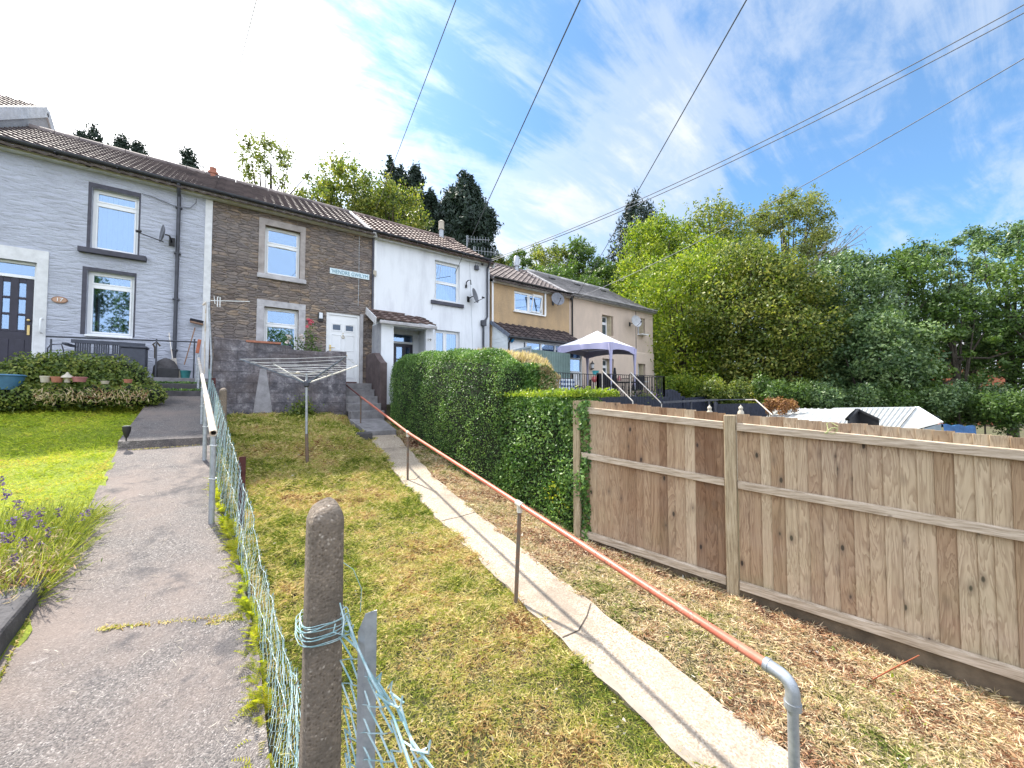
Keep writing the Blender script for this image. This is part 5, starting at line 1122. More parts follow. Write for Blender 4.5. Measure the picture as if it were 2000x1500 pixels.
tag(m_.build('cable', MT['wire_pale']), 'thin pale cables running down the white house wall', 'cable')
m_ = MB(); m_.tube([fl_(277,378,.03), fl_(300,385,.03), fl_(345,404,.03), fl_(372,406,.03), fl_(383,396,.03), fl_(384,388,.16)], .008, 5); tag(m_.build('cable', MT['wire']), 'thin dark cable looping under the grey house gutter', 'cable')
# aerials
def yagi(p, length, n, w, direction, mast_to, label, cross=(0,0,1)):
    root = empty('tv_aerial', mast_to, label, 'aerial'); d_ = Vector(direction).normalized(); m_ = MB(); m_.tube([p, p+d_*length], .010, 6)
    m_.build('boom', MT['steel'], root); m_ = MB(); c_ = Vector(cross)
    for k in range(n): q_ = p+d_*(length*(k+.5)/n); m_.tube([q_-c_*w*(1-.3*k/n), q_+c_*w*(1-.3*k/n)], .006, 5)
    m_.build('element', MT['steel'], root); m_ = MB(); m_.tube([Vector(mast_to), Vector((p.x, p.y, p.z+.15))], .018, 8); m_.build('mast', MT['steel'], root, smooth=True)
rb_ = on_y(912, 497, 13.6)
pa = Vector((rb_.x, 13.6, on_y(910,466,13.6).z)); yagi(pa, .95, 8, .14, (.9,-.35,.05), (rb_.x, 13.6, 5.6), 'upper ribbed aerial on the white house roof')
pa = Vector((rb_.x+.15, 13.3, on_y(915,486,13.3).z)); yagi(pa, 1.15, 9, .17, (.9,-.35,-.02), (rb_.x+.15, 13.3, 5.5), 'lower ribbed aerial on the white house roof')
mt = on_y(411, 587, 10.5); root = Vector((mt.x, 10.5, .2)); d0 = on_y(488, 589, 10.5)
r0 = empty('tv_aerial', root, 'pale dismantled aerial on a pole at the stone house corner', 'aerial')
m_ = MB(); m_.tube([mt, d0], .008, 6); m_.build('boom', MT['upvc'], r0)
m_ = MB(); g0, g1 = on_y(425,580,10.48), on_y(434,600,10.48); m_.tube([(g0.x,10.48,g0.z),(g1.x-.04,10.48,g0.z),(g1.x-.04,10.48,g1.z),(g0.x,10.48,g1.z),(g0.x,10.48,g0.z)], .008, 5); m_.tube([on_y(418,578,10.48), on_y(420,594,10.48)], .006, 5); m_.build('dipole', MT['upvc'], r0)
m_ = MB(); m_.tube([on_y(408,590,10.5), on_y(410,640,10.5), on_y(413,700,10.5), (mt.x+.03,10.5,.2)], .020, 10); m_.build('mast', MT['steel'], r0, smooth=True)
m_ = MB(); m_.tube([on_y(402,588,10.55), on_y(399,730,10.55)], .014, 8); m_.tube([on_y(396,596,10.55), on_y(402,590,10.55)], .02, 6); tag(m_.build('washing_line_pole', MT['galv_bright'], smooth=True), 'slim pale pole at the boundary of the grey and stone houses', 'pole')
# broom, spade, pots, bucket near the grey wall
def on_p(px_, py_, Y_): return on_y(px_, py_, Y_)
bm = empty('broom', on_p(360,735,11.75), 'upturned broom leaning on the grey wall', 'broom')
m_ = MB(); m_.tube([on_p(360,712,11.5), on_p(381,640,11.9)], .012, 8); m_.build('handle', MT['oldwood'], bm, smooth=True)
m_ = MB(); a, b = on_p(371,628,11.9), on_p(397,634,11.9); m_.bar(a, b, .07, .045); bh = m_.build('head', MT['oldwood'], bm, bevel=.01); m_ = MB(); m_.bar(a+Vector((0,0,.05)), b+Vector((0,0,.05)), .06, .07); m_.build('bristles', MT['blackfabric'], bm)
m_ = MB(); m_.tube([on_p(330,650,11.9), on_p(339,715,11.6)], .011, 7); m_.bar(on_p(339,700,11.62), on_p(341,718,11.6), .02, .12); tag(m_.build('hoe', MT['galv_bright']), 'pale pole tool leaning on the grey wall left of the downpipe', 'garden tool')
m_ = MB(); m_.tube([on_p(303,700,11.2), on_p(303,680,11.2), on_p(299,672,11.2), on_p(306,668,11.2), on_p(313,676,11.2)], .018, 7); tag(m_.build('gnarled_stick', MT['bark']), 'gnarled forked stick standing among the patio pots', 'stick')
m_ = MB(); p = on_p(325, 690, 11.35); m_.lathe([(.20,-.02),(.22,.1),(.21,.25),(.14,.38),(.05,.44),(0,.45)], (p.x, 11.35, .42), 16); tag(m_.build('domed_pot_cover', MT['concrete_dark'], smooth=True), 'dark domed chimney pot standing on the grey patio', 'chimney pot')
m_ = MB(); p = on_p(329, 727, 11.0); m_.box(p.x-.17,p.x+.17,10.95,11.25,.42,.63); m_.box(p.x-.15,p.x+.15,10.97,11.23,.60,.635); tag(m_.build('planter_box', MT['black'], bevel=.01), 'black rectangular planter at the top of the garden steps', 'planter')
m_ = MB(); p = on_p(362, 728, 11.0); m_.lathe([(.07,0),(.095,.16),(.10,.165),(.09,.17),(.08,.15),(0,.14)], (p.x, 11.02, .42), 18); bk = m_.build('bucket', MT['teal'], smooth=True); tag(bk, 'small teal plastic bucket on the patio edge', 'bucket')
m_ = MB(); p = on_p(349, 726, 11.05); m_.lathe([(.07,0),(.09,.15),(.095,.16),(0,.15)], (p.x, 11.08, .42), 14); tag(m_.build('plant_pot', MT['cream_pot'], smooth=True), 'small pale pot between the black planter and teal bucket', 'plant pot')
m_ = MB(); m_.tube([on_p(387,690,10.5), on_p(383,735,10.5), (on_p(383,735,10.5).x, 10.5, .1)], .018, 8); hs = m_.build('fork_shaft', MT['steel'], smooth=True); tag(hs, 'grey post with an orange handled tool beside the patio steps', 'garden tool')
m_ = MB(); m_.bar(on_p(390,663,10.5), on_p(385,690,10.5), .05, .06); o_ = m_.build('tool_handle', MT['orange_tool'], hs, bevel=.012)
# ---- pots along the front shrub
def pot(px_, py_, Y_, r, h, mat, label, flare=1.25):
    p = on_y(px_, py_, Y_); m_ = MB(); m_.lathe([(r/flare,0),(r,h*.8),(r*1.08,h*.8),(r*1.08,h),(r*.92,h),(r*.9,h*.85),(0,h*.8)], p, 18)
    return tag(m_.build('plant_pot', MT[mat], smooth=True), label, 'plant pot', 'pots along the front of the shrub')
PYY = 9.0
pot(88,747,PYY,.055,.10,'cream_pot','cream square shouldered pot at the left of the pot row')
pot(111,747,PYY,.065,.09,'terracotta','terracotta pot beside the white mushroom ornament')
pot(155,746,PYY,.085,.08,'pink_pot','wide shallow pink pot in front of the shrub')
pot(250,748,PYY-.1,.055,.06,'terracotta','small terracotta pot at the right end of the shrub')
pot(205,750,PYY,.05,.05,'cream_pot','small pale pot half hidden in the shrub leaves')
m_ = MB(); p = on_y(131,747,PYY); m_.lathe([(.035,0),(.03,.06),(.03,.065),(.08,.075),(.06,.10),(.025,.13),(.01,.16),(0,.165)], p, 16); tag(m_.build('garden_ornament', MT['cream_pot'], smooth=True), 'white toadstool ornament between the terracotta and pink pots', 'ornament')
m_ = MB(); p = on_y(8,748,9.2); m_.lathe([(.16,-.1),(.20,.10),(.22,.11),(.20,.13),(0,.12)], p, 20); tag(m_.build('tub', MT['blue_plastic'], smooth=True), 'blue plastic tub at the left edge beside the shrub', 'tub')
# solar stake lights
def stake(px_, pyt, pyb, label):
    p = P_t(px_, pyb); top = on_y(px_+2, pyt, p.y); root = empty('solar_light', p, label, 'solar light', 'solar stake lights on the lawn')
    m_ = MB(); m_.tube([p-Vector((0,0,.05)), Vector((p.x+.005, p.y, top.z-.14))], .008, 8); m_.build('stake', MT['black'], root)
    m_ = MB(); m_.lathe([(.012,-.15),(.022,-.13),(.042,-.06),(.045,-.02),(.045,0),(.0,.004)], (p.x+.005, p.y, top.z), 14); h_ = m_.build('lamp_head', MT['black'], root, smooth=True)
    m_ = MB(); m_.lathe([(.036,0),(.036,.004),(0,.006)], (p.x+.005, p.y, top.z+.005), 12); m_.build('solar_cap', MT['gutter_grey'], h_)
stake(245, 833, 878, 'black solar stake light on the lawn beside the tarmac path')
stake(277, 766, 797, 'black solar stake light in front of the shrub end')
# ---- gazebo
Gn, Gl, Gr, Gb = Vector((10.3,8.5,-.16)), Vector((9.75,10.45,-.16)), Vector((12.35,9.05,-.16)), Vector((11.8,10.95,-.16))
gzb_ = empty('gazebo', (11.05, 9.75, -.16), 'lilac and white pop up gazebo on the terrace', 'gazebo')
EH = 1.90; ctr = (Gn+Gl+Gr+Gb)/4; apex = Vector((ctr.x, ctr.y, 2.50)); cs_ = [Gn, Gr, Gb, Gl]; cs_ = [Vector((c.x, c.y, EH)) for c in cs_]
m_ = MB()
for i in range(4):
    a, b = cs_[i], cs_[(i+1) % 4]; nseg = 8; base_ = len(m_.v); rows = []
    for j in range(6):
        f = j/5; row = []
        for k in range(nseg+1):
            g = k/nseg; p = a.lerp(b, g); q_ = apex.lerp(p, f); sag = -.07*math.sin(math.pi*f)*(.5+.5*math.sin(math.pi*g)); row.append(q_+Vector((0,0,sag)))
        rows += row
    m_.add(rows, [(j*(nseg+1)+k, (j+1)*(nseg+1)+k, (j+1)*(nseg+1)+k+1, j*(nseg+1)+k+1) for j in range(5) for k in range(nseg)])
m_.build('canopy', MT['canopy_top'], gzb_, smooth=True)
m_ = MB()
for i in range(4):
    a, b = cs_[i], cs_[(i+1) % 4]; n = 14; vs = []; out = ((a+b)/2-ctr); out.z = 0; out.normalize()
    for k in range(n+1):
        g = k/n; p = a.lerp(b, g); w_ = .015*math.sin(k*2.1)+.02*math.sin(k*.9+i); vs += [p+out*.006, p+out*(.03+w_)+Vector((0,0,-.20-.10*abs(2*g-1)**2))]
    m_.add(vs, [(2*k,2*k+1,2*k+3,2*k+2) for k in range(n)])
m_.build('valance', MT['canopy'], gzb_, smooth=True)
for c in (Gn, Gr, Gb, Gl):
    m_ = MB(); m_.tube([c, Vector((c.x, c.y, EH-.02))], .020, 8); lg = m_.build('leg', MT['steel'], gzb_, smooth=True)
    m_ = MB(); inw = (ctr-c); inw.z = 0; inw.normalize(); m_.tube([Vector((c.x,c.y,EH-.06)), Vector((c.x,c.y,EH-.6)), Vector((c.x,c.y,.45))], [.085,.045,.026], 8); m_.build('leg_cover', MT['canopy'], lg, smooth=True)
# ---- terrace of the tan and beige houses
tb = MB(); tb.box(7.4,13.1,8.1,12.02,-2.6,-.165); struct(tb.build('terrace', MT['concrete_dark']))
tb = MB(); 
for k in range(38): tb.box(7.42+k*.15, 7.42+k*.15+.14, 8.02, 8.06, -1.2, .03)
tag(tb.build('board_screen', MT['navy_wood']), 'dark navy board screen along the front of the terrace', 'screen')
rg = empty('terrace_railing', (10.2, 8.2, -.16), 'black metal railing with thin balusters around the terrace', 'railing')
def railrun(p, q_, z0, z1, step=.10):
    p = Vector(p); q_ = Vector(q_); L = (q_-p).length; m_ = MB(); m_.bar(p+Vector((0,0,z1)), q_+Vector((0,0,z1)), .035, .02); m_.bar(p+Vector((0,0,z0+.08)), q_+Vector((0,0,z0+.08)), .03, .02); m_.build('rail', MT['black'], rg)
    m_ = MB(); n = int(L/step)
    for k in range(n+1): c = p+(q_-p)*(k/n); m_.tube([c+Vector((0,0,z0)), c+Vector((0,0,z1))], .010, 5)
    for k in range(0, n, 3): c = p+(q_-p)*((k+.5)/n); m_.tube([c+Vector((.04*math.cos(t),0,(z0+z1)/2+.09*math.sin(t))) for t in np.linspace(0, 6.283, 11)], .007, 4)
    m_.build('balusters', MT['black'], rg)
    for c in (p, q_): MB().box(c.x-.025,c.x+.025,c.y-.025,c.y+.025,z0,z1+.02).build('post', MT['black'], rg)
railrun((7.45,8.25,0),(9.35,8.25,0),-.16,.72); railrun((9.35,8.25,0),(11.0,8.25,0),-.16,.76); railrun((11.0,8.25,0),(13.0,8.25,0),-.16,.78); railrun((13.0,8.25,0),(13.0,11.9,0),-.16,.78)
for a, b, lab in (((1176,724),(1236,784),'pale sloping stair rail below the gazebo'), ((1231,727),(1292,788),'pale sloping stair rail at the right of the terrace')):
    p, q_ = on_y(a[0],a[1],8.18), on_y(b[0],b[1],7.1); m_ = MB(); m_.tube([p, q_], .020, 8); m_.tube([p, (p.x, p.y, -.2)], .018, 6); m_.tube([q_, (q_.x, q_.y, -1.0)], .018, 6); tag(m_.build('stair_rail', MT['galv_bright'], smooth=True), lab, 'handrail')
def tchair(x, y, rz, label):
    root = empty('folding_chair', (x, y, -.16), label, 'chair', 'chairs under the gazebo'); c, s_ = math.cos(rz), math.sin(rz)
    def T(a, b, z): return Vector((x+a*c-b*s_, y+a*s_+b*c, -.16+z))
    m_ = MB(); m_.obox(T(0,0,.44), Vector((c,s_,0))*.22, Vector((-s_,c,0))*.22, (0,0,.015)); m_.build('seat', MT['blackfabric'], root)
    m_ = MB(); m_.obox(T(0,.24,.72), Vector((c,s_,0))*.22, Vector((-s_*.05,c*.05,-.005))*.3, Vector((-s_*.08,c*.08,.27))); m_.build('backrest', MT['blackfabric'], root)
    for sx in (-.22, .22):
        m_ = MB(); m_.tube([T(sx,-.24,0), T(sx,.20,.62)], .012, 6); m_.build('leg', MT['black'], root); m_ = MB(); m_.tube([T(sx,.22,0), T(sx,-.2,.45)], .012, 6); m_.build('leg', MT['black'], root)
tchair(10.75, 9.3, 2.6, 'black folding chair nearest the gazebo front leg'); tchair(11.7, 9.7, -.6, 'black folding chair behind the round table'); tchair(12.45, 9.1, -1.4, 'black folding chair right of the round table')
tr_ = empty('garden_table', (11.7, 9.0, -.16), 'black round metal table behind the terrace railing', 'table'); m_ = MB(); m_.lathe([(0,.70),(.45,.70),(.45,.725),(0,.73)], (11.7,9.0,-.16), 24); m_.build('tabletop', MT['black'], tr_)
for k in range(4): a = k*math.pi/2+.5; m_ = MB(); m_.tube([(11.7+.1*math.cos(a),9.0+.1*math.sin(a),.54),(11.7+.12*math.cos(a),9.0+.12*math.sin(a),.2),(11.7+.38*math.cos(a),9.0+.38*math.sin(a),-.16)], .012, 6); m_.build('leg', MT['black'], tr_)
bq = empty('garden_bench', (8.6, 9.2, -.16), 'terrace bench with blue and white checked cushion', 'bench')
m = NM('gingham'); s3 = m.sepz(); ck = lambda s_: m.math('GREATER_THAN', m.math('FRACT', m.math('MULTIPLY', s_, 7.0)), .5)
gg = m.math('MULTIPLY', m.math('ADD', ck(s3[0]), ck(s3[2])), .5); MT['gingham'] = m.done(m.mix(gg, (.70,.75,.80), (.035,.07,.16)), .9)
c0, c1 = on_y(1074,739,9.4), on_y(1122,762,9.4); m_ = MB(); m_.box(c0.x,c1.x,9.38,9.46,c1.z,c0.z); m_.box(c0.x,c1.x,9.0,9.40,c1.z-.08,c1.z+.01); m_.build('cushion', MT['gingham'], bq, bevel=.02)
for xx in (c0.x-.03, c1.x+.03):
    m_ = MB(); m_.tube([(xx,8.95,-.16),(xx,8.95,.28),(xx,9.1,.36),(xx,9.35,.36),(xx,9.45,.2),(xx,9.5,-.16)], .018, 7); m_.build('arm_frame', MT['black'], bq, smooth=True)
m_ = MB(); m_.box(c0.x-.03,c1.x+.03,9.46,9.50,c0.z-.02,c0.z+.03); m_.box(c0.x-.03,c1.x+.03,8.95,8.99,c1.z-.1,c1.z-.05); m_.build('frame', MT['black'], bq)
def simple(name, label, cat, build, mat, smooth=True, group=None):
    m_ = MB(); build(m_); return tag(m_.build(name, MT[mat] if isinstance(mat, str) else mat, smooth=smooth), label, cat, group)
p = on_y(1163,728,9.2); simple('hanging_basket', 'turquoise glazed pot on the terrace', 'plant pot', lambda m_: m_.lathe([(.08,-.08),(.12,.06),(.13,.07),(0,.06)], p, 16), 'turq')
p2 = on_y(1161,740,9.0); simple('red_pot', 'red glazed pot below the turquoise one', 'plant pot', lambda m_: m_.lathe([(.05,-.12),(.10,-.02),(.07,.08),(0,.08)], p2, 16), 'red_pot')
p3 = on_y(1209,738,9.0); simple('garden_cone', 'small pink cone ornament hanging behind the railing', 'ornament', lambda m_: m_.lathe([(.09,-.1),(.02,.09),(0,.1)], p3, 14), 'pink_pot')
ln_ = empty('wall_lantern', (on_y(1157,712,11.85).x, FY, on_y(1157,712,11.85).z), 'black lantern on the beige wall beside the white door', 'lantern'); p = on_y(1157,714,11.85)
m_ = MB(); m_.lathe([(.05,-.16),(.085,-.14),(.085,-.12),(.03,-.12)], p, 8); m_.lathe([(.11,.06),(.03,.16),(.01,.22),(0,.22)], p, 8); m_.bar(Vector((p.x,p.y,p.z-.18)), Vector((p.x,FY,p.z-.18)), .03, .03); m_.build('lantern_frame', MT['black'], ln_)
m_ = MB(); m_.lathe([(.05,-.12),(.085,.06)], p, 8); m_.build('lantern_glass', MT['glow'], ln_)
p = on_y(1000,662,10.9); simple('balloon', 'blue balloon in the sun room door', 'balloon', lambda m_: m_.lathe([(0,-.14),(.02,-.13),(.07,-.07),(.10,.0),(.09,.06),(.05,.10),(0,.115)], p, 16), plain('blue_balloon', (.02,.22,.50), .3, .1))
a, b = on_y(1037,682,10.0), on_y(1113,690,10.0); m_ = MB()
for k in range(22): x_ = a.x+(b.x-a.x)*k/22; m_.box(x_, x_+(b.x-a.x)/22*.86, 9.97, 10.0, -.16, a.z-.03*k/22); m_.box(x_, x_+(b.x-a.x)/22, 10.0, 10.01, -.16, a.z-.04)
tag(m_.build('green_screen', MT['green_panel']), 'sage green ribbed screen in front of the sun room', 'screen')
a, b = on_y(992,687,9.9), on_y(1034,676,9.9); m_ = MB(); m_.poly_y([(a.x,-.16),(b.x,-.16),(b.x,b.z-.06),(a.x,a.z-.05)], 9.9, 9.96); m_.bar((a.x-.02,9.93,a.z-.02), (b.x+.04,9.93,b.z-.02), .12, .07); m_.box(b.x,b.x+.08,9.88,9.98,-.16,b.z); tag(m_.build('side_screen', MT['grey_panel'], bevel=.006), 'blue grey solid screen with sloping coping beside the hedge', 'screen')
# planter with flowers, post and figures by the terrace edge
p = on_y(1256, 778, 8.4); simple('flower_trough', 'black trough of mixed flowers at the terrace edge', 'planter', lambda m_: m_.lathe([(.22,-.22),(.30,-.02),(.31,0),(0,-.02)], p, 18), 'black')
rs = np.random.default_rng(4); P_ = np.array(p)+rs.normal(size=(420,3))*[.24,.2,.09]+[0,0,.08]; o = quads_obj('trough_plants', leaf_quads(P_, .07, .6, rng=rs), MT['shrub']); tag(o, 'leafy plants with small flowers spilling from the black trough', 'plants')
P_ = np.array(p)+rs.normal(size=(120,3))*[.24,.2,.08]+[0.06,-.1,.10]; o2 = quads_obj('flowers', leaf_quads(P_, .055, .8, rng=rs), MT['lavender'], parent=o)
pp_ = on_y(1201, 760, 8.6); simple('closed_parasol', 'dark furled parasol standing on the terrace', 'parasol', lambda m_: m_.tube([(pp_.x,8.6,-.16),(pp_.x,8.6,.05),(pp_.x,8.6,.5),(pp_.x,8.6,1.02)], [.03,.10,.09,.03], 10), 'blackfabric')
p = on_y(1183,775,8.5); simple('statuette', 'pale stone animal statuette at the foot of the gazebo leg', 'statue', lambda m_: (m_.tube([(p.x-.16,8.5,.15),(p.x,8.5,.20),(p.x+.16,8.5,.16),(p.x+.24,8.5,.30)], [.07,.09,.08,.055], 10), m_.tube([(p.x-.16,8.5,.12),(p.x-.18,8.5,-.16)], [.04,.022], 8), m_.tube([(p.x+.14,8.5,.12),(p.x+.15,8.5,-.16)], [.04,.022], 8), m_.tube([(p.x+.24,8.5,.30),(p.x+.34,8.45,.27)], [.05,.03], 8)), 'surround')
# dark fences beyond, low wall and yellow shrubs come with the planting
def board_fence(pts, ztops, zb, label, mat='navy_wood', step=.13):
    root = empty('board_fence', (pts[0][0], pts[0][1], zb), label, 'fence'); m_ = MB(); L = math.hypot(pts[1][0]-pts[0][0], pts[1][1]-pts[0][1]); n = int(L/step)
    a = Vector((*pts[0], 0)); b = Vector((*pts[1], 0)); d_ = (b-a).normalized(); rr_ = random.Random(n)
    for k in range(n):
        s0 = a+d_*(L*k/n); zt_ = np.interp(k/n, np.linspace(0, 1, len(ztops)), ztops); c = s0+d_*(L/n/2); m_.obox((c.x, c.y, (zb+zt_)/2), d_*(L/n*.46), d_.cross(Vector((0,0,1)))*(.008+.003*(k % 2)), (0,0,(zt_-zb)/2))
    m_.build('boards', MT[mat], root)
    for c in (a, b): m_ = MB(); m_.box(c.x-.05,c.x+.05,c.y-.05,c.y+.05,zb,(ztops[0] if c is a else ztops[-1])+.06); m_.build('post', MT[mat], root)
a, b = at_d(1287,762,15.0), at_d(1334,768,15.5); board_fence(((a.x,a.y),(b.x,b.y)), [a.z,a.z+.03,a.z+.04,b.z+.05,b.z-.25], -1.6, 'tall navy stained fence panel with a rounded end')
a, b = at_d(1334,777,16.0), at_d(1397,773,17.0); board_fence(((a.x,a.y),(b.x,b.y)), [a.z,b.z], -1.8, 'low navy stained fence behind the long sloping rail')
a, b = at_d(1398,789,13.5), at_d(1504,787,15.0); board_fence(((a.x,a.y),(b.x,b.y)), [a.z,b.z], -1.9, 'dark boarded fence just above the timber fence top')
a, b = at_d(1283,745,18.5), at_d(1316,751,19.5); board_fence(((a.x,a.y),(b.x,b.y)), [a.z,b.z], -1.2, 'pale timber fence at the corner of the end house', 'rail_wood')
m_ = MB(); m_.bar(at_d(1292,786,12.2), at_d(1400,781,13.0), .12, .06); m_.tube([at_d(1400,781,13.0), at_d(1474,780,13.4)], .02, 6)
for px_ in (1350, 1385, 1397): q_ = at_d(px_, 784, 12.6); m_.tube([q_, (q_.x, q_.y, -1.8)], .03, 6)
tag(m_.build('walkway_rail', MT['gutter']), 'long dark level rail over the neighbouring garden', 'railing')
m_ = MB(); m_.tube([at_d(1456,781,13.0), at_d(1476,781,12.9), at_d(1508,810,12.0)], .020, 7); tag(m_.build('stair_rail', MT['galv_bright'], smooth=True), 'pale bent rail in front of the dark boarded fence', 'handrail')
for px_ in (1386, 1447):
    q_ = at_d(px_, 803, 11.0); simple('finial', 'pale stone finial %s' % ('left of the pair above the timber fence' if px_ == 1386 else 'right of the pair above the timber fence'), 'finial', lambda m_: m_.lathe([(.085,-.1),(.08,-.02),(.05,.02),(.045,.05),(.06,.08),(.05,.12),(.02,.15),(0,.19)], q_, 14) and m_.box(q_.x-.09,q_.x+.09,q_.y-.09,q_.y+.09,-2.6,q_.z-.1), 'cream_pot', group='pale finials')
# metal roofed shed
sh = empty('shed', (at_d(1690,800,12.5).x, at_d(1690,800,12.5).y, -2.8), 'long shed with pale corrugated metal roof beyond the timber fence', 'shed')
def ribbed(mb, A_, B_, C0_, D_, n, h=.035):
    """sheet A(ridge start) B(ridge end) C(eave end) D(eave start) with ribs running ridge to eave"""
    nrm = (B_-A_).cross(D_-A_).normalized(); nrm = nrm if nrm.z > 0 else -nrm; m = n*4; vs = []
    for k in range(m+1):
        g = k/m; hgt = h if k % 4 == 0 else 0; vs += [A_.lerp(B_, g)+nrm*hgt, D_.lerp(C0_, g)+nrm*hgt]
    mb.add(vs, [(2*k,2*k+1,2*k+3,2*k+2) for k in range(m)])
r0_, r1_ = at_d(1628,798,13.0), at_d(1790,796,11.9); dn_ = Vector((-.35,-.9,0)).normalized()
e0_, e1_ = at_d(1560,842,10.9), at_d(1838,826,11.2); b1_ = at_d(1850,812,12.8)
m_ = MB(); ribbed(m_, r0_, r1_, at_d(1745,850,10.6), at_d(1600,850,11.4), 16)
m_.add([r1_+Vector((0,0,.01)), at_d(1745,850,10.6), e1_, e1_], [(0,1,2)]); m_.add([r0_, r1_, at_d(1838,815,13.2), at_d(1650,815,14.5)], [(3,2,1,0)])
m_.build('roof', MT['asbestos'], sh)
m_ = MB(); m_.bar(r1_+Vector((0,0,.01)), e1_+Vector((0,0,.01)), .12, .05); m_.bar(r0_, r1_, .16, .04); m_.build('ridge_cap', MT['upvc'], sh)
m_ = MB(); q1, q2 = at_d(1745,852,10.6), e1_; m_.add([(q1.x,q1.y,-2.8),(q2.x,q2.y,-2.8),(q2.x,q2.y,q2.z-.02),(q1.x,q1.y,q1.z-.02)], [(0,1,2,3)]); q3 = at_d(1600,850,11.4); m_.add([(q3.x,q3.y,-2.8),(q1.x,q1.y,-2.8),(q1.x,q1.y,q1.z-.02),(q3.x,q3.y,q3.z-.02)], [(0,1,2,3)]); m_.build('wall', MT['grey_panel'], sh)
sh2 = empty('shed', (at_d(1600,800,12.5).x, at_d(1600,800,12.5).y, -2.8), 'smaller pale metal roof with a dark gable opening', 'shed')
g0, g1_, g2 = at_d(1655,821,10.6), at_d(1675,801,11.0), at_d(1717,821,10.6)
m_ = MB(); ribbed(m_, at_d(1515,797,13.5), at_d(1672,800,11.0), at_d(1640,826,10.2), at_d(1490,822,12.0), 12, .03); m_.build('roof', MT['asbestos'], sh2)
m_ = MB(); m_.add([(g0.x,g0.y,-2.8),(g2.x,g2.y,-2.8),tuple(g2),tuple(g1_),tuple(g0)], [(0,1,2,3,4)]); m_.bar(g0+Vector((0,0,.02)), g1_+Vector((0,0,.02)), .10, .05); m_.bar(g1_+Vector((0,0,.02)), g2+Vector((0,0,.02)), .10, .05); m_.build('gable', MT['black'], sh2)
a, b = at_d(1842,832,13.0), at_d(1905,835,13.0); m_ = MB(); n = 12; vs = []
for k in range(n+1): p = a.lerp(b, k/n); vs += [p+Vector((0,0,.03*math.sin(k*1.3)+.05)), p+Vector((.1*math.sin(k),.4,-.05+.03*math.cos(k))), Vector((p.x,p.y-.05,p.z-.7))]
m_.add(vs, [(3*k,3*k+3,3*k+5,3*k+2) for k in range(n)]+[(3*k+1,3*k+4,3*k+3,3*k) for k in range(n)]); tag(m_.build('tarpaulin', MT['tarp'], smooth=True), 'bright blue tarpaulin just right of the metal roofs', 'tarpaulin')
# brick building glimpsed through the trees
bk_ = empty('brick_house', (at_d(1900,690,40).x, at_d(1900,690,40).y, -3), 'orange red brick house glimpsed through the right hand trees', 'house')
a, b = at_d(1835,690,40), at_d(1975,690,40); d_ = (b-a).normalized(); n_ = Vector((d_.y,-d_.x,0)); n_ = n_ if n_.dot(Vector((fwd.x,fwd.y,0))) > 0 else -n_
m_ = MB(); c = (a+b)/2+n_*3; c.z = (5.2-3)/2; m_.obox(c, d_*((b-a).length/2), n_*3, (0,0,(5.2+3)/2)); m_.build('wall', MT['brick'], bk_)
m_ = MB(); h_ = d_*((b-a).length/2+.3); e1 = (a+b)/2-n_*.3; r1 = (a+b)/2+n_*3; b1 = (a+b)/2+n_*6.3
for p, q_ in ((e1, r1), (b1, r1)): m_.add([Vector((p.x,p.y,5.1))-h_, Vector((p.x,p.y,5.1))+h_, Vector((q_.x,q_.y,7.4))+h_, Vector((q_.x,q_.y,7.4))-h_], [(0,1,2,3)])
m_.build('roof', MT['slate'], bk_)
for g in (.25, .7): c = a.lerp(b, g)-n_*.03; m_ = MB(); m_.obox((c.x,c.y,3.6), d_*.6, n_*.04, (0,0,.7)); m_.build('window', MT['upvc'], bk_)
# overhead wires
def wire(name, p, q_, sag, r, label, mat='wire'):
    p = Vector(p); q_ = Vector(q_); pts = [p.lerp(q_, t)-Vector((0,0,4*sag*t*(1-t))) for t in np.linspace(0, 1, 36)]; m_ = MB(); m_.tube(pts, r, 5); return tag(m_.build(name, MT[mat], smooth=True), label, 'cable', 'overhead cables')
PT_ = (1.32, -3.35, 5.5)
wire('overhead_cable', on_y(416,330,15.0), PT_, .0, .008, 'overhead cable rising from the chimney pot between grey and stone houses', 'wire_pale')
wire('overhead_cable', on_y(735,408,15.0), PT_, .0, .008, 'overhead cable rising from the stone and white house ridge')
wire('overhead_cable', on_y(888,535,11.95), PT_, .0, .009, 'overhead cable fixed beside the white house sash window')
wire('overhead_cable', on_y(1127,578,11.9), PT_, .10, .009, 'overhead cable rising from the beige house eaves to the near pole')
E1 = at_d(2600, -330, 6.0)
wire('overhead_cable', on_y(952,509,11.9), E1, .55, .012, 'upper of two parallel cables from the white house corner')
wire('overhead_cable', on_y(953,512,11.85), E1+Vector((.1,.05,-.13)), .55, .012, 'lower of two parallel cables from the white house corner')
wire('overhead_cable', on_y(1127,582,11.85), at_d(2600,-330,5.0)+Vector((0,0,-.55)), .40, .010, 'lowest overhead cable sweeping to the right edge of the picture')
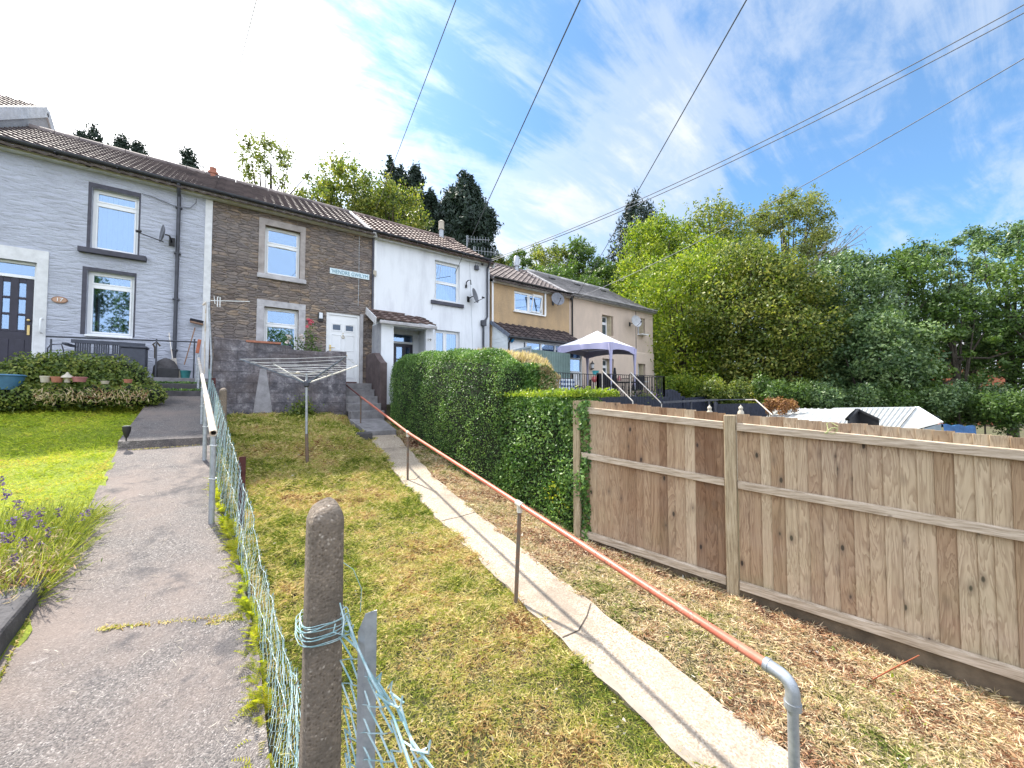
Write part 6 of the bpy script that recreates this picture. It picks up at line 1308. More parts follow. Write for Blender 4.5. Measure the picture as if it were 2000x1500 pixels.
# ------------------------------------------------------------------ planting
def srng(s): return np.random.default_rng(s)
def hedge_mesh(name, label, secs, leafsize, n, mat_face, mat_top, seed, dry=None, topfrac=.16):
    """secs: cross sections along the hedge: (cx, cy, half width, z bottom, z top, slant) with the run along Y"""
    r = srng(seed); K = np.array(secs, float); L = np.concatenate([[0], np.cumsum(np.hypot(np.diff(K[:,0]), np.diff(K[:,1])))])
    root = empty(name, (K[:,0].mean(), K[:,1].mean(), K[:,3].min()), label, 'hedge', None)
    def surf(u, a):                                   # a 0..1 round the section: left foot, over the top, right foot
        c = [np.interp(u, L, K[:,i]) for i in range(K.shape[1])]
        ang = np.pi*(1-a); p = 5.0; cs, sn = np.cos(ang), np.sin(ang)
        k = (np.abs(cs)**p+np.abs(sn)**p)**(-1/p); xx = cs*k; zz_ = sn*k
        h = c[4]-c[3]; x = c[0]+xx*c[2]; z = c[3]+h*np.clip(zz_, 0, 1)-c[5]*np.clip(xx, 0, 1)**1.5*h
        return np.stack([x, c[1], z], 1)
    u = r.random(n)*L[-1]; a = r.beta(1.0, 1.25, n)
    P = surf(u, a); bump = .028*np.sin(P[:,1]*5+P[:,2]*4)+.018*np.sin(P[:,1]*11-P[:,2]*9+P[:,0]*7)
    ctr = np.stack([np.interp(u, L, K[:,0]), P[:,1], np.interp(u, L, (K[:,3]+K[:,4])/2)], 1); out = unit(P-ctr)
    depth = np.abs(r.normal(size=n))*.05; P = P+out*(bump-depth+.02)[:,None]+r.normal(size=(n,3))*.012
    nrm = unit(out+r.normal(size=(n,3))*.55)
    Q = leaf_quads(P, leafsize, .55, rng=r, nrm=nrm)
    top = (a > .30) & (a < .80) & (r.random(n) < .85); face = ~top
    quads_obj('leaves', Q[face], MT[mat_face], root, rnd=r.random(face.sum())); 
    if top.sum(): quads_obj('top_growth', Q[top], MT[mat_top], root, rnd=r.random(top.sum()))
    # end caps
    for e, s_ in ((0, -1), (len(K)-1, 1)):
        m = int(n*.07); x = K[e,0]+(r.random(m)*2-1)*K[e,2]*.95; z = K[e,3]+(K[e,4]-K[e,3])*r.random(m)*.97; y = K[e,1]+s_*(.02-np.abs(r.normal(size=m))*.04)
        yd = np.sign(K[e,1]-K[len(K)-1-e,1]); Pc = np.stack([x, K[e,1]+yd*(.03-np.abs(r.normal(size=m))*.04), z], 1)
        quads_obj('end_leaves', leaf_quads(Pc, leafsize, .55, rng=r, nrm=np.tile([0, yd, .3], (m,1))), MT[mat_face], root, rnd=r.random(m))
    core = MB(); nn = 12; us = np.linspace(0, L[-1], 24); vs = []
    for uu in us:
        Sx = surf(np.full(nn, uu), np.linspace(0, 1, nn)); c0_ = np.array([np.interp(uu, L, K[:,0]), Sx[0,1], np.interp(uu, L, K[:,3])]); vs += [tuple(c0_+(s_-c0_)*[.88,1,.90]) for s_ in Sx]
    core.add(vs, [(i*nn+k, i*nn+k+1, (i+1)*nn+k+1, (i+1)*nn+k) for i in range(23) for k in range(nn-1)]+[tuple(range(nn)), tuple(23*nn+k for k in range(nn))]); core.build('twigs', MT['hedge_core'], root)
    return root
# tall clipped part and the lower part nearer the fence
tall = [(4.02,5.35,.42,-1.55,.62,.25),(4.05,5.9,.56,-1.45,.86,.25),(4.0,7.0,.60,-1.25,.95,.22),(3.92,8.2,.60,-1.05,1.02,.2),(3.86,9.3,.58,-.9,1.06,.2),(3.84,10.0,.50,-.8,1.0,.2),(3.84,10.3,.38,-.75,.85,.1)]
hd = hedge_mesh('privet_hedge', 'tall clipped privet hedge below the white porch', tall, .030, 80000, 'hedge_leaf', 'hedge_leaf', 31)
low = [(4.05,3.62,.30,-1.95,-.08,0),(4.12,3.85,.42,-1.92,-.02,0),(4.14,4.5,.46,-1.8,.02,0),(4.10,5.2,.46,-1.65,.04,0),(4.06,5.6,.44,-1.55,.04,0)]
hedge_mesh('privet_hedge', 'lower section of privet hedge with lime green tips meeting the timber fence', low, .042, 34000, 'hedge_leaf', 'hedge_leaf', 32)
# loose growth on the low hedge: leafy shoots on the top and the fence end
r = srng(33); n = 3200; y = 3.62+r.random(n)**1.7*1.9; x = 4.1+(r.random(n)*2-1)*.48; z = .02+np.abs(r.normal(size=n))*.045
o = quads_obj('leafy_shoots', leaf_quads(np.stack([x,y,z],1), .055, .45, axis=np.array([0,0,1.0]), rng=r), MT['hedge_top']); tag(o, 'bright yellow green shoots along the top of the low hedge', 'shoots')
n = 3600; y = 3.50+r.random(n)**1.3*.5; z = -1.85+r.random(n)*1.8; x = 3.72+np.abs(r.normal(size=n))*.12+.04*np.sin(z*7)
o = quads_obj('loose_leaves', leaf_quads(np.stack([x,y,z],1), .055, .6, rng=r, nrm=np.tile([-1,-.6,.3],(n,1))), MT['hedge_leaf']); tag(o, 'larger loose leaves spilling over the fence post end of the hedge', 'leaves')
n = 90; P_ = np.stack([3.70+r.normal(size=n)*.03, 4.05+r.normal(size=n)*.12, -1.35+r.normal(size=n)*.12],1); o = quads_obj('yellow_leaves', leaf_quads(P_, .05, .6, rng=r), MT['fern']); tag(o, 'few yellowing leaves low in the hedge by the fence post', 'leaves')
# the unclipped neighbour side with pale dry tips
root = empty('overgrown_hedge', (5.3, 6.8, -.9), 'overgrown hedge with dry tan shoots sloping away behind the clipped one', 'hedge')
r = srng(34); n = 26000; u = r.random(n); th = r.random(n)*math.pi; yy = 5.2+u*4.6; rx = np.minimum(.95, .38+(yy-5.2)*.3); cx_ = 4.30+(rx-.38)*.6; cz0 = -.9
zt = np.interp(yy, [5.0,5.5,7,9.6], [.30,.66,.90,.9]); X = cx_+rx*np.cos(th)*(1-.1*r.random(n)); Z = cz0+(zt-cz0)*np.sin(th)**.7*(1-.08*r.random(n)); Z = Z-np.clip((X-4.5)*.30, 0, 9)
quads_obj('leaves', leaf_quads(np.stack([X,yy,Z],1), .05, .5, rng=r), MT['hedge_leaf'], root)
n = 7000; yy = 5.2+r.random(n)*4.2; X = 4.25+r.random(n)*np.minimum(1.25, .45+(yy-5.2)*.42); zt = np.interp(yy, [5.0,5.5,7,9.6], [.30,.66,.90,.9])-np.clip((X-4.5)*.30, 0, 9)+.02
top = np.stack([X+r.normal(size=n)*.03, yy, zt+r.random(n)*.10], 1)
quads_obj('dry_shoots', leaf_quads(top, .16, .12, axis=np.array([.3,-.2,1.6]), jitter=.5, rng=r), MT['hedge_dry'], root)
n = 9000; yy = 5.15+np.abs(r.normal(size=n))*.12; X = 4.1+r.random(n)*.64; zt = .60-np.clip((X-4.5)*.6, 0, 9); Z = -.9+(zt+.9)*r.random(n); quads_obj('end_leaves', leaf_quads(np.stack([X,yy,Z],1), .05, .5, rng=r), MT['hedge_leaf'], root)
n = 2600; yy = 5.15+np.abs(r.normal(size=n))*.14; X = 4.35+r.random(n)*.5; zt = .58-np.clip((X-4.5)*.6, 0, 9); Z = zt-r.random(n)**2*.5; quads_obj('dry_shoots', leaf_quads(np.stack([X,yy,Z],1), .09, .14, axis=np.array([.3,-.3,1.2]), rng=r), MT['hedge_dry'], root)
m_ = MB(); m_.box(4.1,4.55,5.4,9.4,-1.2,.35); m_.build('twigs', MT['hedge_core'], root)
# shrub border in front of the grey house
def blob_leaves(blobs, n, size, aspect, seed, shell=.45, axis=None, flat=1.0):
    r = srng(seed); B = np.array(blobs, float); wgt = B[:,3]*B[:,4]+B[:,3]*B[:,5]; wgt /= wgt.sum(); i = r.choice(len(B), n, p=wgt)
    d_ = unit(r.normal(size=(n,3))); rr_ = 1-shell*r.random(n)**1.6; P = B[i,:3]+d_*B[i,3:6]*rr_[:,None]*(1+.12*np.sin(d_[:,0:1]*7+d_[:,2:3]*9+i[:,None]))
    return P, leaf_quads(P, size, aspect, rng=r, nrm=d_, axis=axis), i
fs = empty('shrub_border', (-1.9, 9.6, -.1), 'clipped mixed shrub bed in front of the grey house bench', 'shrub'); bl = []
for k, px_ in enumerate(range(20, 300, 22)):
    zt_ = np.interp(px_, [0,30,70,150,230,262,300], [714,700,688,690,694,712,760]); p = on_y(px_, zt_, 9.75); h = p.z-(-.15); bl.append((p.x, 9.8, -.15+h*.5, .26, .42, h*.52))
for k, px_ in enumerate(range(-60, 310, 24)):
    p = on_y(px_, 760, 9.15); bl.append((p.x, 9.2, p.z-.12, .20, .22, .20+.04*math.sin(k*2)))
for px_ in (-90,-60,-30,0): p = on_y(px_, 730, 9.4); bl.append((p.x, 9.5, .1, .3, .35, .35))
P_, Q_, i_ = blob_leaves(bl, 42000, .045, .6, 41); quads_obj('leaves', Q_, MT['shrub'], fs)
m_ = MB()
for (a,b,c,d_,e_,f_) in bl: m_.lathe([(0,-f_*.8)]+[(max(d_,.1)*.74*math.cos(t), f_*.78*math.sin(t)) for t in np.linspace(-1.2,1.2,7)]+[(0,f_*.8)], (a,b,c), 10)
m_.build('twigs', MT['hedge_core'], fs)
r = srng(43); n = 500; tt = r.random(n); P_ = np.array([on_y(70+220*t, 773+6*s_, 8.95) for t, s_ in zip(tt, r.normal(size=n))])+r.normal(size=(n,3))*[.03,.06,.03]; quads_obj('dry_grass', leaf_quads(P_, .08, .14, axis=np.array([0,0,1.3]), rng=r), MT['blade_right'], fs)
# rose bush over the garden wall
rb = empty('rose_bush', (1.75, 11.1, .42), 'leggy rose bush with pink blooms over the garden wall', 'rose bush'); m_ = MB(); rr_ = random.Random(3); tips_ = []
for k, (px_, py_) in enumerate(((606,632),(598,655),(584,662),(566,660),(600,640),(575,690),(620,680),(560,700),(610,700),(590,680))):
    tp = on_y(px_, py_, 11.0-.03*k); b_ = Vector((1.78+.05*k*(-1)**k, 11.05, .42)); md = b_.lerp(tp, .5)+Vector((rr_.uniform(-.08,.08), 0, .05)); m_.tube([b_, md, tp], [.012,.008,.004], 6); tips_.append(tp)
m_.build('stems', MT['shrub'], rb); rs = srng(50); pts = []
for tp in tips_:
    b_ = np.array((1.78, 11.05, .95)); n = 70; t = rs.random(n)**.7; pts.append(b_+(np.array(tp)-b_)*t[:,None]+rs.normal(size=(n,3))*.06)
n = 500; pts.append(np.array(on_y(595,700,10.95))+rs.normal(size=(n,3))*[.22,.08,.12]); P_ = np.concatenate(pts)
quads_obj('leaves', leaf_quads(P_, .06, .6, rng=rs), MT['lf_mid'], rb)
for (px_, py_, s_, mt_) in ((607,628,.055,'petal_pink'),(600,638,.03,'petal_pink'),(588,656,.05,'petal_white'),(566,658,.045,'petal_white'),(562,668,.04,'petal_white'),(592,664,.035,'petal_white')):
    c = np.array(on_y(px_, py_, 10.93)); quads_obj('bloom', leaf_quads(c+rs.normal(size=(46,3))*s_*.5, s_*1.1, .9, rng=rs), MT[mt_], rb)
# ivy stump at the wall foot
rs = srng(51); c = np.array(P_t(590, 812)); c[1] -= .1; P_ = c+np.abs(rs.normal(size=(900,3)))*[.13,.05,.22]*np.sign(rs.normal(size=(900,3)))*[1,1,0]+np.stack([np.zeros(900),np.zeros(900),np.abs(rs.normal(size=900))*.16],1)
tag(quads_obj('ivy', leaf_quads(P_, .06, .6, rng=rs), MT['shrub']), 'ivy clump at the foot of the sooty garden wall', 'ivy')
# weeds on the patio steps
rs = srng(52); n = 900; P_ = np.stack([-1.3+rs.random(n)*.85, np.where(rs.random(n)<.5, 10.04, 10.33)+rs.random(n)*.25, np.zeros(n)], 1); P_[:,2] = np.where(P_[:,1]>10.3, .29, .14)+rs.random(n)*.03
tag(quads_obj('step_weeds', leaf_quads(P_, .05, .4, rng=rs), MT['hedge_leaf']), 'creeping weeds growing over the mossy patio steps', 'weeds')
# lavender
lv = empty('lavender', (-1.35, 4.0, -1.2), 'straggly lavender bush with purple spikes spilling over the dark kerb', 'lavender'); rs = srng(60)
n = 7000; b_ = np.stack([-1.85+rs.random(n)*.86, 3.72+rs.random(n)*1.25, np.zeros(n)], 1); b_[:,2] = np.interp(b_[:,1], YL, ZL)-.02; cc_ = np.array([-1.40, 4.3, -1.25]); d_ = unit((b_-cc_)*[1,1,0]*[.8,.5,0]+np.array([0,0,.45])+rs.normal(size=(n,3))*.22); Ls = .10+.22*rs.random(n)
mid = b_+d_*Ls[:,None]*.5; sd_ = unit(np.cross(d_, rs.normal(size=(n,3)))); w_ = .0042
V = np.stack([b_-sd_*w_, b_+sd_*w_, b_+d_*Ls[:,None]+sd_*w_*.3, b_+d_*Ls[:,None]-sd_*w_*.3], 1); quads_obj('stems', V, MT['lav_stem'], lv)
n = 14000; k = rs.integers(0, len(b_), n); t = rs.random(n); P_ = b_[k]+d_[k]*(Ls[k]*t)[:,None]; quads_obj('leaves', leaf_quads(P_, .036, .20, axis=np.array([0,0,.6]), rng=rs), MT['shrub'], lv)
n = 3000; P_ = np.stack([-1.10+rs.normal(size=n)*.09, 4.1+rs.normal(size=n)*.22, np.full(n,-1.20)+np.abs(rs.normal(size=n))*.08],1); quads_obj('old_wood', leaf_quads(P_, .05, .12, axis=np.array([0,0,.8]), rng=rs), MT['blade_right'], lv)
heads = []
for (px_, py_, Y_) in ((3,940,3.2),(38,985,3.0),(26,1020,2.9),(22,1050,2.8),(8,1050,2.8),(78,1000,3.1),(76,1025,3.0),(50,1060,2.9),(77,1068,2.9),(69,1100,2.8),(32,1105,2.7),(24,1135,2.6),(45,1138,2.6),(22,1165,2.5),(115,1000,3.2),(160,1010,3.3),(172,1000,3.3),(5,1180,2.5),(30,1092,2.7),(55,1005,3.0),(12,965,3.1),(95,1040,3.0)):
    c = np.array(on_y(px_, py_, Y_+1.2)); m = 44; heads.append(c+np.stack([rs.normal(size=m)*.011, rs.normal(size=m)*.011, rs.uniform(-.035,.035,m)],1))
quads_obj('flower_spikes', leaf_quads(np.concatenate(heads), .016, .6, rng=rs), MT['lavender'], lv)
m_ = MB()
for h_ in heads:
    c = Vector(h_.mean(0)); m_.tube([c, c+Vector((-.02,.0,-.16)), Vector((-1.38+.6*(c.x+1.38), 4.3+.6*(c.y-4.3), -1.2))], .0013, 4)
m_.build('flower_stalks', MT['fern'], lv)
sb = MB(); sb.poly_x([(.6,-2.0),(4.6,-1.7),(4.6,-1.12),(3.9,-1.22),(3.3,-1.34),(2.6,-1.45),(.6,-1.75)], -2.9, -1.37); struct(sb.build('soil_bed', MT['ground']))
# ---- grass blades and litter (nobody could count them)
CL = srng(5).random((400, 3))
def scatter(name, mat, n, xlo, xhi, ylo, yhi, mask, size, aspect, up, seed, lift=.0, near=2.0, spread=.5):
    r = srng(seed); X = xlo+r.random(n)*(xhi-xlo); Y = ylo+(yhi-ylo)*r.random(n)**near; ok = mask(X, Y); X, Y = X[ok], Y[ok]; m = len(X)
    Z = ground_z(X, Y)+lift; d = np.sqrt(X**2+Y**2); tuft = np.clip(.5+.8*np.sin(X*9.1+2.1*np.sin(Y*6.3))*np.sin(Y*8.7+1.7*np.sin(X*7.9)), 0, 1.2); s_ = size*(.55+.16*d)*(.45+.8*r.random(m)+.45*tuft)
    a = unit(np.stack([r.normal(size=m), r.normal(size=m), up*(.4+r.random(m))], 1)); b_ = unit(np.cross(a, r.normal(size=(m,3)))); w_ = (s_*aspect)[:,None]; s_ = s_[:,None]
    P = np.stack([X,Y,Z+np.abs(r.normal(size=m))*.008+tuft*r.random(m)*(.035 if lift == 0 and size > .03 else .006)],1)
    curl = np.stack([np.zeros(m), np.zeros(m), -.25*s_[:,0]*r.random(m)],1)
    V = np.stack([P-b_*w_, P+b_*w_, P+a*s_*.6+b_*w_*.7, P+a*s_+curl], 1)
    o = quads_obj(name, V, MT[mat], rnd=r.random(m)); o['kind'] = 'stuff'; return o
def in_mid(X, Y): e = np.interp(Y, [1.3,2.6,3.1,4.07,4.8,10.2], [.20,.19,.16,.08,-.04,-.36]); px_ = np.interp(Y, [-.6,1.15,8.66], [1.90,2.0,2.40]); return (X > e) & (X < px_+.02*np.sin(Y*13)+.025+.02*np.sin(Y*37)) & (Y < 10.62)
def in_right(X, Y): pr = np.interp(Y, [-.6,0,3,6,8.66,10], [2.43,2.47,2.64,2.82,3.0,3.15]); fx = np.interp(Y, [-.5,1.91,3.4,3.8,5.5,9,10.2], [5.25,4.6,4.2,3.9,3.62,3.35,3.4]); return (X > pr-.03+.022*np.sin(Y*11)+.02*np.sin(Y*31)) & (X < fx)
def in_lawn(X, Y): return (Y > 3.75) & (X < np.interp(Y, [-1,2.5,5,7.14,10.1], [-.86,-.90,-1.04,-1.21,-1.25])+.02*np.sin(Y*12)) & ~((X > -1.9) & (Y < 3.0))
g1 = scatter('rough_grass', 'blade_mid', 360000, -.4, 2.5, .3, 10.62, in_mid, .042, .036, .6, 70, near=1.7)
tag(g1, 'roughly mown yellow green grass between the chain link fence and concrete path', 'grass')
g2 = scatter('cut_litter', 'blade_right', 250000, 2.3, 5.25, -.4, 10.2, in_right, .036, .060, .40, 71, near=1.5)
tag(g2, 'brown cut bramble and grass litter between the path and timber fence', 'litter')
g3 = scatter('lawn_grass', 'blade_lawn', 170000, -6.5, -.8, 2.6, 9.9, in_lawn, .024, .055, .8, 72, lift=.018, near=1.5)
tag(g3, 'short bright green grass on the lawn left of the tarmac path', 'grass')
g4 = scatter('broad_weeds', 'hedge_top', 5200, .2, 4.6, .5, 9.5, lambda X, Y: (in_mid(X, Y) | in_right(X, Y)) & (np.sin(X*3.3+1)*np.sin(Y*2.7)+.3*np.sin(X*9+Y*7) > .35), .030, .28, .5, 73, near=1.5)
tag(g4, 'small green weeds scattered through the cut grass', 'weeds')
g5 = scatter('pale_dead_leaves', 'seed', 1100, .2, 4.8, .4, 9.5, lambda X, Y: in_mid(X, Y) | in_right(X, Y), .026, .26, .25, 74, lift=.012, near=1.3)
tag(g5, 'pale dead leaf scraps lying on the cut grass', 'leaf litter')
# fern and grass tufts along the foot of the chain link fence, and in the path joints
r = srng(80); fr_ = []; 
for k in range(190):
    y = 1.25+r.random()**1.2*4.3; x = float(np.interp(y, [1.3,2.6,3.1,4.07,4.8,10.2], [.17,.15,.11,.03,-.10,-.42]))+r.uniform(-.03,.03); z = gz(x, y)+.02
    for j in range(3):
        d0_ = unit(np.array([[r.normal()*.5-.45, r.normal()*.6, .75]]))[0]; Lf = .07+.10*r.random(); nseg = 11
        for i in range(nseg):
            t = i/nseg; p = np.array([x,y,z])+d0_*Lf*t+np.array([0,0,-.35*Lf*t*t]); sdv = unit(np.cross(d0_, [0,0,1.0])[None])[0]; ll = .024*(1-t*.8)
            for sgn in (-1, 1):
                e_ = p+sdv*sgn*ll+d0_*ll*.45; w2 = d0_*.0032; fr_.append([p-w2, p+w2, e_+w2*.4, e_-w2*.4])
o = quads_obj('fern_fringe', np.array(fr_), MT['fern']); tag(o, 'yellow green ferns and moss along the foot of the chain link fence', 'ferns'); o['kind'] = 'stuff'
pts = []
for (x0_, y0_, x1_, y1_, n) in ((-.62,3.25,.05,3.02,260),(-.1,3.02,.08,3.0,160),(-1.1,7.06,-.35,7.10,160),(-.85,2.6,-.95,3.6,160)):
    t = r.random(n); pts.append(np.stack([x0_+(x1_-x0_)*t, y0_+(y1_-y0_)*t+r.normal(size=n)*.012, np.interp(y0_+(y1_-y0_)*t, YL, ZL)+.035],1))
P_ = np.concatenate(pts); o = quads_obj('joint_moss', leaf_quads(P_, .035, .25, axis=np.array([0,0,.9]), rng=r), MT['blade_mid']); tag(o, 'moss and grass tufts in the tarmac path joint', 'moss'); o['kind'] = 'stuff'
n = 260; t = r.random((n,2)); P_ = np.stack([-.85+t[:,0]*.95, 1.2+t[:,1]*5.5, np.zeros(n)],1); P_[:,2] = np.interp(P_[:,1], YL, ZL)+.042
o = quads_obj('path_straws', leaf_quads(P_, .05, .05, axis=np.array([0,0,0]), rng=r, nrm=np.tile([0,0,1.],(n,1)))*np.array([1,1,1.0]), MT['seed']); V_ = None
tag(o, 'dry straws lying on the tarmac path', 'straw'); o['kind'] = 'stuff'
st = P_t(1735, 1290); m_ = MB(); m_.tube([at_d(1700,1330,2.9), at_d(1740,1308,2.75), at_d(1795,1280,2.55)], [.004,.005,.003], 6); tag(m_.build('stick', MT['orange_tool']), 'orange brown stick poking up from the litter by the timber fence', 'stick')
# ---- trees
def tree(name, label, px_, pyt, pyb, wpx, dist, leafmat, n, size, kind='round', seed=1, bark='bark', group=None, asp=.5, nb=None, shell=.5, ground=None, yoff=0, blob=.30, trunk=True, spread=None, squash=1.0, cat='tree'):
    rnd_ = random.Random(seed); top = at_d(px_, pyt, dist); bot = at_d(px_, pyb, dist); hw = wpx/2/FPX*dist; g = gz(top.x, top.y) if ground is None else ground
    root = empty(name, (top.x, top.y, g), label, cat, group); H = top.z-bot.z; blobs = []
    cx0, cy0 = top.x, top.y
    if kind == 'conifer':
        nt_ = nb or 46
        for k in range(nt_):
            f = (k+.5)/nt_; rr_ = hw*min(1.0, (f*1.35)**.75)*(.8+.25*rnd_.random()); a = rnd_.random()*6.28; q_ = rnd_.uniform(.55,.95)*rr_
            blobs.append((cx0+math.cos(a)*q_, cy0+math.sin(a)*q_, top.z-H*f, max(.25, rr_*.42), max(.25, rr_*.42), max(.3, H/nt_*2.6)))
    elif kind == 'column':
        nt_ = nb or 40
        for k in range(nt_):
            f = (k+.5)/nt_; rr_ = hw*math.sin(min(1.0, f*1.6+.12)*math.pi/2)*(.85+.2*rnd_.random()); a = rnd_.random()*6.28; q_ = .68*rr_
            blobs.append((cx0+math.cos(a)*q_, cy0+math.sin(a)*q_, top.z-H*f-.1, rr_*.40, rr_*.40, max(.4, H*.09)))
    else:
        nt_ = nb or 26; ce = Vector((cx0, cy0, (top.z+bot.z)/2)); br = blob*min(hw, H/2)
        for k in range(nt_):
            z = 1-2*(k+.5)/nt_; a = k*2.39996+seed; rr_ = math.sqrt(max(0, 1-z*z)); q_ = rnd_.uniform(.50, .95); s_ = br*rnd_.choice((.55,.7,.85,1.0,1.25,1.5))
            if kind == 'sparse': s_ *= .62
            blobs.append((ce.x+math.cos(a)*rr_*hw*q_, ce.y+math.sin(a)*rr_*hw*q_, ce.z+z*H/2*(.90 if z > 0 else .86)*(1 if kind != 'sparse' else 1)-s_*.25, s_*1.15, s_*1.15, s_*.85*squash))
        if kind == 'round': blobs.append((ce.x, ce.y, ce.z, hw*.55, hw*.55, H*.30))
    P_, Q_, i_ = blob_leaves(blobs, n, size, asp, seed+100, shell=shell, axis=np.array([0,0,-.5]) if kind in ('conifer','column') else None)
    rs_ = srng(seed+500); ns = 150 if kind in ('round', 'loose') else (70 if kind == 'sparse' else 90); cen = np.array([cx0, cy0, (top.z+bot.z)/2]); up_ok = P_[P_[:,2] > cen[2]-H*.15]
    base_ = up_ok[rs_.choice(len(up_ok), ns)]; dirs = unit((base_-cen)*[1,1,.6]+np.array([0,0,hw*.5])+rs_.normal(size=(ns,3))*hw*.25); per = 16; tt = rs_.random((ns, per))*(.16+.20*rs_.random((ns,1)))*min(hw, H/2)*(1.0 if kind not in ('conifer','column') else .55)
    SP = (base_[:,None,:]+dirs[:,None,:]*tt[:,:,None]+rs_.normal(size=(ns,per,3))*size*.45).reshape(-1,3); Q_ = np.concatenate([Q_, leaf_quads(SP, size*.9, asp, rng=rs_)])
    quads_obj('crown', Q_, MT[leafmat], root)
    m_ = MB(); b0_ = Vector((cx0, cy0, g-.2)); tr = max(.08, min(.28, hw*.07)); tz = top.z-H*(.15 if kind in ('conifer','column') else .35)
    m_.tube([b0_, Vector((cx0+.1, cy0, (g+tz)/2)), Vector((cx0, cy0, tz))], [tr*1.2, tr, tr*.3], 8)
    if kind not in ('conifer', 'column'):
        for k in range(0, len(blobs), 2):
            b_ = blobs[k]; st_ = Vector((cx0, cy0, g+(tz-g)*rnd_.uniform(.35,.85))); e_ = Vector(b_[:3]); md = st_.lerp(e_, .55)+Vector((0,0,-.12*(e_-st_).length)); m_.tube([st_, md, e_], [tr*.45, tr*.3, tr*.08], 5)
    m_.build('trunk', MT[bark], root)
    return root
TG = 'trees behind the terrace'
for k, (px_, pyt, w_) in enumerate(((182,262,56),(240,279,52),(370,305,62),(160,274,34),(268,293,40))):
    lab = ['spiky conifer top nearest the left over the grey roof','second spiky conifer top over the grey roof','lone dark conifer top beside the chimney pot','thin conifer tip left of the spiky conifers','small conifer tip right of the spiky conifers'][k]
    tree('conifer', lab, px_, pyt-2, pyt+150, w_*1.9, 19, 'lf_dark', 5200, .24, 'conifer', 200+k, asp=.22, nb=18, group=TG)
tree('birch_tree', 'sparse spreading tree alone against the bright cloud', 530, 279, 400, 140, 21, 'lf_pale', 2600, .15, 'sparse', 211, bark='bark', nb=30, shell=.95, group=TG)
tree('birch_tree', 'loose pale green tree above the stone house ridge', 690, 322, 500, 160, 22, 'lf_olive', 13000, .18, 'loose', 212, nb=34, shell=.95, group=TG)
tree('deciduous_tree', 'mid green bushy tree above the stone and white ridge', 760, 362, 520, 140, 21, 'lf_olive', 9000, .16, 'loose', 213, nb=26, shell=.8, group=TG)
tree('conifer', 'dark pointed conifer behind the pale green tree', 768, 314, 520, 84, 27, 'lf_dark', 11000, .34, 'column', 214, asp=.32, group=TG)
tree('conifer', 'dark slender conifer left of the biggest conifer', 812, 326, 520, 78, 27.5, 'lf_dark', 11000, .34, 'column', 215, asp=.32, group=TG)
tree('conifer', 'dark conifer in the gap before the biggest conifer', 842, 372, 540, 60, 26.5, 'lf_dark', 8000, .34, 'column', 217, asp=.32, group=TG)
tree('conifer', 'big rounded near black conifer above the white house', 908, 348, 560, 128, 27, 'lf_dark', 36000, .32, 'column', 216, asp=.32, nb=110, group=TG)
tree('deciduous_tree', 'small green tree between white and tan house roofs', 975, 500, 600, 50, 26, 'lf_olive', 2500, .17, 'loose', 218, group=TG)
tree('deciduous_tree', 'grey green tree behind the tan house flue', 1012, 485, 620, 66, 34, 'lf_mid', 5000, .22, 'loose', 219, group=TG)
tree('deciduous_tree', 'bright green tree behind the slate roof', 1072, 474, 640, 112, 36, 'lf_olive', 11000, .24, 'round', 220, group=TG)
tree('deciduous_tree', 'dark green upright tree behind the slate roof', 1132, 464, 650, 76, 35, 'lf_mid', 9000, .24, 'round', 221, nb=30, group=TG)
tree('deciduous_tree', 'low bushy tree along the slate ridge', 1105, 520, 640, 140, 31, 'lf_mid', 11000, .22, 'round', 222, group=TG)
tree('deciduous_tree', 'dark tree at the foot of the tall conifer', 1175, 502, 680, 80, 33, 'lf_mid', 8000, .23, 'round', 223, group=TG)
tree('conifer', 'tall dark conifer left of the lime green trees', 1246, 388, 690, 140, 36, 'lf_dark', 26000, .36, 'column', 224, asp=.28, nb=90, group=TG)
TR = 'trees right of the terrace'
tree('deciduous_tree', 'lime green tree in front of the tall conifer', 1282, 424, 640, 150, 29, 'lf_bright', 20000, .20, 'round', 230, nb=40, group=TR)
tree('deciduous_tree', 'olive tree behind the lime green one', 1395, 398, 640, 170, 30, 'lf_olive', 20000, .20, 'round', 231, nb=40, group=TR)
tree('deciduous_tree', 'yellow green tree leaning over the end house', 1330, 490, 775, 190, 22, 'lf_bright', 30000, .16, 'loose', 232, nb=60, blob=.34, group=TR)
tree('deciduous_tree', 'olive green tree in the middle of the grove', 1452, 470, 790, 180, 20, 'lf_olive', 28000, .16, 'loose', 233, nb=60, blob=.34, group=TR)
tree('deciduous_tree', 'narrow yellow tipped tree between the lime green and olive ones', 1385, 455, 780, 110, 24, 'lf_bright', 14000, .16, 'loose', 236, nb=40, blob=.5, group=TR)
tree('deciduous_tree', 'tall airy tree rising highest in the grove', 1532, 372, 640, 180, 24, 'lf_pale', 20000, .16, 'sparse', 234, nb=70, shell=.9, group=TR)
tree('deciduous_tree', 'leafy tree below the highest airy tree', 1535, 500, 800, 160, 19, 'lf_olive', 22000, .15, 'loose', 235, nb=52, blob=.36, group=TR)
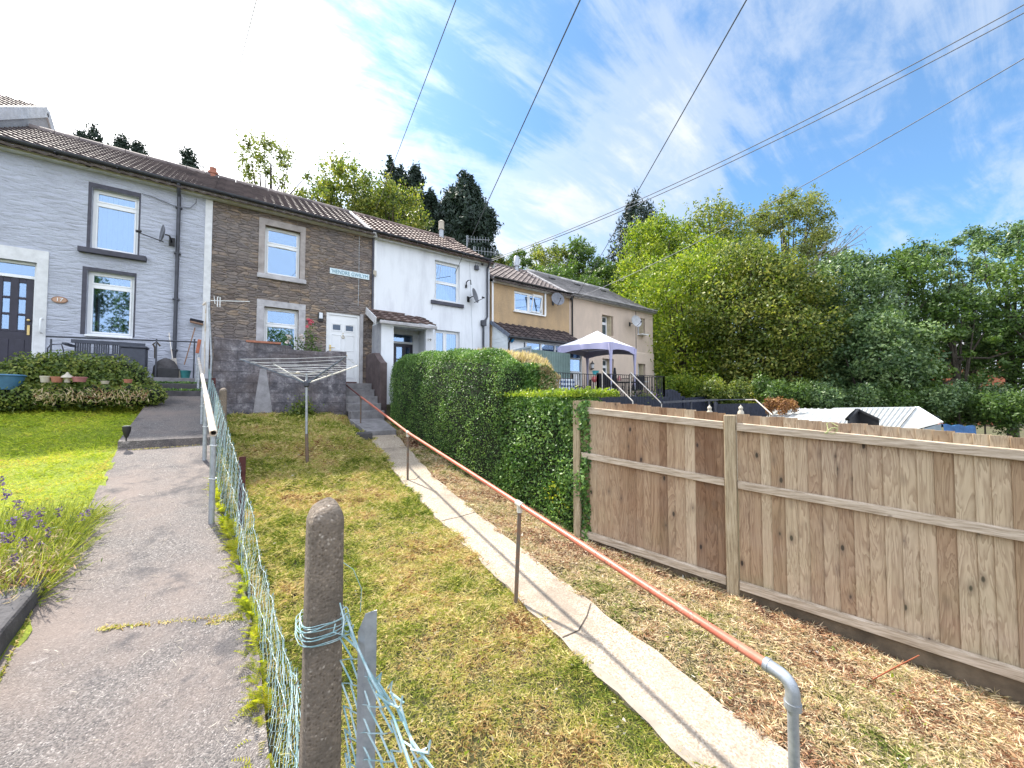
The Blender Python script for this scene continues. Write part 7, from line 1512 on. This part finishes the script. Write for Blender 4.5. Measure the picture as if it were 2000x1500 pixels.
for k, (px_, pyt, pyb, w_, d_, mat_, knd, lab) in enumerate((
  (1655,478,800,150,19,'lf_blue','loose','dark blue green tree right of the bare branches'),
  (1735,486,800,150,20,'lf_mid','loose','blue green tree with a notch of sky beside it'),
  (1800,462,790,150,21,'lf_blue','sparse','blue green tree second from the right edge'),
  (1880,440,770,150,22,'lf_blue','sparse','airy blue green tree rising near the right edge'),
  (1960,430,780,190,19,'lf_blue','sparse','airy green tree at the right edge'),
  (2060,440,820,200,17,'lf_mid','round','green tree cut by the right edge'),
  (1860,560,840,170,18,'lf_mid','sparse','low tree half hiding the brick house'),
  (1700,600,830,170,17,'lf_blue','round','low dark tree over the metal shed roofs'),
  (1600,560,820,140,21,'lf_mid','round','shadowy tree at the centre of the tree line'))):
    tree('deciduous_tree', lab, px_, pyt, pyb, w_, d_, mat_, 19000 if knd in ('round','loose') else 12000, .15, knd, 240+k, nb=46, shell=.85 if knd == 'sparse' else .55, group=TR)
for (x_, y_, z_, w_, h_, lab) in ((-7.5,-13,8.6,5.0,9.5,'big tree across the lane reflected in the grey house window'), (3.6,-14,6.6,5.0,8.0,'tree across the lane reflected in the stone house lower window')):
    root = empty('deciduous_tree', (x_, y_, gz(x_, y_)), lab, 'tree'); rr_ = random.Random(int(x_*10)); bl_ = []
    for k in range(26): a = rr_.random()*6.28; f = rr_.random(); bl_.append((x_+math.cos(a)*w_*.36*rr_.random()**.5, y_+math.sin(a)*w_*.36*rr_.random()**.5, z_-h_*.9*f-.5, .9, .9, .9))
    P_, Q_, i_ = blob_leaves(bl_, 9000, .22, .5, 77, shell=.7); quads_obj('crown', Q_, MT['lf_mid'], root); m_ = MB(); m_.tube([(x_,y_,gz(x_,y_)-.2),(x_,y_,z_-2)], [.22,.1], 8); m_.build('trunk', MT['bark'], root)
# bare twigs arching out of the grove
bt = empty('bare_tree', at_d(1600,640,22), 'bare pale branches arching right out of the grove', 'tree'); m_ = MB(); rr_ = random.Random(9)
for k in range(26):
    s_ = at_d(1575+rr_.uniform(-20,30), 560+rr_.uniform(-30,40), 21.5); e_ = at_d(1610+rr_.uniform(0,100), 430+rr_.uniform(0,110), 21.5+rr_.uniform(-1,1)); md = s_.lerp(e_, .5)+Vector((0,0,.8*rr_.random())); m_.tube([s_, md, e_, e_+Vector((rr_.uniform(.1,.5),0,rr_.uniform(-.3,.1)))], [.035,.022,.012,.006], 5)
m_.build('branches', MT['bark_pale'], bt)
# undergrowth along the far gardens
def bush(px_, pyt, pyb, w_, d_, mat_, n, size, lab, seed, name='bush'):
    b_ = []; rr_ = random.Random(seed); m = 12
    for k in range(m):
        x = px_-w_/2+w_*(k+.5)/m; p = at_d(x, pyt+(pyb-pyt)*rr_.uniform(.15,.55), d_+rr_.uniform(-.6,.6)); h = (pyb-pyt)/FPX*d_; b_.append((p.x,p.y,p.z-h*.15,w_/FPX*d_*.14,w_/FPX*d_*.14,h*.36))
    P_, Q_, i_ = blob_leaves(b_, n, size, .5, seed, shell=.7); c = at_d(px_, pyb, d_); root = empty(name, c, lab, 'bush', 'bushes beyond the gardens'); quads_obj('foliage', Q_, MT[mat_], root)
    for k in range(0, m, 4): q_ = b_[k]; m_ = MB(); m_.tube([(q_[0],q_[1],q_[2]-q_[5]-.8),(q_[0]+.05,q_[1],q_[2])], [.03,.015], 5); m_.build('stem', MT['bark'], root)
bush(1345,728,790,110,17.5,'lf_bright',9000,.11,'sunlit yellow green bush behind the navy fence',301)
bush(1430,735,800,130,17,'lf_olive',9000,.11,'leafy bush behind the low dark fence',302)
bush(1545,730,810,130,16,'lf_mid',9000,.11,'mid green bush left of the metal roofs',303)
bush(1525,775,812,56,12.5,'lf_rust',2600,.07,'russet leaved bush beside the metal roof',304)
bush(1650,745,812,130,15.5,'lf_blue',9000,.11,'dark bush directly behind the metal roofs',305)
bush(1770,740,815,130,15.5,'lf_mid',9000,.11,'green bush behind the roof gable end',306)
bush(1890,740,830,150,15,'lf_blue',10000,.11,'dark bush above the blue tarpaulin',307)
bush(1990,760,850,150,13.5,'lf_mid',9000,.10,'green bush at the right edge over the fence',308)
bush(1295,690,740,40,23,'lf_mid',3000,.13,'small bush at the corner of the end house',309)
